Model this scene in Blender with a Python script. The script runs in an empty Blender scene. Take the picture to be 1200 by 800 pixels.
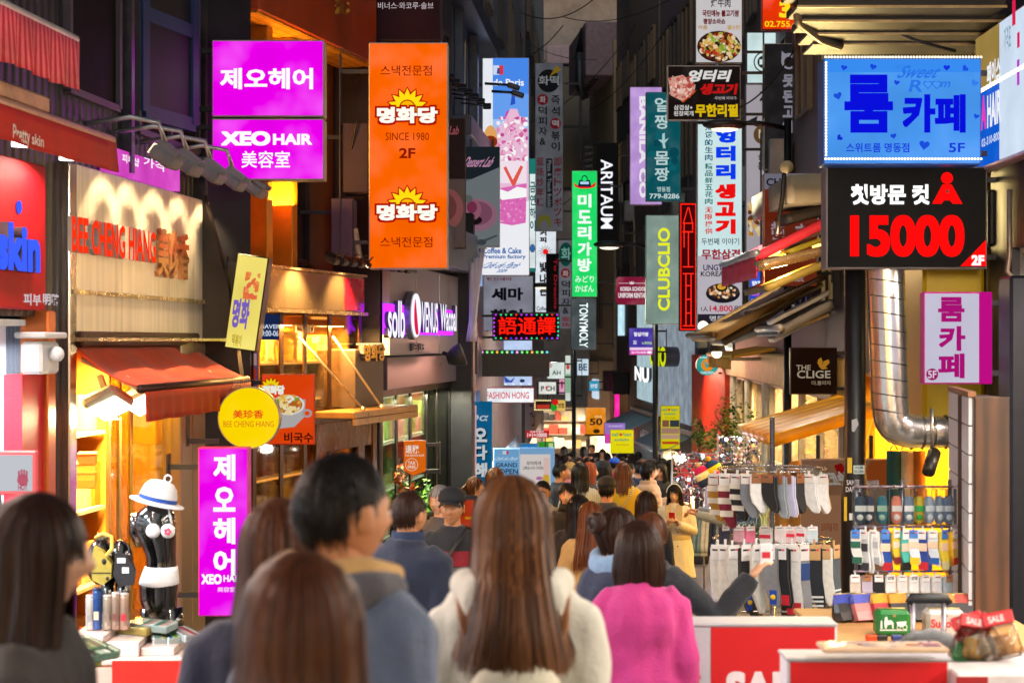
import bpy, bmesh, math, random
import numpy as np
from mathutils import Vector, Matrix, noise as mnoise

SC = bpy.context.scene
COL = SC.collection
R = math.radians
F, CX, CY, CZ = 2000.0, 600.0, 400.0, 1.7      # focal length in reference pixels, principal point, eye height (m)

# ---------------------------------------------------------------- camera, sky, exposure
cam_d = bpy.data.cameras.new("camera")
cam = bpy.data.objects.new("camera", cam_d); COL.objects.link(cam)
cam.location = (0, 0, CZ); cam.rotation_euler = (R(90), 0, 0)
cam_d.sensor_width = 36; cam_d.lens = 60; cam_d.clip_start = .1; cam_d.clip_end = 2000
cam_d.dof.use_dof = True; cam_d.dof.focus_distance = 17; cam_d.dof.aperture_fstop = 3.7; cam_d.dof.aperture_blades = 9
SC.camera = cam
world = bpy.data.worlds.new("World"); SC.world = world; world.use_nodes = True
_nt = world.node_tree
_sky = _nt.nodes.new("ShaderNodeTexSky"); _sky.sky_type = 'NISHITA'; _sky.sun_disc = False
_sky.sun_elevation = R(8); _sky.sun_rotation = R(200)
_bg = _nt.nodes["Background"]; _bg.inputs[1].default_value = 0.1
_nt.links.new(_sky.outputs[0], _bg.inputs[0])
sun_d = bpy.data.lights.new("sun", 'SUN'); sun_d.energy = .9; sun_d.angle = R(70); sun_d.color = (1, .93, .86)
sun = bpy.data.objects.new("sun", sun_d); COL.objects.link(sun); sun.rotation_euler = (R(48), 0, R(-14))
SC.view_settings.view_transform = 'Standard'; SC.view_settings.look = 'None'
SC.view_settings.exposure = 0.0; SC.view_settings.gamma = 1.0
SC.render.engine = 'CYCLES'
cy = SC.cycles
cy.use_denoising = True
try: cy.denoiser = 'OPENIMAGEDENOISE'
except Exception: pass
cy.max_bounces = 7; cy.diffuse_bounces = 3; cy.glossy_bounces = 3; cy.transmission_bounces = 4; cy.transparent_max_bounces = 10
cy.sample_clamp_indirect = 4.0; cy.caustics_reflective = False; cy.caustics_refractive = False

# ---------------------------------------------------------------- small helpers
def lin(h):
    h = h.lstrip('#'); h = ''.join(c*2 for c in h) if len(h) == 3 else h
    f = lambda c: c/12.92 if c <= .04045 else ((c+.055)/1.055)**2.4
    return tuple(f(int(h[i:i+2], 16)/255) for i in (0, 2, 4)) + (1,)
def ground(y): y = min(max(y, -10), 95); return -(.088*y - .00046*y*y)
_mats = {}
def _new(key):
    m = bpy.data.materials.new(key); m.use_nodes = True; m.node_tree.nodes.clear()
    return m, m.node_tree.nodes, m.node_tree.links
def mat(col, rough=.6, metal=0., var=.22, scale=6., bump=.15, spec=.5, coat=0., stretch=None, sheen=0.):
    """painted, woven or metal surface: uneven colour and a little relief, both procedural"""
    key = f"surface_{col}_{rough}_{metal}_{var}_{scale}_{bump}_{spec}_{coat}_{stretch}_{sheen}"
    if key in _mats: return _mats[key]
    m, n, l = _new(key)
    out = n.new("ShaderNodeOutputMaterial"); b = n.new("ShaderNodeBsdfPrincipled"); l.new(b.outputs[0], out.inputs[0])
    tc = n.new("ShaderNodeTexCoord"); mp = n.new("ShaderNodeMapping"); l.new(tc.outputs["Object"], mp.inputs[0])
    if stretch: mp.inputs["Scale"].default_value = stretch
    t = n.new("ShaderNodeTexNoise"); t.inputs["Scale"].default_value = scale; t.inputs["Detail"].default_value = 6; t.inputs["Roughness"].default_value = .65
    l.new(mp.outputs[0], t.inputs[0])
    mr = n.new("ShaderNodeMapRange"); mr.inputs[1].default_value = .3; mr.inputs[2].default_value = .7
    mr.inputs[3].default_value = 1-var; mr.inputs[4].default_value = 1+var; l.new(t.outputs[0], mr.inputs[0])
    mx = n.new("ShaderNodeMix"); mx.data_type = 'RGBA'; mx.blend_type = 'MULTIPLY'; mx.inputs[0].default_value = 1
    mx.inputs[6].default_value = lin(col); l.new(mr.outputs[0], mx.inputs[7]); l.new(mx.outputs[2], b.inputs["Base Color"])
    r2 = n.new("ShaderNodeMapRange"); r2.inputs[3].default_value = max(0, rough-.09); r2.inputs[4].default_value = min(1, rough+.11)
    l.new(t.outputs[0], r2.inputs[0]); l.new(r2.outputs[0], b.inputs["Roughness"])
    b.inputs["Metallic"].default_value = metal; b.inputs["Specular IOR Level"].default_value = spec
    b.inputs["Coat Weight"].default_value = coat; b.inputs["Coat Roughness"].default_value = .06
    if sheen: b.inputs["Sheen Weight"].default_value = sheen
    if bump:
        t2 = n.new("ShaderNodeTexNoise"); t2.inputs["Scale"].default_value = scale*9; t2.inputs["Detail"].default_value = 3; l.new(mp.outputs[0], t2.inputs[0])
        bp = n.new("ShaderNodeBump"); bp.inputs["Strength"].default_value = bump; bp.inputs["Distance"].default_value = .01
        l.new(t2.outputs[0], bp.inputs["Height"]); l.new(bp.outputs[0], b.inputs["Normal"])
    _mats[key] = m; return m
def em(col, s=1., var=0., light=True):
    """something that gives off light; var = how unevenly its tubes light the face"""
    key = f"lit_{col}_{s}_{var}_{light}"
    if key in _mats: return _mats[key]
    m, n, l = _new(key)
    out = n.new("ShaderNodeOutputMaterial"); e = n.new("ShaderNodeEmission"); l.new(e.outputs[0], out.inputs[0])
    e.inputs[0].default_value = lin(col); e.inputs[1].default_value = s
    if var:
        tc = n.new("ShaderNodeTexCoord"); t = n.new("ShaderNodeTexNoise"); t.inputs["Scale"].default_value = 2.8; t.inputs["Detail"].default_value = 2
        l.new(tc.outputs["Object"], t.inputs[0])
        mr = n.new("ShaderNodeMapRange"); mr.inputs[1].default_value = .3; mr.inputs[2].default_value = .7
        mr.inputs[3].default_value = s*(1-var); mr.inputs[4].default_value = s*(1+var*.6); l.new(t.outputs[0], mr.inputs[0]); l.new(mr.outputs[0], e.inputs[1])
        m2 = n.new("ShaderNodeMapRange"); m2.inputs[1].default_value = .48; m2.inputs[2].default_value = .78; m2.inputs[3].default_value = 0; m2.inputs[4].default_value = var*(.95 if col == '#f000f0' else .4); l.new(t.outputs[0], m2.inputs[0])
        mx = n.new("ShaderNodeMix"); mx.data_type = 'RGBA'; l.new(m2.outputs[0], mx.inputs[0]); mx.inputs[6].default_value = lin(col); mx.inputs[7].default_value = (1, 1, 1, 1); l.new(mx.outputs[2], e.inputs[0])
    if not light: m.cycles.emission_sampling = 'NONE'
    _mats[key] = m; return m
def glass(col='#dfe8ea', refl=.5):
    key = f"pane_{col}_{refl}"
    if key in _mats: return _mats[key]
    m, n, l = _new(key)
    out = n.new("ShaderNodeOutputMaterial"); mx = n.new("ShaderNodeMixShader"); t = n.new("ShaderNodeBsdfTransparent"); g = n.new("ShaderNodeBsdfGlossy")
    t.inputs[0].default_value = lin(col); g.inputs["Roughness"].default_value = .03
    lw = n.new("ShaderNodeLayerWeight"); lw.inputs[0].default_value = refl
    mul = n.new("ShaderNodeMath"); mul.operation = 'MULTIPLY'; mul.inputs[1].default_value = .75; l.new(lw.outputs["Fresnel"], mul.inputs[0])
    l.new(mul.outputs[0], mx.inputs[0]); l.new(t.outputs[0], mx.inputs[1]); l.new(g.outputs[0], mx.inputs[2]); l.new(mx.outputs[0], out.inputs[0])
    _mats[key] = m; return m
def pattern(kind, a, b, scale=8., rough=.6, metal=0., bump=.5, dirn='X', vec=None, coat=0.):
    """stripes / ribs / bricks / paving / wood / herringbone made of two colours"""
    key = f"{kind}_{a}_{b}_{scale}_{rough}_{metal}_{dirn}_{vec}_{bump}_{coat}"
    if key in _mats: return _mats[key]
    m, n, l = _new(key)
    out = n.new("ShaderNodeOutputMaterial"); p = n.new("ShaderNodeBsdfPrincipled"); l.new(p.outputs[0], out.inputs[0])
    p.inputs["Roughness"].default_value = rough; p.inputs["Metallic"].default_value = metal; p.inputs["Coat Weight"].default_value = coat
    tc = n.new("ShaderNodeTexCoord"); mp = n.new("ShaderNodeMapping"); l.new(tc.outputs["Object"], mp.inputs[0])
    if vec: mp.inputs["Scale"].default_value = vec[:3]; 
    if vec and len(vec) > 3: mp.inputs["Rotation"].default_value = vec[3:6]
    if kind in ('brick', 'paving', 'tile'):
        t = n.new("ShaderNodeTexBrick"); t.inputs["Scale"].default_value = scale
        t.inputs["Color1"].default_value = lin(a); t.inputs["Color2"].default_value = tuple(.75*c for c in lin(a)[:3])+(1,); t.inputs["Mortar"].default_value = lin(b)
        t.inputs["Mortar Size"].default_value = .018; fac = t.outputs[1]; colo = t.outputs[0]
    else:
        t = n.new("ShaderNodeTexWave"); t.inputs["Scale"].default_value = scale; t.bands_direction = dirn
        t.inputs["Distortion"].default_value = 6 if kind == 'wood' else 0; t.inputs["Detail"].default_value = 3 if kind == 'wood' else 0
        if kind == 'wood': t.inputs["Detail Scale"].default_value = 2.
        cr = n.new("ShaderNodeValToRGB"); cr.color_ramp.elements[0].color = lin(a); cr.color_ramp.elements[1].color = lin(b)
        if kind == 'stripe':
            cr.color_ramp.elements[0].position = .44; cr.color_ramp.elements[1].position = .52
        l.new(t.outputs[1], cr.inputs[0]); colo = cr.outputs[0]; fac = t.outputs[1]
    l.new(mp.outputs[0], t.inputs[0])
    ns = n.new("ShaderNodeTexNoise"); ns.inputs["Scale"].default_value = 3; ns.inputs["Detail"].default_value = 7; l.new(tc.outputs["Object"], ns.inputs[0])
    mr = n.new("ShaderNodeMapRange"); mr.inputs[1].default_value = .3; mr.inputs[2].default_value = .7; mr.inputs[3].default_value = .72; mr.inputs[4].default_value = 1.2; l.new(ns.outputs[0], mr.inputs[0])
    mx = n.new("ShaderNodeMix"); mx.data_type = 'RGBA'; mx.blend_type = 'MULTIPLY'; mx.inputs[0].default_value = 1
    l.new(colo, mx.inputs[6]); l.new(mr.outputs[0], mx.inputs[7]); l.new(mx.outputs[2], p.inputs["Base Color"])
    if bump:
        bp = n.new("ShaderNodeBump"); bp.inputs["Strength"].default_value = bump; bp.inputs["Distance"].default_value = .012
        bp.invert = kind in ('brick', 'paving', 'tile'); l.new(fac, bp.inputs["Height"]); l.new(bp.outputs[0], p.inputs["Normal"])
    _mats[key] = m; return m
def strandmat(a, b, rough=.42):
    """hair: every lock its own shade"""
    key = f"hair_{a}_{b}_{rough}"
    if key in _mats: return _mats[key]
    m, n, l = _new(key)
    out = n.new("ShaderNodeOutputMaterial"); p = n.new("ShaderNodeBsdfPrincipled"); l.new(p.outputs[0], out.inputs[0])
    g = n.new("ShaderNodeNewGeometry"); cr = n.new("ShaderNodeValToRGB"); cr.color_ramp.elements[0].color = lin(a); cr.color_ramp.elements[1].color = lin(b)
    l.new(g.outputs["Random Per Island"], cr.inputs[0]); l.new(cr.outputs[0], p.inputs["Base Color"])
    p.inputs["Roughness"].default_value = rough; p.inputs["Specular IOR Level"].default_value = .22
    _mats[key] = m; return m

class MB:
    """collects shapes into one mesh; T places what is added"""
    def __init__(s, T=None): s.v, s.f, s.m, s.s, s.T = [], [], [], [], T
    def add(s, vs, fs, m=0, smooth=False):
        o = len(s.v)
        if s.T is not None: vs = [s.T @ Vector(v) for v in vs]
        s.v.extend(tuple(v) for v in vs)
        for f in fs: s.f.append([i+o for i in f]); s.m.append(m); s.s.append(smooth)
        return s
    def box(s, x0, x1, y0, y1, z0, z1, m=0, bev=0.):
        x0, x1 = min(x0, x1), max(x0, x1); y0, y1 = min(y0, y1), max(y0, y1); z0, z1 = min(z0, z1), max(z0, z1)
        b = min(bev, (x1-x0)*.3, (y1-y0)*.3, (z1-z0)*.3)
        if b <= 0:
            return s.add([(x, y, z) for z in (z0, z1) for y in (y0, y1) for x in (x0, x1)],
                         [(0, 2, 3, 1), (4, 5, 7, 6), (0, 1, 5, 4), (2, 6, 7, 3), (0, 4, 6, 2), (1, 3, 7, 5)], m)
        vs, idx = [], {}
        for i, x in enumerate((x0, x1)):
            for j, y in enumerate((y0, y1)):
                for k, z in enumerate((z0, z1)):
                    sx, sy, sz = (1, -1)[i]*b, (1, -1)[j]*b, (1, -1)[k]*b
                    for a, p in enumerate(((x, y+sy, z+sz), (x+sx, y, z+sz), (x+sx, y+sy, z))):
                        idx[i, j, k, a] = len(vs); vs.append(p)
        g = lambda i, j, k, a: idx[i, j, k, a]
        fs = []
        for i in (0, 1):
            q = [g(i, 0, 0, 0), g(i, 1, 0, 0), g(i, 1, 1, 0), g(i, 0, 1, 0)]; fs.append(q if i else q[::-1])
            q = [g(0, i, 0, 1), g(0, i, 1, 1), g(1, i, 1, 1), g(1, i, 0, 1)]; fs.append(q if i else q[::-1])
            q = [g(0, 0, i, 2), g(1, 0, i, 2), g(1, 1, i, 2), g(0, 1, i, 2)]; fs.append(q if i else q[::-1])
        for i in (0, 1):
            for j in (0, 1):
                fs.append([g(i, j, 0, 0), g(i, j, 1, 0), g(i, j, 1, 1), g(i, j, 0, 1)])
                fs.append([g(i, 0, j, 0), g(i, 1, j, 0), g(i, 1, j, 2), g(i, 0, j, 2)])
                fs.append([g(0, i, j, 1), g(1, i, j, 1), g(1, i, j, 2), g(0, i, j, 2)])
                for k in (0, 1): fs.append([g(i, j, k, 0), g(i, j, k, 1), g(i, j, k, 2)])
        return s.add(vs, fs, m)
    def quad(s, a, b, c, d, m=0): return s.add([a, b, c, d], [(0, 1, 2, 3)], m)
    def prism(s, poly, a, b, axis='y', m=0):
        """polygon in the xz (axis y), xy (axis z) or yz (axis x) plane, extruded a..b"""
        mk = {'y': lambda p, t: (p[0], t, p[1]), 'z': lambda p, t: (p[0], p[1], t), 'x': lambda p, t: (t, p[0], p[1])}[axis]
        n = len(poly); vs = [mk(p, a) for p in poly]+[mk(p, b) for p in poly]
        return s.add(vs, [list(range(n))[::-1], list(range(n, 2*n))]+[(i, (i+1) % n, n+(i+1) % n, n+i) for i in range(n)], m)
    def tube(s, pts, r, n=8, m=0, cap=True, smooth=True, flat=1.):
        pts = [Vector(p) for p in pts]; k = len(pts)
        rs = list(r) if hasattr(r, '__len__') else [r]*k
        vs, fs = [], []; up = None
        for i, p in enumerate(pts):
            d = (pts[min(i+1, k-1)]-pts[max(i-1, 0)]); d = d.normalized() if d.length > 1e-9 else Vector((0, 0, 1))
            if up is None:
                up = Vector((0, 0, 1)) if abs(d.z) < .9 else Vector((0, 1, 0))
            u = d.cross(up)
            if u.length < 1e-6: u = d.cross(Vector((1, 0, 0)))
            u.normalize(); w = u.cross(d).normalized(); up = w
            for j in range(n):
                a = 2*math.pi*j/n; vs.append(p+(u*math.cos(a)+w*math.sin(a)*flat)*rs[i])
        for i in range(k-1):
            for j in range(n): fs.append((i*n+j, i*n+(j+1) % n, (i+1)*n+(j+1) % n, (i+1)*n+j))
        if cap: fs += [list(range(n))[::-1], list(range((k-1)*n, k*n))]
        return s.add(vs, fs, m, smooth)
    def lathe(s, prof, c=(0, 0, 0), n=20, m=0, smooth=True, sx=1., sy=1.):
        vs, fs = [], []; k = len(prof)
        for r, z in prof:
            for j in range(n):
                a = 2*math.pi*j/n; vs.append((c[0]+r*sx*math.cos(a), c[1]+r*sy*math.sin(a), c[2]+z))
        for i in range(k-1):
            for j in range(n): fs.append((i*n+j, i*n+(j+1) % n, (i+1)*n+(j+1) % n, (i+1)*n+j))
        fs += [list(range(n))[::-1], list(range((k-1)*n, k*n))]
        return s.add(vs, fs, m, smooth)
    def ball(s, c, rx, ry=None, rz=None, n=12, m=0):
        ry = rx if ry is None else ry; rz = rx if rz is None else rz; h = max(4, n//2)
        return s.lathe([(math.sin(math.pi*(i+.02)/(h+.04))*rx, -math.cos(math.pi*(i+.02)/(h+.04))*rz) for i in range(h+1)], c, n, m, True, 1., ry/rx)
    def loft(s, rings, m=0, smooth=True, cap=True):
        n = len(rings[0]); vs = [p for r in rings for p in r]; fs = []
        for i in range(len(rings)-1):
            for j in range(n): fs.append((i*n+j, i*n+(j+1) % n, (i+1)*n+(j+1) % n, (i+1)*n+j))
        if cap: fs += [list(range(n))[::-1], list(range((len(rings)-1)*n, len(rings)*n))]
        return s.add(vs, fs, m, smooth)
    def grid(s, fn, nu, nv, m=0, smooth=True, thick=0.):
        """sheet fn(u, v) with u, v in 0..1; thick gives it a second side"""
        P = [[Vector(fn(i/nu, j/nv)) for i in range(nu+1)] for j in range(nv+1)]
        vs = [p for row in P for p in row]; w = nu+1
        fs = [(j*w+i, j*w+i+1, (j+1)*w+i+1, (j+1)*w+i) for j in range(nv) for i in range(nu)]
        if thick:
            nn = []
            for j in range(nv+1):
                for i in range(nu+1):
                    du = P[j][min(i+1, nu)]-P[j][max(i-1, 0)]; dv = P[min(j+1, nv)][i]-P[max(j-1, 0)][i]
                    nn.append(du.cross(dv).normalized())
            o = len(vs); vs = vs+[v-q*thick for v, q in zip(vs, nn)]
            fs += [tuple(i+o for i in f[::-1]) for f in fs]
            rim = [i for i in range(w)]+[j*w+nu for j in range(1, nv+1)]+[nv*w+i for i in range(nu-1, -1, -1)]+[j*w for j in range(nv-1, 0, -1)]
            fs += [(rim[i], rim[i]+o, rim[(i+1) % len(rim)]+o, rim[(i+1) % len(rim)]) for i in range(len(rim))]
        return s.add(vs, fs, m, smooth)
    def mesh(s, name, mats):
        me = bpy.data.meshes.new(name); me.from_pydata(s.v, [], s.f)
        for q in (mats if isinstance(mats, (list, tuple)) else [mats]): me.materials.append(q)
        me.polygons.foreach_set("material_index", s.m); me.polygons.foreach_set("use_smooth", s.s)
        me.update(); return me
ROOT = {}
def tag(o, label=None, cat=None, group=None, kind=None):
    if label: o["label"] = label
    if cat: o["category"] = cat
    if group: o["group"] = group
    if kind: o["kind"] = kind
    return o
def thing(name, label, cat, loc, group=None, rz=0.):
    o = bpy.data.objects.new(name, None); COL.objects.link(o); o.location = loc; o.rotation_euler = (0, 0, rz); o.empty_display_size = .1
    ROOT[o.name] = (Matrix.Translation(loc) @ Matrix.Rotation(rz, 4, 'Z')).inverted()
    return tag(o, label, cat, group)
def part(name, mb, mats, parent):
    """one mesh part (or sub-part) under its thing; mb is in world space"""
    inv = ROOT[parent.name]
    mb.v = [tuple(inv @ Vector(v)) for v in mb.v]
    o = bpy.data.objects.new(name, mb.mesh(name, mats)); COL.objects.link(o); o.parent = parent; ROOT[o.name] = inv
    return o
def solo(name, mb, mats, label, cat, loc, group=None, kind=None):
    """a thing that is one mesh; mb in world space, origin at loc"""
    t = Vector(loc); mb.v = [tuple(Vector(v)-t) for v in mb.v]
    o = bpy.data.objects.new(name, mb.mesh(name, mats)); COL.objects.link(o); o.location = t
    ROOT[o.name] = Matrix.Translation(t).inverted()
    return tag(o, label, cat, group, kind)
def lamp(name, kind, loc, energy, col='#ffd9a0', size=.3, rot=(0, 0, 0), parent=None, spot=None):
    d = bpy.data.lights.new(name, kind); d.energy = energy*1.9; d.color = lin(col)[:3]
    if kind == 'AREA': d.size = size
    elif kind == 'SPOT': d.shadow_soft_size = size; d.spot_size = R(spot or 80); d.spot_blend = .6
    else: d.shadow_soft_size = size
    o = bpy.data.objects.new(name, d); COL.objects.link(o); o.rotation_euler = rot
    o.location = Vector(loc)
    if parent is not None: o.parent = parent; o.location = ROOT[parent.name] @ Vector(loc)
    return o

# ---------------------------------------------------------------- planes, writing, signs
def W(px, py, s): return Vector(((px-CX)/s, F/s, CZ-(py-CY)/s))
class Plane:
    """a vertical plane: local x runs right along it, y points into it, z is up"""
    def __init__(s, o, ang): s.o = Vector(o); s.a = ang; s.T = Matrix.Translation(s.o) @ Matrix.Rotation(ang, 4, 'Z'); s.I = s.T.inverted()
    def uv(s, px, py):
        d = Vector(((px-CX)/F, 1, -(py-CY)/F)); n = Vector((-math.sin(s.a), math.cos(s.a), 0)); c = Vector((0, 0, CZ))
        h = s.I @ (c + d*((s.o-c).dot(n)/d.dot(n))); return h.x, h.z
    def box(s, x0, y0, x1, y1):
        ym, xm = (y0+y1)/2, (x0+x1)/2
        return s.uv(x0, ym)[0], s.uv(xm, y1)[1], s.uv(x1, ym)[0], s.uv(xm, y0)[1]
def facing(box, s, yaw=0.):
    x0, y0, x1, y1 = box
    return Plane(W((x0+x1)/2, (y0+y1)/2, s), R(yaw))
def wallplane(p0, p1): return Plane((p0[0], p0[1], 0), math.atan2(p1[1]-p0[1], p1[0]-p0[0]))
_txt = {}
def glyphs(t, w=0., ext=0.):
    k = (t, w, ext)
    if k not in _txt:
        c = bpy.data.curves.new("t", 'FONT'); c.body = t; c.resolution_u = 5 if t.isascii() and len(t) < 9 else 2; c.offset = w; c.extrude = ext
        o = bpy.data.objects.new("t", c); me = bpy.data.meshes.new_from_object(o)
        v = np.array([q.co for q in me.vertices] or [(0, 0, 0)]); f = [list(p.vertices) for p in me.polygons]
        lo, hi = v.min(0), v.max(0); v[:, :2] = (v[:, :2]-lo[:2])/np.maximum(hi[:2]-lo[:2], 1e-6)
        _txt[k] = (v, f, (hi-lo)[:2])
        bpy.data.objects.remove(o); bpy.data.curves.remove(c); bpy.data.meshes.remove(me)
    return _txt[k]
def put_text(mb, t, rect, y, w=.02, m=0, turn=0, shear=0., ext=None, flip=False):
    """writing t into rect (u0, v0, u1, v1) at depth y; turn +1/-1 = rotated a quarter turn; ext = letters that stand proud"""
    v, f, _ = glyphs(t, w if w <= .03 or ext else .018, .05 if ext else 0.)
    u0, v0, u1, v1 = rect; out = []
    if w > .03 and not ext:      # heavy weights: overlapping shifted copies keep the strokes clean
        e = (w-.018); gw, gh = _[0], _[1]
        for k, (dx, dz) in enumerate(((1, 1), (-1, 1), (1, -1), (-1, -1), (0, 1), (0, -1), (1, 0), (-1, 0))):
            sx, sz = (u1-u0)*e/max(gw, .1)*.8, (v1-v0)*e/max(gh, .1)*.8
            if turn: sx, sz = (u1-u0)*e/max(gh, .1)*.8, (v1-v0)*e/max(gw, .1)*.8
            put_text(mb, t, (u0+sx+dx*sx, v0+sz+dz*sz, u1-sx+dx*sx, v1-sz+dz*sz), y-.00006*k, .018, m, turn, shear, None, flip)
        return
    for x, q, z in v:
        if turn == -1: x, q = q, 1-x
        elif turn == 1: x, q = 1-q, x
        if flip: x = 1-x
        x += shear*(q-.5)
        out.append((u0+x*(u1-u0), y-(0 if not ext else (z/.05+1)*.5*ext), v0+q*(v1-v0)))
    mb.add(out, f, m)
def stack_text(mb, t, rect, y, w=.02, m=0, **k):
    u0, v0, u1, v1 = rect; n = len(t); h = (v1-v0)/n
    for i, c in enumerate(t):
        if c == ' ': continue
        _, _, d = glyphs(c, w); gw = min(1., d[0]/.92) if ord(c) < 0x2e80 else 1.
        gh = min(1., d[1]/.86) if ord(c) < 0x2e80 or c in '고그로보르요오우유무으구루스' else 1.
        um, vm = (u0+u1)/2, v1-h*(i+.5)
        put_text(mb, c, (um-(u1-u0)*gw/2, vm-h*.42*gh, um+(u1-u0)*gw/2, vm+h*.42*gh), y, w, m, **k)
def ellipse(cx, cy, rx, ry, n=28, a0=0, a1=360): return [(cx+rx*math.cos(R(a0+(a1-a0)*i/n)), cy+ry*math.sin(R(a0+(a1-a0)*i/n))) for i in range(n + (a1-a0 != 360))]
def flower(cx, cy, r, pe='#ffdf10', ol='#c01808'):
    """half a daisy: petals fanned over a half disc"""
    it = []
    for big in (1, 0):
        for k in range(9):
            a = R(-8 + k*196/8); dx, dy = math.cos(a), -math.sin(a)
            L, Wd = (r*1.1, r*.25) if big else (r, r*.165)
            pts = [(cx+dx*L*t-dy*Wd*math.sin(math.pi*t**.9)*sg, cy+dy*L*t+dx*Wd*math.sin(math.pi*t**.9)*sg) for sg, ts in ((1, np.linspace(.2, 1, 7)), (-1, np.linspace(1, .2, 7)[1:])) for t in ts]
            it.append(('p', pts, ol if big else pe))
    return it + [('d', cx, cy, r*.42, r*.42, ol), ('d', cx, cy, r*.36, r*.36, '#ffb800')]
def blobs(box, pal, n, seed, rmin=.04, rmax=.16, round_=False):
    rr = random.Random(seed); x0, y0, x1, y1 = box; it = []
    for _ in range(n):
        if round_:
            a, q = rr.uniform(0, 6.283), math.sqrt(rr.random())*.9; x, y = (x0+x1)/2+math.cos(a)*q*(x1-x0)/2, (y0+y1)/2+math.sin(a)*q*(y1-y0)/2
        else: x, y = rr.uniform(x0, x1), rr.uniform(y0, y1)
        w = min(x1-x0, y1-y0); ra, rb = rr.uniform(rmin, rmax)*w, rr.uniform(rmin, rmax)*w; a = rr.uniform(0, 3.14)
        pts = [(min(max(x+math.cos(t)*ra*math.cos(a)-math.sin(t)*rb*math.sin(a), x0), x1), min(max(y+math.cos(t)*ra*math.sin(a)+math.sin(t)*rb*math.cos(a), y0), y1)) for t in np.linspace(0, 6.283, 9)[:-1]]
        it.append(('p', pts, rr.choice(pal)))
    return it
def heart(cx, cy, r, a=0):
    pts = []
    for t in np.linspace(0, 6.283, 22)[:-1]:
        x, y = 16*math.sin(t)**3/17, -(13*math.cos(t)-5*math.cos(2*t)-2*math.cos(3*t)-math.cos(4*t))/17
        pts.append((cx+r*(x*math.cos(a)-y*math.sin(a)), cy+r*(x*math.sin(a)+y*math.cos(a))))
    return pts
def draw(root, pl, items, y0, glow, rough=.45, dy=.0011):
    """writing and pictures laid on a sign's face, one part per colour; items are given at their place in the reference view"""
    groups = {}; y = y0
    for it in items:
        k = it[0]; o = it[-1] if isinstance(it[-1], dict) else {}
        it = it[:-1] if o else it
        y -= dy; colr = it[-1]; kind = 'lettering' if k in 'tvr' else 'print'
        kind = o.get('name', kind); g = o.get('glow', glow)
        mb = groups.setdefault((kind, colr, g+(1e-9*len(groups) if k in 'tvr' and g >= 0 else 0)), MB(pl.T))
        if k in ('t', 'v', 'r'):
            rect = pl.box(*it[2]); kw = dict(w=o.get('w', .02), shear=o.get('shear', 0.), ext=o.get('ext'))
            if k == 't' and o.get('ext'):      # channel letters: dull sides, lit faces
                side = groups.setdefault(('letter_side', o.get('side', '#4a4650'), -len(groups)*1e-9), MB(pl.T)); put_text(side, it[1], rect, y, **kw)
                if not o.get('cap', 1): continue
                put_text(mb, it[1], rect, y-o['ext']-.002, w=kw['w'], shear=kw['shear'])
            elif k == 't': put_text(mb, it[1], rect, y, **kw)
            elif k == 'r': put_text(mb, it[1], rect, y, turn=o.get('turn', -1), **kw)
            else: stack_text(mb, it[1], rect, y, w=kw['w'])
        elif k == 'q':
            u0, v0, u1, v1 = pl.box(*it[1]); mb.quad((u0, y, v0), (u1, y, v0), (u1, y, v1), (u0, y, v1))
        else:
            pts = ellipse(*it[1:5]) if k == 'd' else it[1]
            q = [pl.uv(*p) for p in pts]
            ar = sum(a[0]*b[1]-b[0]*a[1] for a, b in zip(q, q[1:]+q[:1]))
            if ar < 0: q = q[::-1]
            mb.add([(u, y, v) for u, v in q], [list(range(len(q)))])
    for (kind, colr, g), mb in groups.items():
        part(kind, mb, em(colr, round(g, 4), 0, False) if g > 1e-3 else mat(colr, rough, 0, .1, 10, 0), root)
    return y
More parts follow.
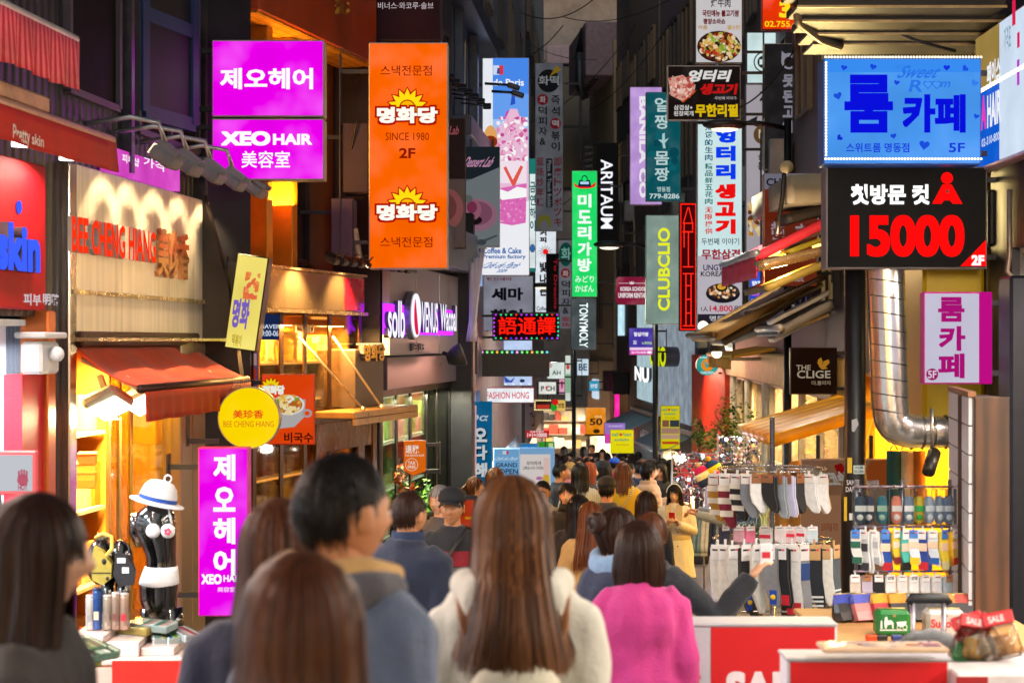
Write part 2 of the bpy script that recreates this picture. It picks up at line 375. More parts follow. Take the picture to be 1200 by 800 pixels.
def sign(label, cat, box, s, bg, items=(), depth=.14, yaw=0., glow=1., rim='#8a8c90', grp=None, mounts=(), name='hanging_sign', var=.2, pl=None, rough=.4, edge=.012, back=True, rimglow=0, shape=None):
    pl = pl or facing(box, s, yaw); u0, v0, u1, v1 = pl.box(*box)
    root = thing(name, label, cat, pl.T @ Vector(((u0+u1)/2, depth/2, v0)), grp, pl.a)
    rm = em(rim, rimglow, .1) if rimglow else mat(rim, .4, .6 if rim.startswith('#8a') else 0., .2, 5, .05)
    if shape is None:
        part('panel', MB(pl.T).box(u0, u1, .0, depth, v0, v1, 0, .008), rm, root)
        e = edge
        fb = MB(pl.T).box(u0+e, u1-e, -.004, .004, v0+e, v1-e)
        if back: fb.box(u0+e, u1-e, depth-.004, depth+.004, v0+e, v1-e)
    else:
        q = [pl.uv(*p) for p in shape]; part('panel', MB(pl.T).prism(q, 0, depth), rm, root)
        c = (sum(p[0] for p in q)/len(q), sum(p[1] for p in q)/len(q)); f = [(c[0]+(p[0]-c[0])*.965, c[1]+(p[1]-c[1])*.965) for p in q]
        fb = MB(pl.T).prism(f, -.004, .004)
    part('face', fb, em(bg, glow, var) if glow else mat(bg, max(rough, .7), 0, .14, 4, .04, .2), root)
    draw(root, pl, items, -.005, glow, rough)
    for mt in mounts:
        side, ln = mt[0], mt[1]; mb = MB(pl.T); h = v1-v0
        if side in 'LR':
            x = u0 if side == 'L' else u1; sg = -1 if side == 'L' else 1
            for fr in (.12, .88): mb.box(x, x+sg*ln, depth/2-.02, depth/2+.02, v0+h*fr-.02, v0+h*fr+.02)
            mb.box(x+sg*(ln-.012), x+sg*ln, depth/2-.06, depth/2+.06, v0+h*.04, v1-h*.04)
        elif side == 'T':
            for fr in (.2, .8): mb.box(u0+(u1-u0)*fr-.015, u0+(u1-u0)*fr+.015, depth/2-.015, depth/2+.015, v1, v1+ln)
        elif side == 'B':
            for fr in (.15, .85): mb.box(u0+(u1-u0)*fr-.015, u0+(u1-u0)*fr+.015, depth/2-.015, depth/2+.015, v0-ln, v0)
        part('bracket', mb, mat('#3a3a3e', .5, .7, .2, 8, .1), root)
    return root
# ================================================================ ground
mb = MB()
ys = [-6]+list(np.arange(0, 96, 4.))+[120, 400]
xs = [-150, -30, -8, -4, 0, 4, 8, 30, 150]
mb.add([(x, y, ground(y)) for y in ys for x in xs], [(j*9+i, j*9+i+1, (j+1)*9+i+1, (j+1)*9+i) for j in range(len(ys)-1) for i in range(8)])
solo("street", mb, pattern('paving', '#6a6765', '#3a3836', 2.2, .55, 0, .5, coat=.15), None, None, (0, 0, 0), kind="structure")

# ================================================================ buildings
def mullions(mb, u0, u1, z0, z1, nu, nz, w=.05, y0=-.03, y1=.05):
    for i in range(nu+1):
        u = u0+(u1-u0)*i/nu; mb.box(u-w/2, u+w/2, y0, y1, z0, z1)
    for j in range(nz+1):
        z = z0+(z1-z0)*j/nz; mb.box(u0, u1, y0+.004, y1-.004, z-w/2, z+w/2)
def window(root, pl, u0, u1, z0, z1, nu=1, nz=1, fr='#2a2a2e', gl=None, w=.06, y=0., lit=None):
    mb = MB(pl.T); mullions(mb, u0, u1, z0, z1, nu, nz, w, y-.05, y+.03)
    f = part("window", mb, mat(fr, .45, .3, .15, 5, .05), root)
    part("pane", MB(pl.T).box(u0, u1, y-.016, y-.006, z0, z1), lit or gl or mat('#0a0c12', .08, 0, .2, 2, .02, .8), f)
    return f
def room(root, pl, u0, u1, z0, z1, dep, back, side=None, light=None, shelves=None, seed=0, y0=.0):
    """a shop's inside behind its front: walls, ceiling, lamps, loaded shelves"""
    side = side or back
    mb = MB(pl.T); t = .04
    mb.box(u0, u1, y0+dep, y0+dep+t, z0, z1).box(u0-t, u0, y0+.06, y0+dep, z0, z1).box(u1, u1+t, y0+.06, y0+dep, z0, z1).box(u0, u1, y0+.06, y0+dep, z1-t, z1)
    part("interior_wall", mb, back, root)
    if light:
        e, c = light; n = max(1, int((u1-u0)/(1.6 if dep > 1.2 else .95))); lb = MB(pl.T)
        for i in range(n):
            uc = u0+(u1-u0)*(i+.5)/n
            lb.box(uc-.2, uc+.2, *((y0+dep*.35, y0+dep*.35+.16) if dep > .8 else (y0+.08, y0+.12)), z1-t-.03, z1-t-.004)
            p = pl.T @ Vector((uc, y0+(dep*.42 if dep > .8 else .1), z1-.14)); lamp("shop_lamp", 'AREA', p, e/n, c, .5, parent=root)
        part("ceiling_light", lb, em(c, 3.), root)
    if shelves:
        nz, cols, mm = shelves; rr = random.Random(seed); sb = MB(pl.T); gb = MB(pl.T); ms = [mat(c, .45, 0, .1, 9, 0) for c in cols]
        h = (z1-z0-.25)/nz
        for j in range(nz):
            z = z0+.12+h*j; sb.box(u0+.03, u1-.03, y0+dep-.34, y0+dep-.01, z-.015, z+.015)
            u = u0+.06
            while u < u1-.14:
                wd = rr.uniform(*mm); hh = h*rr.uniform(.3, .82)
                if rr.random() < .88: gb.box(u, u+wd*.92, y0+dep-.3+rr.uniform(0, .06), y0+dep-.05, z+.017, z+.017+hh, rr.randrange(len(cols)), .006)
                u += wd
        if dep < .8:
            lb = MB(pl.T)
            for j in range(1, nz+1): lb.box(u0+.05, u1-.05, y0+dep-.352, y0+dep-.341, z0+.12+h*j-.02, z0+.12+h*j+.0)
            part("added_shelf_glow", lb, em(light[1] if light else '#fff0d0', 2.6), root)  # glowing strips added under the shelves to brighten the goods
        part("shelf", sb, mat('#b9b2a4', .4), root); tag(part("shelf_goods", gb, ms, root), kind="stuff")
def block(name, label, p0, p1, ztop, wallm, dep=5., openings=(), zb=None, grp="shop buildings lining the street"):
    """a building front p0..p1; openings (u0, u1, z0, z1) are left free"""
    pl = wallplane(p0, p1); L = math.hypot(p1[0]-p0[0], p1[1]-p0[1]); zb = min(ground(p0[1]), ground(p1[1]))-.3 if zb is None else zb
    root = thing(name, label, "building", (p0[0], p0[1], ground(p0[1])), grp, pl.a)
    us = sorted({0, L, *[o[0] for o in openings], *[o[1] for o in openings]}); mb = MB(pl.T)
    for a, b in zip(us, us[1:]):
        if b-a < 1e-4: continue
        m = (a+b)/2; holes = sorted((o[2], o[3]) for o in openings if o[0] <= m <= o[1]); z = zb
        for h0, h1 in holes:
            if h0 > z+.001: mb.box(a, b, 0, .25, z, h0)
            z = h1
        mb.box(a, b, 0, .25, z, ztop)
    mb.box(.0, L, dep-.1, dep, zb, ztop).box(0, .1, .251, dep-.1, zb, ztop).box(L-.1, L, .251, dep-.1, zb, ztop).box(.1, L-.1, .251, dep-.1, ztop-.1, ztop)
    part("wall", mb, wallm, root)
    return root, pl, L
steel = mat('#e0dad0', .34, .6, .2, 2.5, .12, stretch=(9, 9, .25))
brass = mat('#c89a58', .22, 1., .2, 2., .08, stretch=(6, 6, .4))
darkm = mat('#1d1c22', .45, .3, .25, 4, .1)
corr = pattern('rib', '#30333d', '#4a4c56', 2.6, .38, .6, .9, 'X')
# ---- L0 cosmetics shop with the red awning -----------------------------------------------------------------
def fline(y): return -3.03-.106*(11.4-y)
b0, P0, L0 = block("shop_building", "corrugated dark building over a cosmetics shop with red awning", (fline(-2), -2), (fline(11.4), 11.4), 9., corr, 4.5, [(1.0, 13.2, -1.3, 1.86)])
room(b0, P0, 1.0, 13.2, -1.2, 1.84, 1.6, mat('#e6eef2', .4), light=(420, '#f0f8ff'), shelves=(5, ['#f4f4f4', '#d8eef4', '#e8c8d0', '#ffffff', '#88b8c8'], (.06, .14)), seed=2)
mb = MB(P0.T); mb.box(11.9, 13.0, -.1, .0, 1.9, 2.82, 0, .01)
redp = part("sign_panel", mb, mat('#b00a1c', .55, .0, .12, 3, .05, .2), b0)
draw(b0, P0, [('t', "skin", (-34, 262, 19, 318), '#3858ff', {'ext': .05, 'w': .05, 'glow': 1.3}), ('d', 3, 243, 3.5, 8, '#3858ff', {'glow': 1.3}), ('t', "피부", (8, 344, 29, 358), '#f0e0e4', {'w': .03, 'glow': .7}), ('t', "明路", (31, 344, 51, 358), '#f0e0e4', {'w': .03, 'glow': .7})], -.104, 1)
mb = MB(P0.T); mb.box(13.06, 13.2, -.09, .1, -1.3, 1.9, 0, .01); part("door_jamb", mb, mat('#b8602a', .3, .6, .15, 4, .05), b0)
mb = MB(P0.T); u0, z0, u1, z1 = P0.box(15, 438, 44, 560); mb.box(u0, u1, -.06, .06, -1.2, z1); part("red_panel", mb, mat('#c01430', .4), b0)
mb = MB(P0.T); u0, z0, u1, z1 = P0.box(16, 378, 42, 438)
mb.box(u0+.05, u1, -.16, -.02, z0, z1-.12, 0, .02).ball((u0+.2, -.2, z1-.2), .05).box(u0, u1+.03, -.2, .0, z1-.1, z1-.06, 0, .01)
part("air_curtain", mb, mat('#d8dde0', .35, 0, .08), b0)
dl = MB(P0.T)  # nearer downlights added out of view to light the people close by
for u in (5.2, 6.4, 7.6, 8.8, 10., 11.2, 12., 12.75): dl.lathe([(.055, 0), (.055, .03)], (u, -.34, 2.83), 14)
part("downlight", dl, em('#fff4f0', 5.), b0)
for u in (5.2, 6.4, 7.6, 8.8, 10., 11.2, 12., 12.75): lamp("downlight_lamp", 'AREA', P0.T @ Vector((u, -.34, 2.8)), 42 if u < 11.5 else 6, '#ffe0d0', .25, rot=(0, R(14), 0), parent=b0)
# upper windows over the steel panel are placed on the next building
def awning(name, label, p0, p1, zb, zf, proj, val, m, mval=None, grp=None, ribs=True, bar='#d8d4cc', sag=.02, arms=True, lettering=None, n=24, wave=.012):
    """fabric awning: cloth from the wall line p0..p1 (zb) out to the front bar (zf), valance hanging"""
    pl = wallplane(p0, p1); L = math.hypot(p1[0]-p0[0], p1[1]-p0[1])
    root = thing(name, label, "awning", (p0[0], p0[1], zb), grp, pl.a)
    def f(u, v): return (u*L, -proj*v, zb+(zf-zb)*v-sag*math.sin(math.pi*v)*(1+.4*math.sin(u*17))+.006*math.sin(u*L*22+v*3))
    part("canopy", MB(pl.T).grid(f, n, 8, thick=.012), m, root)
    def g(u, v): return (u*L, -proj-.03-wave*math.sin(u*L*26)*v-.008*v, zf-.02-val*v*(1+.02*math.sin(u*31)))
    part("valance", MB(pl.T).grid(g, n*2, 4, thick=.008), mval or m, root)
    mb = MB(pl.T); mb.tube([(-.02, -proj, zf), (L+.02, -proj, zf)], .03, 10).box(0, L, -.1, 0, zb-.02, zb+.09, 0, .015)
    part("front_bar", mb, mat(bar, .4, .5), root)
    if arms:
        for u in (.12, L-.12):
            mb = MB(pl.T); mb.tube([(u, -.05, zb-.1), (u+(.25 if u < L/2 else -.25), -proj*.55, (zb+zf)/2-.1), (u, -proj+.03, zf-.02)], .022, 8).ball((u+(.25 if u < L/2 else -.25), -proj*.55, (zb+zf)/2-.1), .035)
            part("folding_arm", mb, mat('#c8c4ba', .4, .5), root)
    if lettering: draw(root, Plane(pl.T @ Vector((0, -proj-.05, 0)), pl.a), lettering, 0, 0)
    return root, pl, L
awning("shop_awning", "red fabric awning with pale hand lettering over the cosmetics shop", (fline(3.), 3.), (fline(11.0), 11.0), 3.18, 2.99, .5, .19, mat('#b8180e', .65, 0, .2, 3, .2), grp="awnings on the left side", bar='#d8b088',
       lettering=[('t', "Pretty", (15, 148, 35, 173), '#f0d8d0', {'w': .02, 'glow': .0}), ('t', "skin", (37, 158, 51, 171), '#f0d8d0', {'w': .02})])
awning("shop_awning", "pink red striped awning with a white front bar above the shop sign", (fline(6.6)-.02, 6.6), (fline(10.35)-.02, 10.35), 3.75, 3.52, .52, .3, pattern('stripe', '#d00c24', '#f07080', 5.5, .6, 0, .1, 'X'), grp="awnings on the left side", bar='#e8dcd4', arms=False, wave=.02)
mb = MB(P0.T); u0, v0, u1, v1 = Plane(P0.T @ Vector((0, -.52, 0)), P0.a).box(0, 12, 78, 50)
# ---- L1 jerky shop with the steel fascia -------------------------------------------------------------------
pA, pB = (-3.03, 11.42), (-2.68, 14.7)
b1, P1, L1 = block("shop_building", "jerky shop with brushed steel fascia and red channel letters", pA, pB, 9., corr, 4.5, [(.12, 3.1, -1.2, 1.72), (.1, 1.1, 3.4, 4.9), (1.55, 3.1, 3.3, 4.9)])
part("steel_fascia", MB(P1.T).box(.0, 3.32, -.07, -.002, 1.73, 2.9, 0, .006), steel, b1)
mb = MB(P1.T); mb.box(0, 3.32, -.1, -.071, 2.02, 2.05).box(-.0, 3.45, -.28, .0, 1.70, 1.727, 0, .004); part("ledge", mb, mat('#d8c49a', .25, .9), b1)
draw(b1, Plane(P1.T @ Vector((0, -.07, 0)), P1.a), [('t', "BEE CHENG HIANG", (79, 262, 178, 302), '#ff3410', {'ext': .028, 'w': .03, 'glow': 1.05, 'side': '#c8beb4'})], 0, 1)
mb = MB(P1.T); pq = Plane(P1.T @ Vector((0, -.07, 0)), P1.a)
r_ = pq.box(181, 263, 218, 319); put_text(mb, "美珍香", (r_[0], r_[1]-.05, r_[2], r_[3]-.05), -.0, .02, 0, ext=.1)
part("lettering", mb, mat('#e8a070', .2, .7, .1), b1)
mb = MB(P1.T)
mb.box(-.02, .12, -.08, .2, -1.2, 2.9, 0, .01); part("steel_post", mb, mat('#d0c4b4', .18, 1, .2, 2, .1, stretch=(6, 6, .3)), b1)
mb = MB(P1.T); mb.box(2.42, 3.1, -.1, .12, -1.3, 1.7, 0, .012).box(2.72, 2.74, -.106, -.1, -1.3, 1.7); part("steel_post", mb, mat('#a89a80', .32, .7, .08, 2, .03, stretch=(6, 6, .3)), b1)
mb = MB(P1.T)
for u in (.93, 1.16, 1.42): mb.box(u-.022, u+.022, -.024, .0, -1.2, 1.68)
part("mullion", mb, mat('#b89c50', .35, .7, .03, 3, 0), b1)
part("pane", MB(P1.T).box(.95, 2.42, -.02, -.01, -1.2, 1.68), glass('#f0e0a0', .62), b1)
room(b1, P1, .12, 3.1, -1.1, 1.7, 1.1, mat('#d89038', .45, 0, .15, 3, .05), light=(420, '#ffd078'), shelves=(4, ['#c8701c', '#e8a030', '#a83818', '#f0d090'], (.12, .3)), seed=5)
mb = MB(P1.T); mb.box(.13, .95, .7, .74, -1.1, 1.05); part("tiled_counter_wall", mb, pattern('tile', '#e8c8a0', '#b89878', 3.2, .25, 0, .2, vec=(1, 1, 1, 0, .7, R(45))), b1)
mb = MB(P1.T); mb.prism([(.16, 1.12), (.92, 1.12), (.92, 1.66), (.16, 1.66)], .55, .8); part("copper_hood", mb, mat('#d87a38', .25, .9, .15, 2, .05), b1)
window(b1, P1, .1, 1.1, 3.4, 4.9, 1, 1, '#4a4450', mat('#040508', .6, 0, .2, 2, .02, .1), .05)
window(b1, P1, 1.55, 3.1, 3.3, 4.9, 2, 1, '#4a4450', mat('#040508', .6, 0, .2, 2, .02, .1), .05)
mb = MB(P1.T); mb.T = P1.T @ Matrix.Translation((1.6, -.05, 0)) @ Matrix.Rotation(R(-9), 4, 'Z'); mullions(mb, 0, .86, 3.45, 4.95, 1, 2, .11, -.03, .03)
sash = part("window_sash", mb, mat('#16305c', .5, 0, .2, 4, .1), b1)
mb2 = MB(mb.T); mb2.box(.05, .8, -.008, -.002, 3.5, 4.9); part("mesh_screen", mb2, mat('#141c24', .5, .3), sash)
mb = MB(P1.T)
for u in (1.28, 3.2): mb.box(u-.035, u+.035, -.08, -.002, 2.95, 8.9)
part("downpipe", mb, mat('#5a5a66', .3, .8), b1)
u0, v0, u1, v1 = P1.box(140, 182, 200, 200)
sg = MB(P1.T); sg.box(.78, 2.5, -.06, -.004, 2.92, 3.1); part("sign_strip", sg, em('#f050d8', .8, .2), b1)
draw(b1, Plane(P1.T @ Vector((0, -.064, 0)), P1.a), [('t', "피부샵", (143, 183, 163, 193), '#fff0fc', {'w': .03}), ('t', "가격", (168, 187, 192, 198), '#fff0fc', {'w': .02})], 0, 1)
for i, (u, dz) in enumerate(((.66, 0), (1.18, 0), (1.8, 0), (2.42, 0), (3.1, 0))):     # floodlights on bent arms
    t = thing("floodlight", "grey floodlight on a bent arm above the steel fascia, %s" % ["nearest the red awning", "second from the red awning", "middle one of the row", "second from the magenta lightboxes", "nearest the magenta lightboxes"][i], "floodlight", P1.T @ Vector((u, -.02, 3.0)), "floodlights over the steel fascia")
    part("arm", MB(P1.T).tube([(u-.16, -.01, 3.22), (u-.1, -.3, 3.27), (u-.02, -.48, 3.24), (u, -.52, 3.1)], .018, 8), mat('#a8a8ac', .3, .8), t)
    h = MB(P1.T @ Matrix.Translation((u, -.52, 3.0)) @ Matrix.Rotation(R(38), 4, 'X')); h.box(-.13, .13, -.1, .08, -.05, .05, 0, .02)
    for k in range(5): h.box(-.11+k*.05, -.1+k*.05, -.1, .07, .05, .085)
    part("housing", h, mat('#8c8c92', .4, .6), t)
    h2 = MB(h.T); h2.box(-.11, .11, .082, .088, -.04, .04); part("lens", h2, em('#ffe0b0', 2.5), t)
    a = lamp("floodlight_lamp", 'SPOT', P1.T @ Vector((u, -.5, 2.97)), 260, '#ffd9a0', .05, spot=95, parent=t)
    d = (P1.T.to_3x3() @ Vector((0, .6, -.8))); a.rotation_euler = d.to_track_quat('-Z', 'Y').to_euler()
aw, PA, LA = awning("shop_awning", "orange red fabric awning over the glass jerky shop front", (-3.0, 11.55), (-2.72, 14.35), 1.68, 1.38, .5, .2, mat('#dc4408', .65, 0, .25, 2.5, .25, sheen=.2), mat('#a82c08', .7, 0, .25, 2.5, .25), grp="awnings on the left side", bar='#3a2018',
       lettering=[('t', "Since 1933", (273, 440, 290, 454), '#d8b090', {'w': .0, 'shear': .1})], sag=.05)
for i, u in enumerate((.25, 1.0)):
    t = thing("floodlight", ["lit square floodlight under the orange awning at the wall side", "lit square floodlight under the orange awning at its front"][i], "floodlight", PA.T @ Vector((u, -.2, 1.3)), "floodlights under the orange awning")
    h = MB(PA.T @ Matrix.Translation((u, -.2, 1.25)) @ Matrix.Rotation(R(-25), 4, 'X') @ Matrix.Rotation(R(20), 4, 'Y')); h.box(-.16, .16, -.13, .13, -.01, .09, 0, .03).box(-.02, .02, -.02, .02, .09, .25)
    part("housing", h, mat('#b0a890', .4, .5), t)
    g = MB(h.T); g.box(-.14, .14, -.11, .11, -.018, -.011); part("lens", g, em('#fffbe0', 5.), t)
    lamp("floodlight_lamp", 'AREA', PA.T @ Vector((u, -.2, 1.17)), 16, '#ffe8b0', .28, rot=(R(-20), 0, 0), parent=t)
# ---- dark return with the tilted yellow lightbox -----------------------------------------------------------
b1b, P1b, _ = block("shop_building", "narrow dark panelled wall between jerky shop and restaurant", (-2.66, 14.72), (-2.3, 15.02), 9., darkm, 3.)
mb = MB(); c = W(262, 330, 136)
mb.prism([(-2.70, 1.2), (-2.28, 1.2), (-2.42, 2.2), (-2.70, 3.2)], 14.5, 14.71); part("sloping_hood", mb, mat('#2a2420', .4, .4), b1b)
yl = sign("tilted dirty yellow lightbox with purple brushed hangul", "sign", (262, 298, 300, 410), 138, '#f8e470',
     blobs((276, 318, 293, 350), ['#e8783c', '#f09050', '#e86848'], 26, 21, .1, .3)+[('t', "명화", (267, 350, 287, 385), '#7a60c0', {'w': .05}), ('t', "떡볶이", (271, 392, 282, 406), '#b89820', {'w': .02})], depth=.25, glow=.95, rim='#332a18', grp=G1 if 'G1' in globals() else "signs hung out over the street", var=.12, mounts=[('L', .1)])
yl.rotation_euler[1] = R(8)
# ---- L2 noodle restaurant -----------------------------------------------------------------------------------
pC, pD = (-2.25, 15.04), (-1.45, 18.05)
b2, P2, L2 = block("restaurant_building", "restaurant with glowing golden windows and a brass fascia", (pC[0]-.45, pC[1]+.1), (pD[0]-.45, pD[1]+.1), 10., mat('#5a3414', .5, 0, .3, 3, .2), 4., [(.1, 3.0, -1.6, 2.0), (.35, 1.15, 3.0, 4.5), (1.5, 2.3, 2.5, 4.5)])
Pf = wallplane(pC, pD)
mb = MB(Pf.T); mb.box(0, L2, -.02, .42, 4.62, 6.2, 0, .01); part("fascia", mb, mat('#8a3208', .5, 0, .25, 3, .1), b2)
mb = MB(Pf.T); mb.box(.02, L2-.02, .0, .41, 4.6, 4.617); part("soffit", mb, pattern('tile', '#d89830', '#6a4010', 2.3, .4, .3, .3, vec=(1, 1, 1)), b2)
lamp("soffit_lamp", 'AREA', Pf.T @ Vector((1.0, .25, 3.0)), 90, '#ffb040', .5, rot=(R(180), 0, 0), parent=b2)
draw(b2, Plane(Pf.T @ Vector((0, -.02, 0)), Pf.a), blobs((392, 0, 408, 18), ['#b8862c', '#8a5a18', '#d8a840'], 22, 30, .06, .2), 0, 0)
mb = MB(Pf.T)
for u in (.02, .62, 1.22): mb.box(u, u+.13, .16, .44, 2.36, 4.6, 0, .01)
part("pilaster", mb, mat('#c8861c', .4, .5, .2, 3, .05), b2)
window(b2, P2, .35, 1.15, 3.0, 4.5, 1, 2, '#6a4418', mat('#3a2c22', .15)); window(b2, P2, 1.5, 2.3, 2.5, 4.5, 1, 2, '#2a2024', mat('#181418', .15))
mb = MB(Pf.T); mb.box(.0, 2.72, -.02, .44, 2.0, 2.36, 0, .006); part("brass_fascia", mb, mat('#e0bc84', .2, .9, .08, 1.2, .2, stretch=(3, 3, .6)), b2)
mb = MB(Pf.T); mb.box(2.15, 2.7, -.03, -.021, 2.02, 2.34); part("red_fascia", mb, mat('#d01838', .25, .3, .3, 4, .1, coat=.6), b2)
mb = MB(Pf.T); mb.box(-.02, 2.74, -.05, .0, 2.362, 2.385).box(-.02, 2.74, -.06, .02, 1.965, 1.998); part("trim", mb, mat('#e8c890', .25, .9), b2)
mb = MB(Pf.T)
for u in (.0, .62, 1.2, 1.85, 2.72): mb.box(u-.04, u+.04, .02, .036, -1.6, 1.99)
mb.box(.0, 2.72, .018, .035, .9, .96); part("window_frame", mb, mat('#4a3018', .3, .7), b2)
part("pane", MB(Pf.T).box(.0, 2.72, .04, .05, -1.5, 1.98), glass('#fff0d0', .45), b2)
room(b2, Pf, .02, 2.74, -1.5, 1.99, .5, mat('#e0a840', .4, 0, .1, 2, .05), light=(420, '#ffbe68'), shelves=(9, ['#f0c050', '#f8e0a0', '#d89838', '#fff0c8', '#c87820'], (.07, .13)), seed=9, y0=.1)
draw(b2, Plane(Pf.T @ Vector((0, .03, 0)), Pf.a), [('q', (302, 368, 329, 398), '#1c2c58', {'glow': .7}), ('t', "NAVER", (304, 380, 328, 385), '#d8e8ff', {'glow': .8}), ('t', "9:00-06", (306, 387, 326, 394), '#d8e8ff', {'glow': .8}), ('t', "1980", (346, 380, 368, 390), '#8a8070')], 0, 0)
mb = MB(Pf.T); mb.box(1.35, 3.3, -.42, .0, .96, 1.03, 0, .01).box(1.35, 3.3, -.42, -.4, .9, .96); part("canopy", mb, mat('#b08850', .3, .8), b2)
mb = MB(Pf.T)
for a, b in (((1.1, .05, 1.75), (1.75, -.36, 1.04)), ((2.0, .05, 1.75), (2.3, -.36, 1.04))): mb.tube([a, b], .012, 6).ball(b, .03)
part("tie_rod", mb, mat('#e8d8b0', .3, .9), b2)
mb = MB(Pf.T); mb.box(2.2, 3.05, -.12, .3, 1.03, 1.62, 0, .008); part("sign_box", mb, mat('#55483e', .45, .3), b2)
draw(b2, Plane(Pf.T @ Vector((0, -.12, 0)), Pf.a), [('t', "명화당", (421, 403, 446, 423), '#e8b030', {'ext': .05, 'w': .05, 'glow': 0, 'name': 'lettering'}), ('q', (417, 402, 447, 404), '#ffe8a0', {'glow': 1.6, 'name': 'light_strip'})], 0, 0)
mb = MB(Pf.T)
for u0, u1 in ((1.42, 1.54), (2.6, 2.8), (3.06, 3.18)): mb.box(u0, u1, -.0, .03, -1.6, .9, 0, .004)
mb.box(1.42, 3.0, -.004, .034, .62, .9, 0, .004); part("door_frame", mb, mat('#5c3a1c', .25, .85, .2, 3, .05, stretch=(4, 4, .4)), b2)
mb = MB(Pf.T); mb.tube([(1.75, -.16, .02), (1.78, -.18, .1), (2.45, -.18, .1)], .018, 8); part("door_handle", mb, mat('#c8c0b0', .2, 1), b2)
# row of small floodlights on a pipe above the brass fascia
t = thing("spotlight_rail", "black pipe carrying a row of small floodlights above brass fascia", "light rail", Pf.T @ Vector((1.2, -.3, 2.5)))
pp = [Pf.T @ Vector((1.0+i*.24, -.28-.0*i, 2.52-.006*i)) for i in range(12)]
part("pipe", MB().tube(pp, .02, 8), mat('#14141a', .4, .6), t)
for i in range(10):
    h = MB(Pf.T @ Matrix.Translation((1.12+i*.24, -.28, 2.47)) @ Matrix.Rotation(R(30), 4, 'X')); h.box(-.07, .07, -.06, .06, -.03, .03, 0, .012)
    h.tube([(-.03, -.02, .03), (-.03, -.03, .09), (.03, -.03, .1), (.05, .02, .03)], .007, 6)
    part("spotlight_head", h, mat('#1c1c24', .45, .4), t)
for u in (.8, 2.0): lamp("fascia_lamp", 'SPOT', Pf.T @ Vector((u, -.3, 2.45)), 130, '#ffd090', .04, rot=(R(25), 0, Pf.a), spot=110, parent=t)
# ---- L3 lingerie shop ----------------------------------------------------------------------------------------
pE, pF = (-1.41, 18.2), (-.8, 22.7)
b3, P3, L3 = block("shop_building", "lingerie shop with silver fascia panels and glowing channel letters", pE, pF, 11., mat('#23222a', .5, .2, .3, 3, .2), 5., [(.1, 4.4, -1.9, 1.2)])
mb = MB(P3.T)
for i in range(3): mb.box(.06+i*1.5, 1.5+i*1.5, -.1, -.01, 1.55, 2.55, 0, .006)
part("silver_panel", mb, mat('#bcb8c8', .36, .7, .06, 1.5, .02, stretch=(5, 5, .3)), b3)
mb = MB(P3.T); mb.box(.02, 4.53, -.08, -.005, 1.18, 1.53, 0, .008); part("lower_fascia", mb, mat('#8d87a0', .3, .8, .15, 2, .05), b3)
mb = MB(P3.T); mb.box(.0, 4.53, -.35, -.005, 2.6, 3.1, 0, .01); part("upper_fascia", mb, mat('#8c96ac', .35, .7), b3)
pq = Plane(P3.T @ Vector((0, -.1, 0)), P3.a)
draw(b3, pq, [('t', "solb", (449, 352, 469, 396), '#f4f0ff', {'ext': .05, 'w': .02, 'glow': 1.2}), ('t', "VENUS", (490, 354, 509, 390), '#f4f0ff', {'ext': .04, 'w': .02, 'glow': 1.2}), ('t', "Wacoal", (511, 357, 530, 388), '#f4f0ff', {'ext': .05, 'w': .02, 'glow': 1.2}),
      ('t', "LES LIES", (480, 402, 494, 411), '#b8b0c4', {'ext': .03, 'glow': 0})], 0, 1)
u0, v0, u1, v1 = pq.box(472.5, 341, 483.5, 398)
mb = MB(pq.T); mb.prism([((u0+u1)/2+(u1-u0)*.62*math.cos(a), (v0+v1)/2+(v1-v0)/2*math.sin(a)) for a in np.linspace(0, 6.283, 33)[:-1]], -.09, -.02)
part("oval_emblem", mb, mat('#8a98a0', .3, .6), b3)
mb = MB(pq.T); mb.prism([((u0+u1)/2+(u1-u0)*.52*math.cos(a), (v0+v1)/2+(v1-v0)*.45*math.sin(a)) for a in np.linspace(0, 6.283, 33)[:-1]], -.1, -.092); part("emblem_face", mb, em('#f8f4ff', 1.1, 0, False), b3)
mb = MB(pq.T); mb.prism([((u0+u1)/2+(u1-u0)*.3*math.cos(a), (v0+v1)/2+(v1-v0)*.4*math.sin(a)) for a in np.linspace(2.2, 5.2, 20)], -.108, -.102); part("emblem_mark", mb, em('#e02050', 1, 0, False), b3)
mb = MB(pq.T)
for a, b in ((448, 472), (474, 488), (489, 508), (510, 530)):
    q0, _, q1, _ = pq.box(a, 350, b, 398); mb.box(q0, q1, -.012, -.004, 1.78, 2.1)
part("halo_light", mb, em('#a020ff', 3.), b3)
mb = MB(P3.T)
for u in (.1, .9, 1.7, 2.7, 3.4, 4.4): mb.box(u-.04, u+.04, -.004, .018, -1.9, 1.2)
mb.box(.1, 4.4, -.006, .016, 1.1, 1.2); part("window_frame", mb, mat('#17161a', .35, .6), b3)
part("pane", MB(P3.T).box(.1, 2.7, .02, .03, -1.8, 1.16), glass('#e0f0e8', .55), b3)
part("green_film_pane", MB(P3.T).box(2.7, 4.4, .02, .03, -1.8, 1.16), glass('#6a7a28', .55), b3)
room(b3, P3, .12, 4.38, -1.75, 1.19, .6, mat('#c8b888', .4), light=(220, '#fff0c8'), shelves=(5, ['#f0e8d0', '#e8a0a8', '#d8c8a0', '#88a860'], (.1, .25)), seed=14)
mb = MB(P3.T); mb.box(4.44, 4.62, -.3, .1, -1.9, 3.4, 0, .02); part("dark_pillar", mb, mat('#262a34', .4, .4), b3)
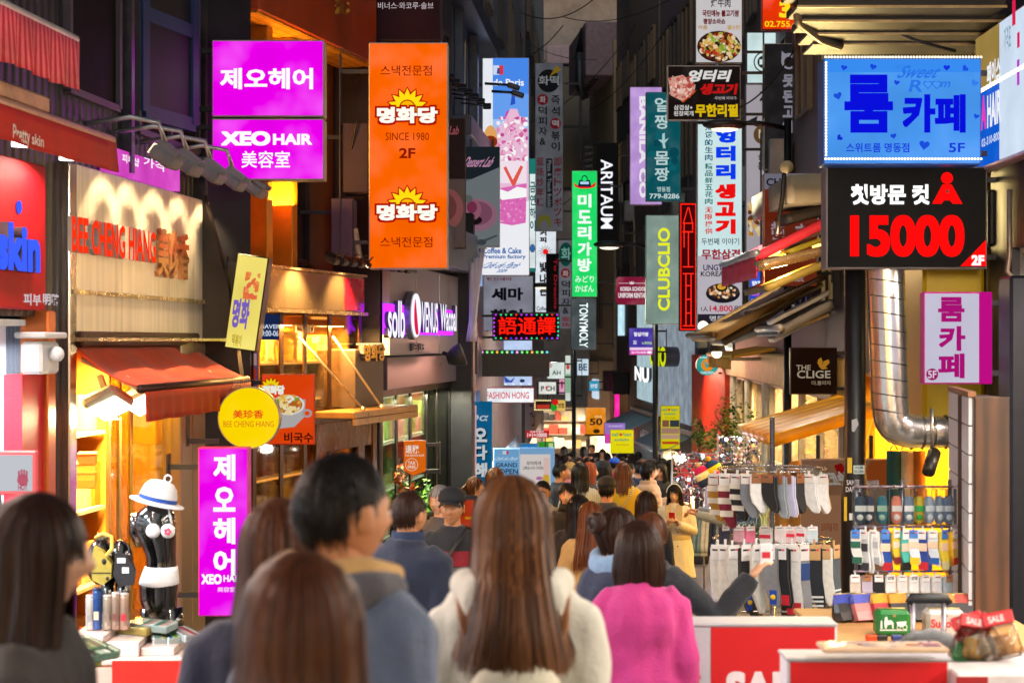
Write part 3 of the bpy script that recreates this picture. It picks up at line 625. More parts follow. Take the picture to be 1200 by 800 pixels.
# ---- L4 grey blue cafe building ------------------------------------------------------------------------------
b4, P4, L4 = block("cafe_building", "grey blue building with projecting steel frame above dessert banners", (-.86, 23.6), (-.5, 28.5), 12., mat('#6a7c9c', .5, .1, .2, 2, .1), 5., [(.3, 4.5, -2.2, .9), (.6, 2.0, 5.0, 6.2)])
window(b4, P4, .6, 2.0, 5.0, 6.2, 1, 1, '#2a3140', em('#c8a878', .7, .3))
mb = MB(P4.T)
for z in (4.55, 6.4): mb.box(-.05, L4, -.3, -.0, z, z+.28, 0, .01)
for u in (.5, 2.6): mb.box(u, u+.22, -.14, -.004, 1.2, 9, 0, .01)
part("steel_frame", mb, mat('#4a5468', .4, .5), b4)
mb = MB(P4.T)
for i in range(7): mb.box(.3+i*.62, .62+i*.62, -.06, -.004, 2.6+(i % 3)*.6, 3.0+(i % 3)*.6)
part("lit_tile", mb, em('#a8c8ff', .7, .2), b4)
room(b4, P4, .32, 4.48, -2.2, .88, 1.5, mat('#c8d8e8', .4), light=(200, '#d0e4ff'), seed=3)
t = thing("spotlight_rail", "slanting rail of small floodlights in front of the grey blue building", "light rail", W(530, 95, 92))
for i in range(7):
    p = W(527+i*7.3, 91+i*5.6, 92-i*.9); q = p+Vector((-.35, .1, .06))
    h = MB(Matrix.Translation(p) @ Matrix.Rotation(R(40), 4, 'X')); h.box(-.055, .055, -.05, .05, -.025, .025, 0, .01); part("spotlight_head", h, mat('#1a1c24', .4, .4), t)
    part("arm", MB().tube([p, q], .012, 6), mat('#202430', .4, .5), t)
for x0, y0, x1, y1, l in ((568, 98, 600, 100, "upper of two long arm floodlights before the cream drink lightbox"), (576, 107, 605, 109, "lower of two long arm floodlights before the cream drink lightbox")):
    t = thing("floodlight", l, "floodlight", W(x0, y0, 84), "long arm floodlights")
    part("arm", MB().tube([W(x0, y0, 84), W(x1, y1, 84)], .02, 6), mat('#202634', .4, .5), t)
    h = MB(Matrix.Translation(W(x1+1, y1+1, 84)) @ Matrix.Rotation(R(18), 4, 'Y')); h.box(-.08, .1, -.06, .06, -.04, .03, 0, .015); part("housing", h, mat('#2a3444', .4, .5), t)
b5, P5, L5 = block("shop_building", "narrow white tiled shop building behind the LED boards", (-.55, 29.5), (.25, 44), 13., mat('#84848e', .6, 0, .3, 2, .2), 5., [(1.0, 13., -3.2, -.6)])
room(b5, P5, 1.0, 13, -3.2, -.62, 1.6, mat('#c8d4e0', .4), light=(260, '#e8f4ff'), shelves=(4, ['#e8f0f8', '#6890b8', '#d8c8d0', '#404858'], (.2, .4)), seed=6)
b6, P6, L6 = block("shop_building", "dark far building behind the grey banners on the left", (.35, 46), (1.3, 70), 16., mat('#57545e', .6, 0, .3, 2, .2), 5., [(1, 22, -4.2, -1.3)])
room(b6, P6, 1.0, 22, -4.2, -1.32, 1.6, mat('#d8c8b0', .4), light=(420, '#fff0d8'), shelves=(4, ['#f8f0e0', '#c89060', '#d85040', '#383030'], (.2, .5)), seed=7)
# ---- far end --------------------------------------------------------------------------------------------------
conc = mat('#908682', .8, 0, .35, 1.2, .4)
b7, P7, L7 = block("concrete_building", "bare patched concrete building closing the street with a pale framed window", (-3.4, 76), (7.5, 76), 22., conc, 6., [(3.9, 7.4, -4.6, -1.2), (5.3, 7.6, 8.5, 14.0)])
mb = MB(P7.T); mb.box(4.95, 7.75, -.35, .1, 14.0, 14.8, 0, .03).box(4.95, 5.3, -.35, .1, 7.5, 14.0, 0, .03); part("pale_surround", mb, mat('#a48e98', .7), b7)
window(b7, P7, 5.3, 7.6, 8.5, 14.0, 2, 2, '#15161c', mat('#0c0d14', .2), .12)
mb = MB(P7.T)
for u, z in ((3.6, 10), (3.6, 16.5), (.6, 12.5), (.6, 17)): mb.box(u, u+1.1, -.02, .02, z, z+1.3)
part("dim_window", mb, em('#3aa89a', .12), b7)
room(b7, P7, 3.9, 7.4, -4.6, -1.2, 3., mat('#e8d8c0', .4), light=(120, '#fff0d0'), shelves=(5, ['#f4ecd8', '#d8b070', '#b04838', '#302828', '#c8d4dc'], (.2, .5)), seed=8)
mb = MB(); mb.tube([W(682, 70, 33), W(688, 38, 33), W(700, 40, 33), W(745, 48, 33)], .28, 10); part("black_duct", mb, mat('#0f0f14', .5), b7)
mb = MB(); mb.tube([W(679, 62, 34), W(679, 100, 34), W(686, 116, 34)], .15, 10); part("grey_pipe", mb, mat('#3a4048', .4, .5), b7)
# ---- right side -----------------------------------------------------------------------------------------------
b8, P8, _ = block("white_plastered_building", "pale plastered building with a boxed overhang above the handbag sign", (3.0, 66), (3.55, 59.5), 12.2, mat('#b4a68e', .7, 0, .15, 1.5, .15), 5., [(.4, 6, -4, -1.4)])
mb = MB(P8.T); mb.box(1.2, 6.2, -.95, .3, 11.0, 12.9, 0, .04); part("overhang", mb, mat('#9a8898', .7), b8)
mb = MB(P8.T)
for i in range(7): mb.box(1.5+i*.62, 1.75+i*.62, -.6, -.4, 10.97, 10.995)
part("vent_slot", mb, mat('#2a241c', .6), b8)
mb = MB(P8.T)
for i in range(22): mb.box(.2, .95, -.3, -.02, 4.0+i*.24, 4.1+i*.24)
mb.box(.12, 1.0, -.02, -.004, 3.9, 9.4); part("louvre", mb, mat('#747a86', .4, .6), b8)
room(b8, P8, .4, 6, -4, -1.42, 1.6, mat('#e8d8b8', .4), light=(420, '#ffe8c0'), shelves=(4, ['#f0e0c0', '#c89850', '#a84838'], (.2, .5)), seed=11)
mb = MB(P8.T); mb.box(.3, 6.3, -.12, -.003, -1.35, 1.0, 0, .02); part("cream_fascia", mb, mat('#cfc6a8', .5), b8)
mb = MB(P8.T); mb.box(2.2, 3.6, -.2, -.125, -.4, .3); part("lit_plate", mb, em('#d8ecff', .9, .2), b8)
b9, P9, _ = block("black_clad_building", "black clad shop building with a pink neon door frame", (3.62, 59), (3.8, 54.4), 15., mat('#1d1c20', .4, .2, .3, 2, .1), 5., [(.9, 3.4, -4, .1)])
mb = MB(P9.T); mb.box(.5, .9, -.12, .0, -3.6, .45).box(.9, 3.4, -.12, .0, .1, .45); part("neon_frame", mb, em('#ff1898', 1.3, .1), b9)
room(b9, P9, .9, 3.4, -3.9, .1, 1.2, mat('#3a2c20', .4), light=(30, '#ffc888'), seed=4)
mb = MB(P9.T); mb.box(1.0, 2.6, -.06, -.004, 1.9, 3.0); part("lit_plate", mb, em('#c8f0ff', 1.0, .25), b9)
for u in (.05, 3.5): part("loudspeaker", MB(P9.T).box(u, u+.6, -.5, -.01, .0, .7, 0, .03), mat('#0e0e12', .6), b9)
b10, P10, _ = block("grey_shop_building", "grey rendered shop building with a white lit panel above small awnings", (3.75, 54.2), (4.0, 46.5), 14., mat('#5a5450', .7, 0, .2, 2, .2), 5., [(.6, 2.0, -3.8, -.7), (3.0, 7.4, -3.8, -.9)])
mb = MB(P10.T); mb.box(3.2, 7.6, -.12, -.004, .0, 3.1, 0, .02); part("white_panel", mb, em('#b8d4dc', .8, .15), b10)
draw(b10, Plane(P10.T @ Vector((0, -.13, 0)), P10.a), [('t', "NU", (747, 430, 764, 447), '#ffffff', {'ext': .08, 'w': .05, 'glow': 1.2})], 0, 1)
room(b10, P10, 3.0, 7.4, -3.8, -.92, 1.4, mat('#e8e4dc', .4), light=(350, '#f4f4ff'), shelves=(4, ['#ffffff', '#d0d8e0', '#e8a8b8'], (.15, .3)), seed=12)
room(b10, P10, .6, 2.0, -3.8, -.7, 1.0, mat('#6a1840', .4), light=(12, '#ff88b8'))
b11, P11, _ = block("cosmetics_building", "shop with a silver curtain panel and yellow black channel letters", (4.02, 46.3), (4.35, 40.4), 13., mat('#5a5058', .6, .1, .3, 2, .2), 5., [(.2, 5.7, -3.6, -1.1)])
mb = MB(P11.T); mb.box(.1, 5.8, -.12, -.004, -.3, 2.2, 0, .02); part("silver_panel", mb, em('#a4b2c0', .62, .25), b11)
draw(b11, Plane(P11.T @ Vector((0, -.13, 0)), P11.a), [('t', "CLIO", (777, 406, 797, 429), '#d8e810', {'ext': .35, 'w': .04, 'glow': .9})], 0, 1)
room(b11, P11, .2, 5.7, -3.6, -1.1, 1.6, mat('#e8d8b0', .4), light=(500, '#fff0d0'), shelves=(4, ['#f8f0e0', '#e8c8c0', '#383038', '#e0d020'], (.15, .35)), seed=13)
b12, P12, _ = block("red_shop_building", "shop faced in bright orange red cladding with a pink glow", (4.37, 40.2), (4.55, 35.2), 12., mat('#2a2020', .6, .1, .3, 2, .2), 5., [(.3, 4.8, -3.2, -1.0)])
mb = MB(P12.T); mb.box(.05, 4.95, -.15, -.004, -.9, 1.4, 0, .02); part("red_cladding", mb, pattern('rib', '#c02c10', '#e84a20', 3.2, .5, 0, .5, 'X'), b12)
lamp("cladding_lamp", 'AREA', P12.T @ Vector((2.5, -1.2, 1.3)), 60, '#ffb090', 1.2, rot=(R(35), 0, P12.a), parent=b12)
room(b12, P12, .3, 4.8, -3.2, -1.0, 1.6, mat('#e8e8f0', .4), light=(450, '#f4f0ff'), shelves=(4, ['#ffffff', '#d8c0d0', '#a83828', '#485878'], (.15, .35)), seed=15)
b13, P13, L13 = block("glass_shop_building", "cream shop building with tall warm lit glass front beside the brown sign", (4.55, 34.8), (4.02, 20.5), 11., mat('#4a3c38', .6, .1, .3, 2, .2), 5., [(.9, 14.0, -2.9, 1.0)])
room(b13, P13, .9, 14, -2.9, 1.0, 2.2, mat('#e8cfa0', .4, 0, .15, 1), light=(1300, '#fff0d4'), shelves=(4, ['#8a6038', '#e8d0a0', '#584030', '#c8a878'], (.25, .6)), seed=16)
mb = MB(P13.T); mullions(mb, .9, 14, -2.9, 1.0, 7, 3, .08, -.05, .05); fr = part("window_frame", mb, mat('#a89c88', .4, .4), b13)
part("pane", MB(P13.T).box(.9, 14, -.01, .0, -2.9, 1.0), glass('#fff4e0', .5), fr)
mb = MB(P13.T)
for u in (.1, 3.1, 6.0): part("cream_column", MB(P13.T).box(u, u+.5, -.12, -.0, -2.9, 1.2, 0, .03), mat('#d8c8a4', .6), b13)
mb = MB(P13.T); mb.box(0, L13, -.2, -.004, 1.02, 1.5, 0, .02); part("fascia", mb, mat('#c8a860', .5), b13)
for i, u in enumerate((1.0, 2.6)):
    t = part("wall_lamp", MB(P13.T).box(u, u+.16, -.45, -.3, -.7, -.3, 0, .02), mat('#2a241c', .5), b13)
    lamp("wall_lamp_light", 'POINT', P13.T @ Vector((u+.08, -.5, -.85)), 5, '#ffd080', .06, parent=b13)
b14, P14, L14 = block("yellow_shop_building", "shop building with a glowing yellow inside behind the steel duct", (3.98, 20.3), (3.78, 13.6), 9., pattern('rib', '#3a2f18', '#6a5424', 2.0, .5, .4, .8, 'X'), 5., [(.5, 6.6, -1.9, 1.35)])
room(b14, P14, .5, 6.6, -1.9, 1.35, 2.2, mat('#e8a410', .5, 0, .1, 2, .05), light=(420, '#ffd060'), shelves=(4, ['#e8b020', '#f8e0a0', '#c85820', '#3a3028'], (.15, .4)), seed=17)
mb = MB(P14.T); mb.box(5.3, 6.7, -.5, -.01, .95, 2.45, 0, .03); part("yellow_box", mb, mat('#c4a408', .5, 0, .12, 3, .05), b14)
for a, b in ((935, 0), (1100, 1)): pass
lamp("wall_wash_lamp", 'AREA', P14.T @ Vector((3.4, -1.0, 3.0)), 35, '#ffe090', .8, rot=(R(115), 0, P14.a), parent=b14)
b15, P15, L15 = block("corner_shop_building", "near corner building with dark steel posts behind the sock stand", (3.76, 13.4), (3.5, -2), 9., mat('#26262c', .45, .4, .2, 3, .1), 5., [(.6, 13, -1.2, 2.4)])
room(b15, P15, .6, 13, -1.2, 2.4, 2.2, mat('#d8d4d0', .5), light=(420, '#fff0e0'), shelves=(4, ['#f0e8e0', '#c8a8b8', '#484048', '#c02838', '#e8d040'], (.2, .5)), seed=18)

# upper storeys: windows (lit panes added to relieve the black walls), air conditioners, pipes
rr = random.Random(12); WL = mat('#0b0d14', .15, 0, .3, 3, .02)
for b_, p_, L_, z0, n_, fl in ((b3, P3, L3, 4.2, 2, 2), (b4, P4, L4, 7.2, 2, 1), (b5, P5, L5, 2.4, 4, 3), (b6, P6, L6, 2.2, 6, 4), (b8, P8, 6., 2.2, 1, 1), (b9, P9, 4.5, 4.2, 2, 3), (b10, P10, 7.6, 3.6, 3, 3), (b11, P11, 5.8, 3.0, 3, 3), (b12, P12, 4.9, 2.2, 2, 3), (b13, P13, L13, 2.2, 6, 3), (b14, P14, L14, 4.4, 3, 1)):
    for j in range(fl):
        for i in range(n_):
            u = L_*(i+.5)/n_; z = z0+j*2.7; w = min(.62, L_/n_*.36); lit = rr.random()
            window(b_, p_, u-w, u+w, z, z+1.45, 2, 1, '#3a3a40' if i % 2 else '#5a5048', WL, .05, -.03, lit=em(['#c8a060', '#90b0c8', '#d8c090'][int(lit*30) % 3], .16+.3*lit, .3) if lit < .22 else None)
AC = []
for k, (p_, u, z, nm) in enumerate(((P10, 1.4, 5.4, "grey rendered shop"), (P11, 4.2, 4.7, "cosmetics shop"), (P12, 1.4, 4.0, "red clad shop"), (P13, 4.0, 4.2, "cream glass shop"), (P13, 9.0, 4.1, "cream glass shop's near half"), (P6, 8.0, 4.0, "dark far building"), (P5, 6.0, 4.3, "white tiled building"), (P9, 2.2, 6.3, "black clad building"))):
    t = thing("air_conditioner", "outdoor air conditioner unit on the upper wall of the "+nm, "air conditioner", p_.T @ Vector((u, -.2, z)), "air conditioners on the upper walls")
    part("casing", MB(p_.T).box(u-.4, u+.4, -.36, -.04, z, z+.62, 0, .015), mat('#8a8c8c', .5, .1, .3, 4, .1), t)
    g = MB(p_.T @ Matrix.Translation((u-.1, -.362, z+.31)) @ Matrix.Rotation(R(90), 4, 'X'))
    for r_ in (.08, .15, .22): g.tube([(r_*math.cos(a), r_*math.sin(a), 0) for a in np.linspace(0, 6.283, 21)], .008, 5)
    part("fan_grille", g, mat('#2a2c2e', .5), t); part("bracket", MB(p_.T).box(u-.38, u-.34, -.38, -.0, z-.05, z-.01).box(u+.34, u+.38, -.38, -.0, z-.05, z-.01), mat('#3a3a3c', .5, .5), t)
    part("hose", MB(p_.T).tube([(u+.38, -.2, z+.2), (u+.55, -.08, z), (u+.56, -.06, z-1.4)], .03, 7), mat('#a09888', .7), t)
# ================================================================ hanging signs
G1 = "signs hung out over the street"
mg = '#f000f0'
sign("magenta lightbox with white hangul, upper box of the pair", "sign", (248, 47, 380, 137), 140, mg,
     [('t', "제오헤어", (258, 80, 367, 105), '#fff', {'w': .035})], depth=.2, grp="pair of magenta lightboxes", mounts=[('L', .22)], rim='#9a968c', var=.1)
sign("magenta lightbox reading HAIR with small characters, lower box of the pair", "sign", (248, 139, 380, 211), 140, mg,
     [('t', "XEO", (259, 154, 317, 171), '#fff', {'w': .06}), ('t', "HAIR", (320, 157, 366, 170), '#fff', {'w': .05}), ('t', "美容室", (283, 177, 340, 197), '#fff', {'w': .012})],
     depth=.2, grp="pair of magenta lightboxes", mounts=[('L', .22)], rim='#9a968c', var=.1)
br, dr = '#8a1800', '#b01000'
def crest(x0, x1, yb, cy, r):
    cx = (x0+x1)/2
    h = yb[1]-yb[0]
    return flower(cx, cy, r)+[('t', "명화당", (x0-2.5, yb[0]-2.5, x1+2.5, yb[1]+2.5), dr, {'w': .14}), ('t', "명화당", (x0, yb[0], x1, yb[1]), '#fffdf0', {'w': .06})]
sign("tall orange lightbox with two yellow flower crests and brown writing", "sign", (432, 50, 525, 315), 118, '#ff6500',
     [('t', "스낵전문점", (446, 77, 506, 89), br, {'w': .005})]+crest(442, 513, (126, 145), 127, 23)+
     [('t', "SINCE 1980", (452, 156, 503, 165), br, {'w': .0}), ('t', "2F", (468, 174, 487, 186), br, {'w': .03})]+crest(442, 513, (240, 259), 242, 23)+
     [('t', "스낵전문점", (446, 278, 507, 290), br, {'w': .005})], depth=.26, mounts=[('L', .3)], rim='#b9b2a8', grp=G1, var=.1)
sign("half hidden orange lightbox with a flower crest behind the hair signs", "sign", (236, 140, 284, 288), 131, '#ff6a08',
     crest(232, 270, (242, 262), 242, 22)+[('t', "전문점", (250, 278, 268, 286), br)], depth=.2, mounts=[('L', .25)], rim='#a07040', grp=G1)
sign("dark maroon sign with a single row of pale hangul", "sign", (435, -60, 517, 48), 110, '#24081a',
     [('t', "비너스·와코루·솔브", (443, 3, 508, 11), '#d8c8cc', {'w': .0, 'glow': .8})], depth=.3, glow=0, mounts=[('L', .4)], rim='#2a1220', grp=G1, rough=.3)
# ---- middle left
sign("unlit photo banner of a dark dessert beside the tall orange lightbox", "banner", (524, 138, 546, 292), 96, '#2b2024',
     [('q', (525, 210, 545, 290), '#59525a'), ('d', 524, 245, 19, 24, '#a9687c'), ('d', 522, 243, 13, 16, '#7a3c50'), ('t', "Lab", (527, 148, 538, 158), '#d87090', {'shear': .2})], depth=.03, glow=0, mounts=[('L', .2)], grp="dessert cafe banners", rim='#3a3436')
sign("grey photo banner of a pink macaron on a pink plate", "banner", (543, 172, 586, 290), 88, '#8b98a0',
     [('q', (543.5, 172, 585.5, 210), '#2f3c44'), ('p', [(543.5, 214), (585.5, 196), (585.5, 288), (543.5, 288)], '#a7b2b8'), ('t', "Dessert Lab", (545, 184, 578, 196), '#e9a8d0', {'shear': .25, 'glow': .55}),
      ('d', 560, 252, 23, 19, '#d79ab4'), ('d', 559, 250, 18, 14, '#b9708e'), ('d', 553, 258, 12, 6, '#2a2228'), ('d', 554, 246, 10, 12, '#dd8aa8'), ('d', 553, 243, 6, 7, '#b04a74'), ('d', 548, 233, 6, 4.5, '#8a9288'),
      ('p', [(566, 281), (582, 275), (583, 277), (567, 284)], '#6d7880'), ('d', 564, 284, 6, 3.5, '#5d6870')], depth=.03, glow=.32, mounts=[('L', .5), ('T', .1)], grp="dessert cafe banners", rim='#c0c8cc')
pk = ['#f2c4dc', '#fff4fa', '#e890b8', '#d86aa8', '#ffffff', '#f0b0d0', '#c84a90']
cafe = [('q', (565, 235, 620, 322), '#f4f4fb'), ('q', (577.5, 68.5, 619.5, 110), '#4a8cf0'), ('q', (577.5, 110, 619.5, 140), '#6aa4f6'), ('q', (577.5, 140, 619.5, 190), '#a9c8fa'), ('q', (577.5, 190, 619.5, 236), '#dfe8fb'),
        ('q', (578, 77, 590, 88), '#cfe0fa'), ('q', (585, 77, 590, 88), '#d83a4a'), ('p', [(582, 87), (586, 87), (585, 80), (583, 80)], '#334a90'), ('t', "de Paris", (578, 93, 614, 101), '#ffffff', {'w': .02}),
        ('p', [(600, 110), (603, 110), (604, 122), (598, 124)], '#2a55c8'), ('p', [(594, 130), (607, 130), (611, 140), (590, 140)], '#c848b8'),
        ('p', [(598, 128), (606, 128), (619, 165), (619, 236), (586, 236), (580, 165)], '#efc0dc')]
cafe += blobs((582, 138, 618.5, 190), pk, 130, 3, .03, .1)+[('q', (583, 190, 617, 216), '#f8e6f2'), ('p', [(590, 198), (593, 196), (601, 212), (610, 195), (613, 197), (602, 222)], '#e85a4a'),
        ('p', [(584, 222), (617, 216), (616, 262), (600, 265), (584, 262)], '#e06cb8'), ('p', [(584, 222), (595, 226), (606, 220), (617, 222), (617, 232), (584, 236)], '#fff')]+blobs((585, 234, 616, 261), ['#e884c4', '#d860b0', '#f2a0d0'], 40, 4, .03, .08)
cafe += [('d', 575, 165, 8, 16, '#e8a860'), ('d', 575, 168, 8, 7, '#8a3010'), ('t', "Coffee & Cake", (566, 291, 611, 298), '#2a6ab0', {'w': .03}), ('t', "Premium factory", (566, 299, 616, 305), '#2a6ab0', {'w': .03}), ('t', "Cafe de Paris", (567, 308, 609, 315), '#4a7ab8', {'shear': .3}), ('t', "2009", (583, 316, 594, 320), '#4a7ab8', {'shear': .3})]
sign("tall sky blue lightbox with a pink whipped cream drink", "sign", (565, 68, 620, 323), 74, '#f0f2fa', cafe, depth=.2, mounts=[('L', .4)], rim='#c8ccd0', grp=G1, glow=.92, var=.05)
sign("grey panel with the two large black hangul behind the red LED board", "sign", (566, 323, 625, 388), 66, '#a2a3b4',
     [('t', "세마", (576, 337, 613, 352), '#15151c', {'w': .05}), ('t', "핸인", (575, 362, 613, 378), '#15151c', {'w': .05}), ('t', "핸인세마", (570, 325, 600, 329), '#802030')], glow=.55, mounts=[('L', .3)], grp=G1)
sign("red LED board with characters and coloured bulbs round its rim", "LED board", (577, 366, 656, 399), 69, '#1a0508',
     [('t', "語通譯", (584, 371, 651, 392), '#ff1808', {'w': .015, 'glow': 1.3})]+[('d', x, 368.8, 1.1, 1.1, c) for x, c in zip(np.linspace(581, 653, 13), ['#c030ff', '#20e080', '#20e080', '#20e080', '#ff3020', '#c030ff', '#a040ff']*2)]+
     [('d', x, 396.2, 1.1, 1.1, c) for x, c in zip(np.linspace(581, 653, 13), ['#20e080', '#20e080', '#ff3020', '#4040ff', '#a040ff', '#c030ff', '#e040ff']*2)]+
     [('d', xx, yy, 1.1, 1.1, c) for xx, c in ((579, '#d040ff'), (654, '#20e0b0')) for yy in (373, 378, 383, 388, 393)], glow=1.2, mounts=[('L', .35)], rim='#14141a', var=0, grp="LED message boards", name='led_board', edge=.03)
sign("switched off LED board with a row of coloured bulbs along its top", "LED board", (562, 410, 644, 441), 68, '#15161a',
     [('d', x, 412.5+(x-562)*.0, 1.5, 1.5, c) for x, c in zip(np.linspace(565, 641, 14), ['#ffb0ff', '#80ff90', '#70ff60', '#ffc040', '#60ff80', '#b0ffa0', '#60e0ff'][:7]*2)]+
     [('q', (x, 419, x+.35, 438), '#2a2c30', {'glow': 0}) for x in np.linspace(566, 640, 26)]+[('q', (565, y, 641, y+.35), '#2a2c30', {'glow': 0}) for y in np.linspace(420, 438, 7)], glow=1.1, mounts=[('L', .35)], yaw=6, rim='#202126', var=0, grp="LED message boards", name='led_board')
for o in bpy.data.objects:
    if o.name.startswith('face') and o.parent and 'switched off' in o.parent.get('label', ''): o.data.materials[0] = mat('#0b0c0e', .4)
sign("white lightbox with red capitals hanging under the LED boards", "sign", (566, 454, 626, 472), 64, '#f4f6fa',
     [('t', "FASHION HONG", (570, 459, 620, 467), '#d03048', {'w': .012})], mounts=[('L', .3)], rim='#b03040', grp=G1, depth=.2)
sign("pale blue bulb lit panel hanging between the two LED boards", "sign", (570, 388, 624, 452), 55, '#bcd0f4',
     blobs((575, 396, 620, 404), ['#20306a', '#3050a0'], 5, 8, .02, .05)+[('p', [(590, 440), (598, 446), (604, 441), (600, 448), (592, 448)], '#3050b0'), ('d', 612, 446, 3, 2, '#203060')]+
     [('d', x, 450, 1.3, .9, '#ffffff') for x in np.linspace(574, 620, 6)]+[('d', x, 390, 1.3, .9, '#ffffff') for x in np.linspace(574, 620, 6)], glow=.95, mounts=[('L', .3)], grp=G1)
# ---- grey pizza banners and neighbours
gr = '#8d909a'
sign("tall grey rice cake shop banner with painted glow and a yellow pizza slice", "banner", (627, 74, 660, 271), 52, gr,  # unlit cloth; a faint emission stands in for light on it
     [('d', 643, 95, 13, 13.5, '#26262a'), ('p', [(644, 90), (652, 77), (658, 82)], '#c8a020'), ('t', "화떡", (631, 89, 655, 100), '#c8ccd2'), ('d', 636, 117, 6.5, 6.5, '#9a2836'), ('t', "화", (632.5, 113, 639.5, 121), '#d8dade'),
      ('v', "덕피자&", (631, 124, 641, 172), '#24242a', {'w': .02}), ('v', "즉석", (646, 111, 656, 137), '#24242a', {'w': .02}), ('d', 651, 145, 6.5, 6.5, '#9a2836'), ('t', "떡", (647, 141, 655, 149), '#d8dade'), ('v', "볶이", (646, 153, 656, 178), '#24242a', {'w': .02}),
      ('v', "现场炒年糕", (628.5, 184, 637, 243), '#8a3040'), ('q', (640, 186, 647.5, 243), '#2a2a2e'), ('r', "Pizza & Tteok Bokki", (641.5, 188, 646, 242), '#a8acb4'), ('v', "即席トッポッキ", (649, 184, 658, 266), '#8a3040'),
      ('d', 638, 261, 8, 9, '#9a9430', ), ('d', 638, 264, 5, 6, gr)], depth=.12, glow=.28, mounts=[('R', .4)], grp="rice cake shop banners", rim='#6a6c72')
sign("narrow white and teal sign sliver beside the tall grey banner", "sign", (620, 186, 628, 318), 64, '#e8f4f4',
     [('q', (620.5, 186, 627.5, 204), '#1d7a70'), ('v', "금연하이", (621, 212, 627.5, 272), '#1d6a68', {'w': .03}), ('d', 624, 291, 3.3, 5, '#3a6aa0'), ('q', (620.5, 314, 627.5, 318), '#1d7a70')], glow=.9, mounts=[('L', .6)], grp=G1)
sign("slim white lightbox with a red sun among black spikes", "sign", (627, 269, 652, 366), 46, '#e6eef6',
     [('v', "커피", (632.5, 269, 640.5, 285), '#1a1a22', {'w': .06})]+[('p', [(639.3+math.cos(a)*4, 295+math.sin(a)*4), (639.3+math.cos(a+.12)*9.5, 295+math.sin(a+.12)*9.5), (639.3+math.cos(a+.2)*4, 295+math.sin(a+.2)*4)], '#15151a') for a in np.arange(0, 6.28, .45)]+
     [('d', 639.3, 295, 3.4, 3.4, '#f02020'), ('v', "빛나는", (632.5, 306, 640.5, 348), '#1a1a22', {'w': .06}), ('t', "Coffee", (629, 359, 641, 364), '#303848')], glow=.95, mounts=[('R', .4)], grp=G1)
sign("dark narrow sign with thin red script beside the red sun lightbox", "sign", (640, 297, 655, 366), 50, '#1c1418',
     [('r', "To Dreams", (649, 303, 653, 362), '#a01828', {'glow': .7})], glow=0, mounts=[('R', .4)], grp=G1, rim='#26202a')
sign("smaller grey banner with painted glow and a teal circle near the lamp post", "banner", (654, 281, 671, 385), 48, gr,  # no lamp inside; brightness is put into the cloth as emission
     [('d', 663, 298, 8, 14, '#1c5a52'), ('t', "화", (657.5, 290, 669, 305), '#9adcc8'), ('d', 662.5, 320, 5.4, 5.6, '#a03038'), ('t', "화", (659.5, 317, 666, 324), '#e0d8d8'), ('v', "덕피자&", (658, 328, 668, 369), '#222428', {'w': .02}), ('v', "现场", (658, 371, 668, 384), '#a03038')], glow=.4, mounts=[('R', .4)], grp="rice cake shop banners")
sign("bright green lightbox with white hangul and a black handbag", "sign", (670, 200, 700, 348), 56, '#1fe06a',
     [('p', [(672, 214), (678, 218), (692, 218), (699, 213), (697, 219), (690, 221), (680, 221), (674, 219)], '#f01818'), ('p', [(679, 211), (691, 211), (693, 219), (677, 219)], '#102038'), ('q', (680, 213, 690, 216), '#b8d8ff'), ('d', 685, 209.5, 3.6, 4, '#102038'), ('d', 685, 210, 2.6, 3.2, '#1fe06a')]+
     [('v', "미도리가방", (677, 226, 693, 320), '#f4fff8', {'w': .045}), ('t', "みどり", (674, 323, 696, 331), '#f0fff4', {'w': .01}), ('t', "かばん", (674, 334, 696, 342), '#f0fff4', {'w': .01})], mounts=[('R', .5)], rim='#9ad8b0', grp=G1, var=.12)
sign("black sign with white capitals running down it", "sign", (697, 167, 725, 287), 52, '#12131a',
     [('r', "ARITAUM", (704, 187, 718, 268), '#f4f4ff', {'w': .012, 'glow': 1.1})], glow=0, depth=.2, mounts=[('R', .4)], rim='#14151c', grp=G1)
sign("grey framed sign of thin white backlit capitals below the green lightbox", "sign", (669, 349, 699, 410), 50, '#5f6a6c',
     [('r', "TONYMOLY", (679, 355, 689, 407), '#f0ffff', {'w': .012, 'glow': 1.2})], glow=.5, depth=.22, mounts=[('R', .4)], rim='#7f7f78', grp=G1)
sign("lilac lightbox with white capitals behind the teal sign", "sign", (738, 102, 776, 240), 62, '#c79ee4',
     [('r', "BANILA CO", (749, 113, 758, 232), '#fbf4ff', {'w': .05})], mounts=[('R', .5)], rim='#b890c8', grp=G1, glow=.85)
sign("teal sign with white hangul and a dancing figure", "sign", (757, 108, 798, 236), 66, '#0c5a64',
     blobs((758, 150, 797, 200), ['#0f6670', '#0a4c58'], 9, 5, .1, .2)+[('v', "얼짱", (767, 113, 784, 153), '#c8e4e4'), ('p', [(776, 157), (779, 156), (779, 164), (784, 162), (779, 168), (780, 174), (777, 174), (776, 168), (771, 164), (776, 164)], '#b8dcdc'), ('v', "몸짱", (767, 176, 784, 214), '#c8e4e4'), ('t', "명동점", (770, 219, 785, 225), '#c0dcdc'), ('t', "779-8286", (761, 227, 796, 233), '#d8ecec')], glow=.8, mounts=[('R', .3)], rim='#4a6468', grp=G1, var=.1)
meat = ['#f0c8b8', '#d87868', '#f8e0d4', '#b84840', '#e89888', '#c86058']
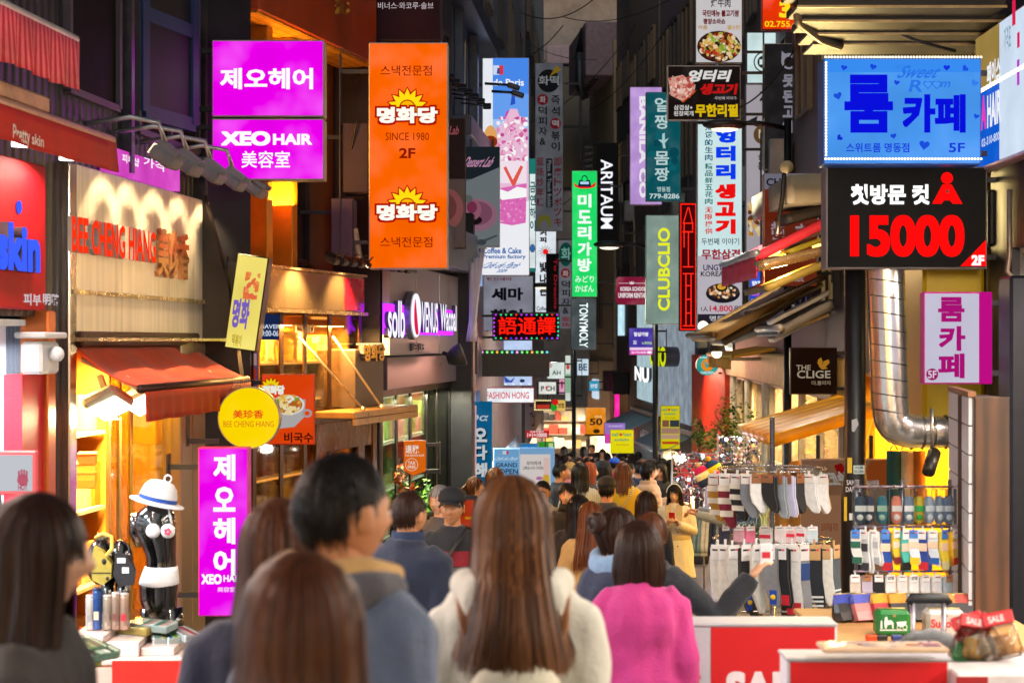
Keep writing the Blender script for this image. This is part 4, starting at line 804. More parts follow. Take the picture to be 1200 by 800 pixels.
sign("black meat restaurant signboard with sliced raw pork and yellow hangul", "sign", (782, 77, 868, 141), 80, '#1c1412',
     [('p', [(783, 92), (800, 88), (815, 100), (814, 106), (800, 119), (786, 112)], '#d8a090')]+blobs((784, 90, 813, 115), meat, 60, 6, .03, .14)+[('p', [(798, 120), (816, 106), (813, 110), (800, 121)], '#d85a20'),
      ('t', "엉터리", (806, 83, 855, 97), '#e8e4e0', {'w': .05, 'shear': .08}), ('t', "생고기", (820, 99, 863, 112), '#c81818', {'w': .06, 'shear': .05}), ('t', "·두번째 이야기·", (836, 114, 863, 118), '#b0a8a8'), ('t', "삼겹살+", (789, 124, 811, 130), '#e0dcd8'), ('t', "된장찌개", (789, 131, 812, 137), '#e0dcd8'), ('t', "무한리필", (814, 123, 864, 138), '#e8c010', {'w': .05})],
     glow=.85, mounts=[('R', .35)], rim='#c8c4bc', grp=G1, var=.05)
food = ['#e8c060', '#c83a28', '#8aa838', '#f0e0c0', '#b86830', '#602818', '#d8a040', '#a8c050', '#f4d8a8']
sign("white food sign with a colourful hot pot photograph", "sign", (815, -40, 870, 74), 74, '#d9d4d6',
     [('t', "烤牛肉", (833, -1, 856, 9), '#28282c'), ('t', "국민메뉴 불고기쌈", (823, 12, 866, 20), '#701820', {'w': .05}), ('t', "평양소바쇼", (824, 22, 850, 29), '#701820', {'w': .05}), ('t', "여름", (818, 30, 829, 35), '#c09020'), ('t', "콜5천", (852, 30, 867, 35), '#d0a020'), ('p', ellipse(842.5, 55, 25.8, 18.5, 20), '#3a2018')]+blobs((818, 38, 868, 73), food, 150, 7, .03, .1, True), glow=.8, mounts=[('R', .35)], rim='#8a8478', grp=G1, var=.05)
sign("orange sign corner with a large yellow numeral above phone digits", "sign", (893, -45, 962, 35), 84, '#f03808',
     [('t', "3", (913, 2, 926, 21), '#ffe020', {'w': .05}), ('t', "02.755.4", (896, 25, 934, 32), '#ffd818', {'w': .02})], mounts=[('R', .3)], rim='#c03010', grp=G1)
sign("white lightbox with a round coffee emblem behind the black cat sign", "sign", (875, 38, 955, 98), 72, '#d4ecec',
     [('d', 895, 73, 12, 12, '#28302e'), ('d', 895, 73, 10.6, 10.6, '#d4ecec'), ('d', 895, 73, 7.5, 7.5, '#28302e'), ('q', (890, 70, 900, 76), '#d4ecec'), ('t', "?", (938, 47, 943, 53), '#203030')], glow=.92, mounts=[('R', .3)], grp=G1)
sign("white vertical sign with a brown disc between two restaurant signs", "sign", (874, 99, 900, 299), 68, '#b9b1b8',
     [('t', "지", (890, 106, 900, 122), '#28242a', {'w': .04}), ('p', [(876, 142), (888, 136), (886, 144), (893, 150), (884, 148)], '#28242a'), ('d', 893, 158, 10, 11, '#6a4a28'), ('t', "U", (889, 152, 897, 164), '#d8ccb8', {'w': .04}), ('v', "삼돈", (888, 178, 897, 200), '#28242a', {'w': .03})]+
     blobs((876, 236, 899, 277), ['#e8b060', '#c88838', '#f0d090', '#704020', '#f4e0b0'], 60, 9, .05, .2), glow=.72, mounts=[('R', .3)], rim='#908a90', grp=G1, var=.06)
sign("black sign with a cat head ring and grey hangul", "sign", (895, 51, 954, 199), 78, '#2a2728',
     [('d', 924.5, 72, 9, 9.5, '#b4b0c0'), ('p', [(916, 60), (921, 64), (915.5, 70)], '#b4b0c0'), ('p', [(933, 60), (928, 64), (933.5, 70)], '#b4b0c0'), ('d', 924.5, 73, 5.8, 6.2, '#2a2728'), ('v', "못된고양이", (917, 86, 932, 176), '#a8a4b4', {'w': .05}), ('t', "N", (912, 183, 918, 190), '#a8a4b4', {'w': .02})], glow=.5, mounts=[('R', .3)], rim='#b8bcb8', grp=G1, var=.05)
tl = '#cfe9ea'
sign("tall white restaurant sign with blue and red hangul above a grill photo", "sign", (817, 145, 870, 389), 78, tl,
     [('q', (817.6, 300, 869.4, 368), '#b9b2bc'), ('q', (817.6, 368, 869.4, 388), '#26222a'),
      ('v', "荒谬的生肉", (826, 145, 835, 189), '#155a78'), ('v', "精品鲜五花肉", (826, 191, 835, 240), '#187068'), ('v', "无限提供", (826, 242, 835, 275), '#d83828'),
      ('v', "엉터리", (839, 148, 862, 212), '#0a3cf0', {'w': .07}), ('v', "생고기", (838, 214, 862, 276), '#f01010', {'w': .07}), ('t', "두번째 이야기", (822, 279, 866, 287), '#303840', {'w': .01}), ('t', "무한삼겹", (822, 292, 867, 304), '#a01830', {'w': .04}),
      ('t', "UNGTEORI", (824, 310, 864, 317), '#1c2050', {'w': .02}), ('t', "KOREA BBQ", (821, 318, 866, 325), '#28282c', {'w': .02}), ('d', 847, 344, 20, 11, '#1c1820'), ('d', 847, 341, 19, 9, '#3a2c28')]+
     blobs((829, 333, 865, 350), ['#e8c8a0', '#d8a070', '#f0e0c8', '#8a5030', '#c88850'], 40, 11, .06, .16, True)+[('d', 845, 337, 7, 5, '#201814'), ('d', 845, 336, 5, 3.5, '#d8a030'), ('t', "1人", (821, 359, 829, 365), '#303038'), ('t', "14,800", (831, 358, 858, 366), '#c01838', {'w': .02}), ('t', "원", (859, 358, 867, 366), '#303038', {'w': .02}),
      ('t', "명동점", (831, 370, 856, 376), '#c8c4cc'), ('t', "070-8861-6718", (820, 379, 868, 386), '#d8d4dc', {'w': .02})], glow=.95, mounts=[('R', .3)], rim='#a8a8a4', grp=G1, var=.05, depth=.2)
sign("pale green grey lightbox with yellow capitals turned on their side", "sign", (757, 252, 797, 380), 64, '#93ab9f',
     [('r', "CLUBCLIO", (771, 267, 785, 364), '#e8f020', {'w': .03, 'turn': 1, 'glow': 1.0})], glow=.72, mounts=[('R', .4)], rim='#b0c4b8', grp=G1, depth=.2)
sign("red LED strip sign with a branching line drawing", "LED sign", (796, 237, 817, 388), 68, '#3a0406',
     [('q', (797.3, 238.5, 815.6, 240), '#ff2010'), ('q', (797.3, 385, 815.6, 386.5), '#ff2010'), ('q', (797.3, 239, 798.4, 386), '#ff2010'), ('q', (814.5, 239, 815.6, 386), '#ff2010')]+
     [('p', [(a, b), (a+1.3, b), (c+1.3, d), (c, d)], '#ff2818') for a, b, c, d in ((805.5, 243, 800, 262), (806.5, 243, 811, 262), (801, 262, 801, 290), (811, 262, 811, 270), (806, 272, 806, 312))]+
     [('q', q, '#ff2818') for q in ((800, 261, 812.5, 262.4), (799.5, 271, 812.5, 272.6), (800, 312, 812.5, 313.4), (803, 320, 804.4, 382), (809, 320, 810.4, 382), (800, 320, 813, 321.4), (803, 334, 810, 335.4), (803, 350, 810, 351.4), (803, 366, 810, 367.4), (800, 381, 813, 382.4))],
     glow=1.2, mounts=[('R', .3)], rim='#180808', grp=G1, name='led_sign', var=0)
sign("maroon rounded sign with white capitals and a tiny crown", "sign", (721, 324, 758, 357), 58, '#8a1c3c',
     [('t', "KOREA SCHOOL", (727, 336, 757, 341), '#f8f0f4', {'w': .03}), ('t', "UNIFORM RENTAL", (724.5, 343, 757, 349), '#f8f0f4', {'w': .03}), ('q', (725, 331.5, 737, 332.2), '#e0c0c8'), ('q', (743, 331.5, 756, 332.2), '#e0c0c8'), ('p', [(738, 333), (737.5, 329.5), (739.3, 331.3), (740.3, 329), (741.3, 331.3), (743, 329.5), (742.5, 333)], '#f0e0e4')],
     glow=.9, mounts=[('R', .3)], rim='#702038', grp=G1, shape=[(724, 324), (755, 324), (758, 327), (758, 354), (755, 357), (724, 357), (721, 354), (721, 327)])
sign("purple and pink lightbox with small white writing by the lamp post", "sign", (737, 384, 766, 416), 52, '#4a3aa8',
     [('t', "탑샵가방", (743, 389, 760, 394), '#f4f0ff', {'w': .05}), ('q', (738, 407, 765.5, 410), '#f0d0f0'), ('q', (738, 410, 765.5, 415.5), '#e048b0'), ('t', "22", (742, 399, 746, 403), '#fff'), ('t', "노래연습", (752, 400, 764, 403.5), '#c0e0a0'), ('t', "02-776-0305", (740, 411.5, 757, 414), '#fff'), ('d', 761, 412.7, 3, 1.6, '#fff')], glow=.95, mounts=[('R', .3)], rim='#604a9a', grp=G1)
sign("small lit blue menu sign half hidden by awning arms", "sign", (878, 317, 897, 390), 76, '#1848c8',
     [('t', "양대창", (881, 329, 896, 335), '#f4f4ff', {'w': .05}), ('t', "생고기집", (884, 338, 896, 341), '#f0f0ff'), ('t', "메뉴판", (880, 343, 890, 347), '#e868d8'), ('t', "모듬구이", (880, 350, 896, 353), '#f0f0ff'), ('t', "갈비살", (880, 356, 890, 359), '#e8e0ff'), ('t', "14,800", (880, 372, 896, 378), '#f8f040')], glow=1, mounts=[('R', .4)], grp=G1)
sign("brown red market sign with pale square characters behind the awnings", "sign", (895, 203, 958, 336), 96, '#7c2c14',
     [('q', (895.6, 203.6, 957.4, 222), '#8a8898'), ('t', "CH", (898, 209, 915, 218), '#1c1c30', {'w': .03}), ('t', "明", (903, 230, 916, 246), '#b8a8b0', {'w': .03}), ('t', "同", (932, 230, 949, 250), '#b8a8b0', {'w': .03}), ('t', "超", (903, 260, 920, 281), '#b8a8b0', {'w': .03}), ('t', "市", (932, 262, 947, 282), '#b8a8b0', {'w': .03}), ('t', "market", (911, 321, 942, 330), '#c0a8a0')], glow=.55, mounts=[('R', .2)], rim='#906858', grp=G1, var=.05)
# ---- big right hand signs
bl = '#0a10e0'
hearts = [('p', heart(x, y, r, a), c) for x, y, r, a, c in ((988.5, 80, 4, .2, '#1a48e0'), (1022.5, 79, 4.2, .3, '#1a48e0'), (1108.5, 80, 4.2, 0, '#1430e8'), (1130, 81, 4.2, .8, '#2050e8'), (1050, 97.5, 3.6, .2, '#1a48e0'), (981, 113, 5.2, -.3, '#1c50e0'), (1141, 98, 4.6, .5, '#3a80f4'), (1143, 137, 3.6, .3, '#1a50e8'), (983, 162, 4, .9, '#1430d0'), (1046, 160, 3.8, -.2, '#1a48e0'), (1082, 170.5, 6.6, .15, '#1c50e4'))]
blue_sign = sign("blue lightbox with dark blue hangul and hearts edged with bulbs", "sign", (965, 68, 1150, 193), 155, '#4c9df8',
     [('q', (966.5, 70, 1148.5, 85), '#3a90f6'), ('t', "cafe", (1046, 75, 1061, 81), '#3a86f0'), ('t', "Sweet", (1055, 77, 1101, 92), '#2a78ee', {'shear': .25}), ('t', "R", (1066, 94, 1082, 108), '#2a78ee', {'shear': .2}), ('p', heart(1087, 99.5, 6), '#2a78ee'), ('p', heart(1087, 99.5, 4.4), '#4c9df8'), ('p', heart(1097, 99.5, 6), '#2a78ee'), ('p', heart(1097, 99.5, 4.4), '#4c9df8'), ('t', "m", (1102, 96, 1113, 103), '#2a78ee', {'shear': .2}),
      ('t', "룸", (989, 88, 1046, 156), bl, {'w': .045}), ('t', "카페", (1057, 111, 1131, 156), bl, {'w': .05}), ('t', "스위트룸 명동점", (991, 168, 1065, 179), '#1a3ce0', {'w': .02}), ('t', "5F", (1111, 168, 1130, 179), '#1a3ce0', {'w': .02})]+hearts,
     depth=.25, glow=.95, mounts=[('R', .3)], rim='#3a68c8', var=.12, grp=G1)
pl = facing((965, 68, 1150, 193), 155); mb = MB(pl.T)
for x0, y0, x1, y1 in ((967, 67.5, 1149, 67.5), (967, 186.5, 1149, 186.5), (967.5, 74, 967.5, 182)):
    n = int(math.hypot(x1-x0, y1-y0)/3.55)
    for i in range(n+1):
        u, v = pl.uv(x0+(x1-x0)*i/n, y0+(y1-y0)*i/n); mb.ball((u, -.018, v), .0095, n=8)
part("bulb_strip", mb, em('#fff0c8', 2.2, 0, False), blue_sign)
sign("dark LED price board with red numerals and white glowing hangul", "LED board", (968, 195, 1157, 315), 152, '#0b0a0b',
     [('t', "첫방문 컷", (997, 216, 1089, 240), '#ffffff', {'w': .045, 'glow': 1.3}), ('t', "15000", (996, 252, 1130, 301), '#ff0a0a', {'w': .048, 'glow': 1.25}),
      ('d', 1109.5, 209, 7, 7, '#ff0a0a', {'glow': 1.2}), ('p', [(1104, 216.5), (1115, 216.5), (1127.5, 239), (1116, 239), (1113, 235), (1106, 235), (1103, 239), (1092, 239)], '#ff0a0a', {'glow': 1.2}), ('p', [(1110, 221), (1112, 226), (1108, 226)], '#1f1b1e', {'glow': 0}),
      ('p', [(1155, 281), (1155, 312), (1125, 312)], '#ff0a0a', {'glow': 1.2}), ('t', "2F", (1138, 299, 1153, 311), '#ffffff', {'w': .05, 'glow': 1.2})], depth=.22, glow=0, mounts=[('R', .25)], rim='#7a7478', grp="LED message boards", name='led_board', var=0)
sign("square dark brown sign with a gold butterfly and cream capitals", "sign", (926, 407, 981, 462), 98, '#2b160c',
     [('t', "THE", (933, 427.5, 950, 433.5), '#e8d4b4', {'w': .01}), ('t', "CLIGE", (934, 434, 973, 443), '#e8d4b4', {'w': .015}), ('t', "더.클리지", (951, 446, 973, 451), '#c8b090')]+
     [('p', q, '#e8a030') for q in ([(960, 430), (958, 422), (962, 418.5), (964, 424), (963, 430)], [(963, 430), (965, 423), (971, 421), (972, 425), (967, 430)], [(957, 424), (961, 431), (970, 431.5), (963, 433)])], depth=.08, glow=.42, mounts=[('R', .35)], rim='#1c1008', grp=G1, var=.03)
sign("pink edged white sign with purple hangul hung low by the duct", "sign", (1082, 342, 1163, 450), 160, '#d9d4ea',
     [('q', (1147, 342.5, 1162.4, 449.5), '#d01090'), ('t', "룸", (1099, 348, 1130, 377), '#b81480', {'w': .045}), ('t', "카", (1100, 382, 1131, 411), '#b81480', {'w': .045}), ('t', "페", (1099, 414, 1130, 443), '#b81480', {'w': .045}), ('d', 1092, 438.5, 7, 7, '#a81070'), ('t', "5F", (1087, 434, 1097, 443), '#f0e0f0', {'w': .02})], depth=.12, glow=.8, mounts=[('R', .2)], rim='#c01888', grp=G1, var=.05)
# ---- signs nearer the ground
sign("round yellow lightbox with red characters and capitals", "sign", (255, 453, 328, 526), 150, '#ffd800',
     [('t', "美珍香", (273, 480, 309, 490), '#e83818', {'w': .02}), ('t', "BEE CHENG HIANG", (262, 493, 321, 500), '#d86018', {'w': .0})], depth=.12, glow=1, mounts=[('L', .25)], rim='#a89878', grp=G1, shape=ellipse(291.5, 489.5, 36.5, 36.5, 40), var=.06)
noodle = ['#f0c860', '#f8e0a0', '#d88830', '#f4f0e0', '#c86a28', '#88a838', '#e8a848']
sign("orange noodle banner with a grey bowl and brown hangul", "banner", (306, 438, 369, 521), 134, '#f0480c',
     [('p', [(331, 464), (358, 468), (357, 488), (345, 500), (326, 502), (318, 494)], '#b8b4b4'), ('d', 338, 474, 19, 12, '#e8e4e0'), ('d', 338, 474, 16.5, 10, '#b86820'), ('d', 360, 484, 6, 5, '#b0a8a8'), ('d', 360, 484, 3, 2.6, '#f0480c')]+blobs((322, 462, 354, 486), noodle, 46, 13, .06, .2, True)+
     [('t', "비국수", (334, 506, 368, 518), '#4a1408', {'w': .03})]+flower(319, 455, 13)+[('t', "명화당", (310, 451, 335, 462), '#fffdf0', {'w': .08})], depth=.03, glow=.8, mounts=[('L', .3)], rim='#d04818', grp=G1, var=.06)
sign("tall magenta lightbox of white hangul behind the black mannequin", "sign", (232, 524, 291, 722), 152, mg,
     [('v', "제오헤어", (250, 529, 276, 677), '#ffffff', {'w': .04}), ('t', "XEO", (236, 672, 260, 684), '#fff', {'w': .06}), ('t', "HAIR", (262, 673, 284, 681), '#fff', {'w': .04}), ('t', "美容室", (255, 687, 276, 693), '#ffd0ff')], depth=.16, glow=1, mounts=[('L', .25)], rim='#d840b0', grp=G1, var=.1)
sign("small orange pennant shaped tax free sign on the brown door frame", "sign", (473, 516, 499, 557), 112, '#f07010',
     [('t', "退税", (475, 521, 491, 531), '#fff4e8', {'w': .02}), ('t', "TAX REFUND SHOP", (474.5, 532, 497, 534.5), '#ffe8d0'), ('d', 482.5, 544, 7.5, 7.5, '#ffe8d0'), ('d', 482.5, 544, 6.9, 6.9, '#f07010'), ('t', "TAX", (478, 540, 487, 544), '#fff0e0'), ('t', "FREE", (478, 545, 487, 548.5), '#fff0e0')], depth=.04, glow=.75, mounts=[('R', .15)], rim='#d06018', grp=G1, shape=[(473, 516), (499, 516), (499, 552), (484, 557.5), (473, 551)], var=.03)

sign("small white lightbox of two capitals by the thin lamp post", "sign", (641, 424, 662, 444), 46, '#e4f0e8', [('t', "AH", (647, 434, 657, 439), '#203028', {'w': .02}), ('d', 645, 428, 2.4, 2.8, '#c8a8a0')], glow=.9, mounts=[('R', .3)], grp=G1)
sign("small white lightbox with a red dot below the two capitals", "sign", (631, 447, 652, 462), 43, '#f0f0e8', [('t', "P CH", (634, 452, 650, 458), '#282828', {'w': .03}), ('d', 640.5, 454, 1.4, 1.6, '#e02828')], glow=.9, mounts=[('R', .3)], grp=G1)
sign("narrow white and green vertical lightbox before the cream building", "sign", (662, 416, 669, 470), 44, '#dce8dc', [('d', 665.5, 430, 2, 3, '#d84a40'), ('q', (663, 438, 668, 460), '#88b890')], glow=.85, mounts=[('R', .3)], grp=G1)
sign('tiny white lightbox left of the bulb framed marquee', 'sign', (596, 474, 612, 486), 40, '#f0e8f0', [('t', 'MODE', (598, 477.6, 610, 482.4), '#402040', {'w': .03})], glow=.9, mounts=[('R', .3)], grp=G1)
sign('tiny amber lightbox right of the bulb framed marquee', 'sign', (652, 468, 663, 482), 40, '#e8c060', [('t', '맛집', (654, 472.2, 661, 477.8), '#582010', {'w': .03})], glow=.9, mounts=[('R', .3)], grp=G1)
sign('pale lightbox high on the cream building', 'sign', (676, 420, 690, 440), 38, '#d8ecf8', [('t', 'BE', (678, 426.0, 688, 434.0), '#204060', {'w': .03})], glow=.9, mounts=[('R', .3)], grp=G1)
sign("tiny red lightbox low on the left near the lane's end", 'sign', (604, 486, 615, 500), 38, '#c83848', [('t', '세일', (606, 490.2, 613, 495.8), '#fff0f0', {'w': .03})], glow=.9, mounts=[('R', .3)], grp=G1)
sign('tiny blue optician lightbox by the pink neon door', 'sign', (690, 446, 702, 458), 37, '#38a0c8', [('t', '안경', (692, 449.6, 700, 454.4), '#ffffff', {'w': .03})], glow=.9, mounts=[('R', .3)], grp=G1)
sign('tiny pink vertical lightbox behind the narrow white and green one', 'sign', (655, 440, 662, 462), 36, '#f0a8c8', [('t', '꽃', (657, 446.6, 660, 455.4), '#901850', {'w': .03})], glow=.9, mounts=[('R', .3)], grp=G1)
# ================================================================ poles, lamps, cables, ducts
iron = mat('#15161b', .4, .6, .25, 6, .08)
def lamp_post(px, s, ytop, arms, label, r=.05):
    p = W(px, 400, s); zg = ground(p.y); zt = CZ-(ytop-400)/s
    t = thing("street_lamp", label, "street lamp", (p.x, p.y, zg), "street lamps along the lane")
    mb = MB(); mb.lathe([(r*2, 0), (r*2, .25), (r*1.25, .4), (r*1.1, 1.2), (r, zt-zg)], (p.x, p.y, zg), 14); part("post", mb, iron, t)
    for dx, dz in arms:
        mb = MB(); mb.tube([(p.x, p.y, zt-.12), (p.x+dx*.5, p.y, zt-.05+dz*.5), (p.x+dx, p.y, zt-.05+dz)], .032, 8); part("arm", mb, iron, t)
        mb = MB(Matrix.Translation((p.x+dx*1.12, p.y, zt-.07+dz))); mb.ball((0, 0, 0), .3, .15, .075, 16); h = part("lamp_head", mb, mat('#2a2a2c', .4, .5), t)
        mb = MB(Matrix.Translation((p.x+dx*1.12, p.y, zt-.1+dz))); mb.ball((0, 0, -.02), .19, .11, .05, 14); part("lens", mb, em('#fff0d0', 1.6), h)
        lamp("street_light", 'SPOT', (p.x+dx*1.12, p.y, zt-.2+dz), 420, '#fff0d8', .15, spot=140, parent=t)
lamp_post(768, 62, 284, [(-.78, .03)], "black street lamp post beside the pale green lightbox with one arm")
lamp_post(672.5, 46, 331, [(-.72, .0)], "thin black street lamp post below the green handbag lightbox")
lamp_post(923, 88, 140, [(-.75, .0)], "dark street lamp post whose arm reaches before the tall restaurant sign")
# black pole with posters
t = thing("utility_pole", "thick black pole with stickers and posters beside the sock stand", "pole", (W(1002, 400, 148).x, F/148, ground(F/148)))
px_ = W(1002, 400, 148); zg = ground(px_.y)
part("pole", MB().lathe([(.11, 0), (.11, 1.55), (.084, 1.78), (.082, 4.0)], (px_.x, px_.y, zg), 20), mat('#16161a', .4, .2, .3, 5, .1), t)
pp = Plane((px_.x, px_.y-.093, 0), 0)
draw(t, pp, [('q', (993, 536, 998.5, 554), '#d8b010', {'name': 'sticker'}), ('q', (1000, 545, 1013, 555), '#b8c8c8', {'name': 'sticker'}), ('t', "서울", (1001, 546, 1012, 549), '#204038'), ('t', "02-3396", (1001, 550.5, 1012, 553.5), '#204038'), ('p', [(998, 492), (1004, 490), (1006, 497), (1001, 506), (998, 505)], '#b0b0b4', {'name': 'sticker'})], 0, 0)
pp = Plane((px_.x, px_.y-.113, 0), 0)
draw(t, pp, [('t', "SAMPE", (992, 562, 1007, 568), '#c8c4c8', {'w': .02}), ('t', "DANCE", (991, 570, 1009, 576), '#c8c4c8', {'w': .02}), ('q', (989, 582, 992.5, 610), '#d8b010', {'name': 'sticker'}), ('q', (995, 601, 1000, 609), '#d8d8d8', {'name': 'sticker'})], 0, 0)
# steel duct
t = thing("air_duct", "shiny spiral steel duct hanging down and turning right at an elbow", "duct", W(1040, 500, 150))
pts = [W(1037, 250, 150), W(1038, 320, 150), W(1043, 470, 150), W(1045, 487, 150)]+[W(1045+26*(1-math.cos(a)), 487+18*math.sin(a)+0*a, 150) for a in np.linspace(.3, 1.57, 6)]+[W(1085, 506, 150), W(1135, 506, 150)]
part("tube", MB().tube(pts, [.145]*4+[.145]*3+[.135]*3+[.125, .125], 22), mat('#e0dcd8', .22, .9, .12, 3, .08, stretch=(3, 3, .6)), t)
for i in range(9):
    y = 330+i*19; c = W(1038+5*(y-320)/150, y, 150); mb = MB(Matrix.Translation(c) @ Matrix.Rotation(R(9), 4, 'Y')); mb.lathe([(.144, -.006), (.15, 0), (.144, .006)], (0, 0, 0), 22); part("seam", mb, mat('#6a6866', .3, 1), t)
for x in (1080, 1092, 1108): mb = MB(Matrix.Translation(W(x, 506, 150)) @ Matrix.Rotation(R(90), 4, 'Y')); mb.lathe([(.125, -.012), (.137, 0), (.125, .012)], (0, 0, 0), 22); part("collar", mb, mat('#8a8478', .3, 1), t)
t = thing("security_camera", "dark bullet camera on a thin steel rod below the yellow box", "camera", W(1091, 545, 158))
part("rod", MB().tube([W(1092, 478, 158), W(1092, 530, 158)], .014, 8), mat('#a8a49c', .3, .9), t)
part("housing", MB().tube([W(1095, 530, 158), W(1088, 553, 160)], [.05, .048], 14), mat('#2a261e', .4, .4), t)
# overhead cables
def cable(pts, label, r=.012): solo("overhead_cable", MB().tube(pts, r, 5), mat('#0a0a0c', .6), label, "cable", pts[0], "overhead cables")
def sagline(a, b, sag, n=14): return [a.lerp(b, i/n)-Vector((0, 0, sag*4*(i/n)*(1-i/n))) for i in range(n+1)]
cable(sagline(W(575, -12, 45), W(715, -20, 45), .85), "black cable sagging across the patched concrete wall", .016)
cable(sagline(W(590, -60, 50), W(700, -10, 40), .55), "second black cable crossing the concrete wall higher up", .016)
cable(sagline(W(620, 52, 40), W(700, 70, 40), .15), "thin cable running to the pale framed window", .01)
cable(sagline(W(660, 240, 42), W(800, 70, 42), .35), "thin cable rising past the lilac lightbox", .012)
cable(sagline(W(430, 20, 110), W(448, 56, 110), .03), "black cable hanging beside the dark maroon sign", .012)
cable(sagline(W(418, 140, 118), W(400, 215, 116), .08), "loose cable hanging by the dark recess left of the tall orange lightbox", .012)
cable([W(1080, -5, 150), W(1052, 12, 150), W(1046, 25, 150), W(1052, 38, 150), W(1075, 48, 150), W(1120, 60, 150)], "pale curved cable hanging under the dark slatted canopy", .014)
for a, b, sg, lb in (((545, 60, 60), (660, 30, 50), .5, "cable from the grey blue building to the pale framed window's wall"), ((600, 150, 45), (745, 30, 45), .5, "long thin cable behind the green handbag lightbox"), ((690, 130, 40), (790, 20, 50), .3, "thin cable up to the dark clad upper wall"), ((530, 100, 80), (640, 70, 45), .4, "cable passing behind the cream drink lightbox"), ((660, 20, 40), (830, -30, 50), .5, "cable crossing high up under the night sky"), ((840, 130, 80), (930, 60, 80), .25, "cable between the meat signboard and the black cat sign"), ((410, 100, 112), (440, 40, 110), .1, "short loose cable left of the maroon sign")):
    cable(sagline(W(*a), W(*b), sg), lb, .012)
# dark slatted canopy on the upper right
t = thing("slatted_canopy", "dark slatted canopy with bright lower edges above the blue lightbox", "canopy", W(1050, 30, 150))
for i, (y, sz) in enumerate(((-14, 165), (6, 160), (23, 155), (38, 150), (50, 146))):
    a, b = W(928+i*6, y, sz), W(1180, y-2, sz); mb = MB(); mb.box(a.x, b.x, a.y, a.y+.5, a.z-.015, a.z+.05, 0, .01); part("slat", mb, mat('#26221f', .5, .3, .2, 4, .1), t)
    mb = MB(); mb.box(a.x, b.x, a.y-.012, a.y-.002, a.z-.022, a.z-.004); part("slat_edge", mb, mat('#b8a078', .3, .7), t)
a = W(932, 4, 158); part("curved_end", MB().tube([W(950, -12, 158), W(932, 6, 158), W(936, 26, 154), W(962, 46, 148), W(985, 54, 146)], .035, 8), mat('#8a7c64', .35, .7), t)
# side lightbox on the far right
hair = Plane((3.58, 9.0, 0), R(-90-1.6)); hair = wallplane((3.66, 13.35), (3.56, 8.2))
L_ = hair.box(1147, 45, 1199, 190); u_a = hair.uv(1147, 100)[0]
root = thing("wall_lightbox", "lightbox on the right wall with blue and white panels reading HAIR", "sign", hair.T @ Vector((u_a, 0, 3.0)))
part("panel", MB(hair.T).box(u_a, u_a+3.2, -.02, .09, 3.02, 4.08, 0, .01), mat('#c8b0b8', .4, .3), root)
um = hair.uv(1175.5, 100)[0]
part("face", MB(hair.T).box(u_a+.02, um-.01, -.03, -.021, 3.05, 3.62), em('#1060d8', .95, .1), root)
part("face", MB(hair.T).box(u_a+.02, um-.01, -.03, -.021, 3.62, 4.06), em('#b89850', .7, .1), root)
part("face", MB(hair.T).box(um+.01, u_a+3.18, -.03, -.021, 3.05, 4.06), em('#d4e4f8', .95, .1), root)
draw(root, Plane(hair.T @ Vector((0, -.031, 0)), hair.a), [('t', "HAIR", (1157, 108, 1173, 147), '#f4f8ff', {'w': .045}), ('t', "A", (1150, 112, 1156, 152), '#f040c0', {'w': .05}), ('t', "페이스", (1157, 70, 1173, 98), '#f4f8ff', {'w': .04}), ('t', "02-310-8005", (1151, 158, 1174, 168), '#d8e8ff'), ('q', (1187, 0, 1191, 30), '#e02050'), ('q', (1193, 38, 1196, 56), '#e02060'), ('q', (1193, 70, 1196, 100), '#c040c8'), ('t', "가격표", (1178, 30, 1186, 60), '#8aa8b8')], 0, .95)
mb = MB(hair.T)
for i in range(40): mb.ball((u_a+.05+i*.075, -.06, 3.62), .016, n=8)
part("bulb_strip", mb, em('#fff2d0', 2.4, 0, False), root)
# dark box and pipes on the far right column
solo("junction_box", MB().box(W(1158, 0, 150).x, W(1186, 0, 150).x, F/150, F/150+.25, W(0, 288, 150).z, W(0, 222, 150).z, 0, .02), mat('#1a181a', .5), "dark metal box fixed between the price board and the right column", "box", W(1170, 288, 150))
mb = MB(); mb.tube([W(1183, 222, 160), W(1183, 300, 160), W(1180, 318, 160), W(1190, 330, 160), W(1192, 420, 160)], .02, 8); solo("conduit_pipe", mb, mat('#7a6c60', .4, .6), "thin bent conduit beside the dark metal box", "pipe", W(1183, 222, 160))
mb = MB(); c0 = W(1184, 0, 172); mb.box(c0.x, c0.x+.5, c0.y, c0.y+.3, ground(c0.y)-.1, 2.15, 0, .02); mb.box(c0.x+.2, c0.x+.225, c0.y-.012, c0.y, ground(c0.y), 2.15)
solo("steel_column", mb, mat('#20222a', .35, .6, .2, 3, .05), "dark blue steel column at the far right behind the wooden panel", "column", (c0.x, c0.y, ground(c0.y)))
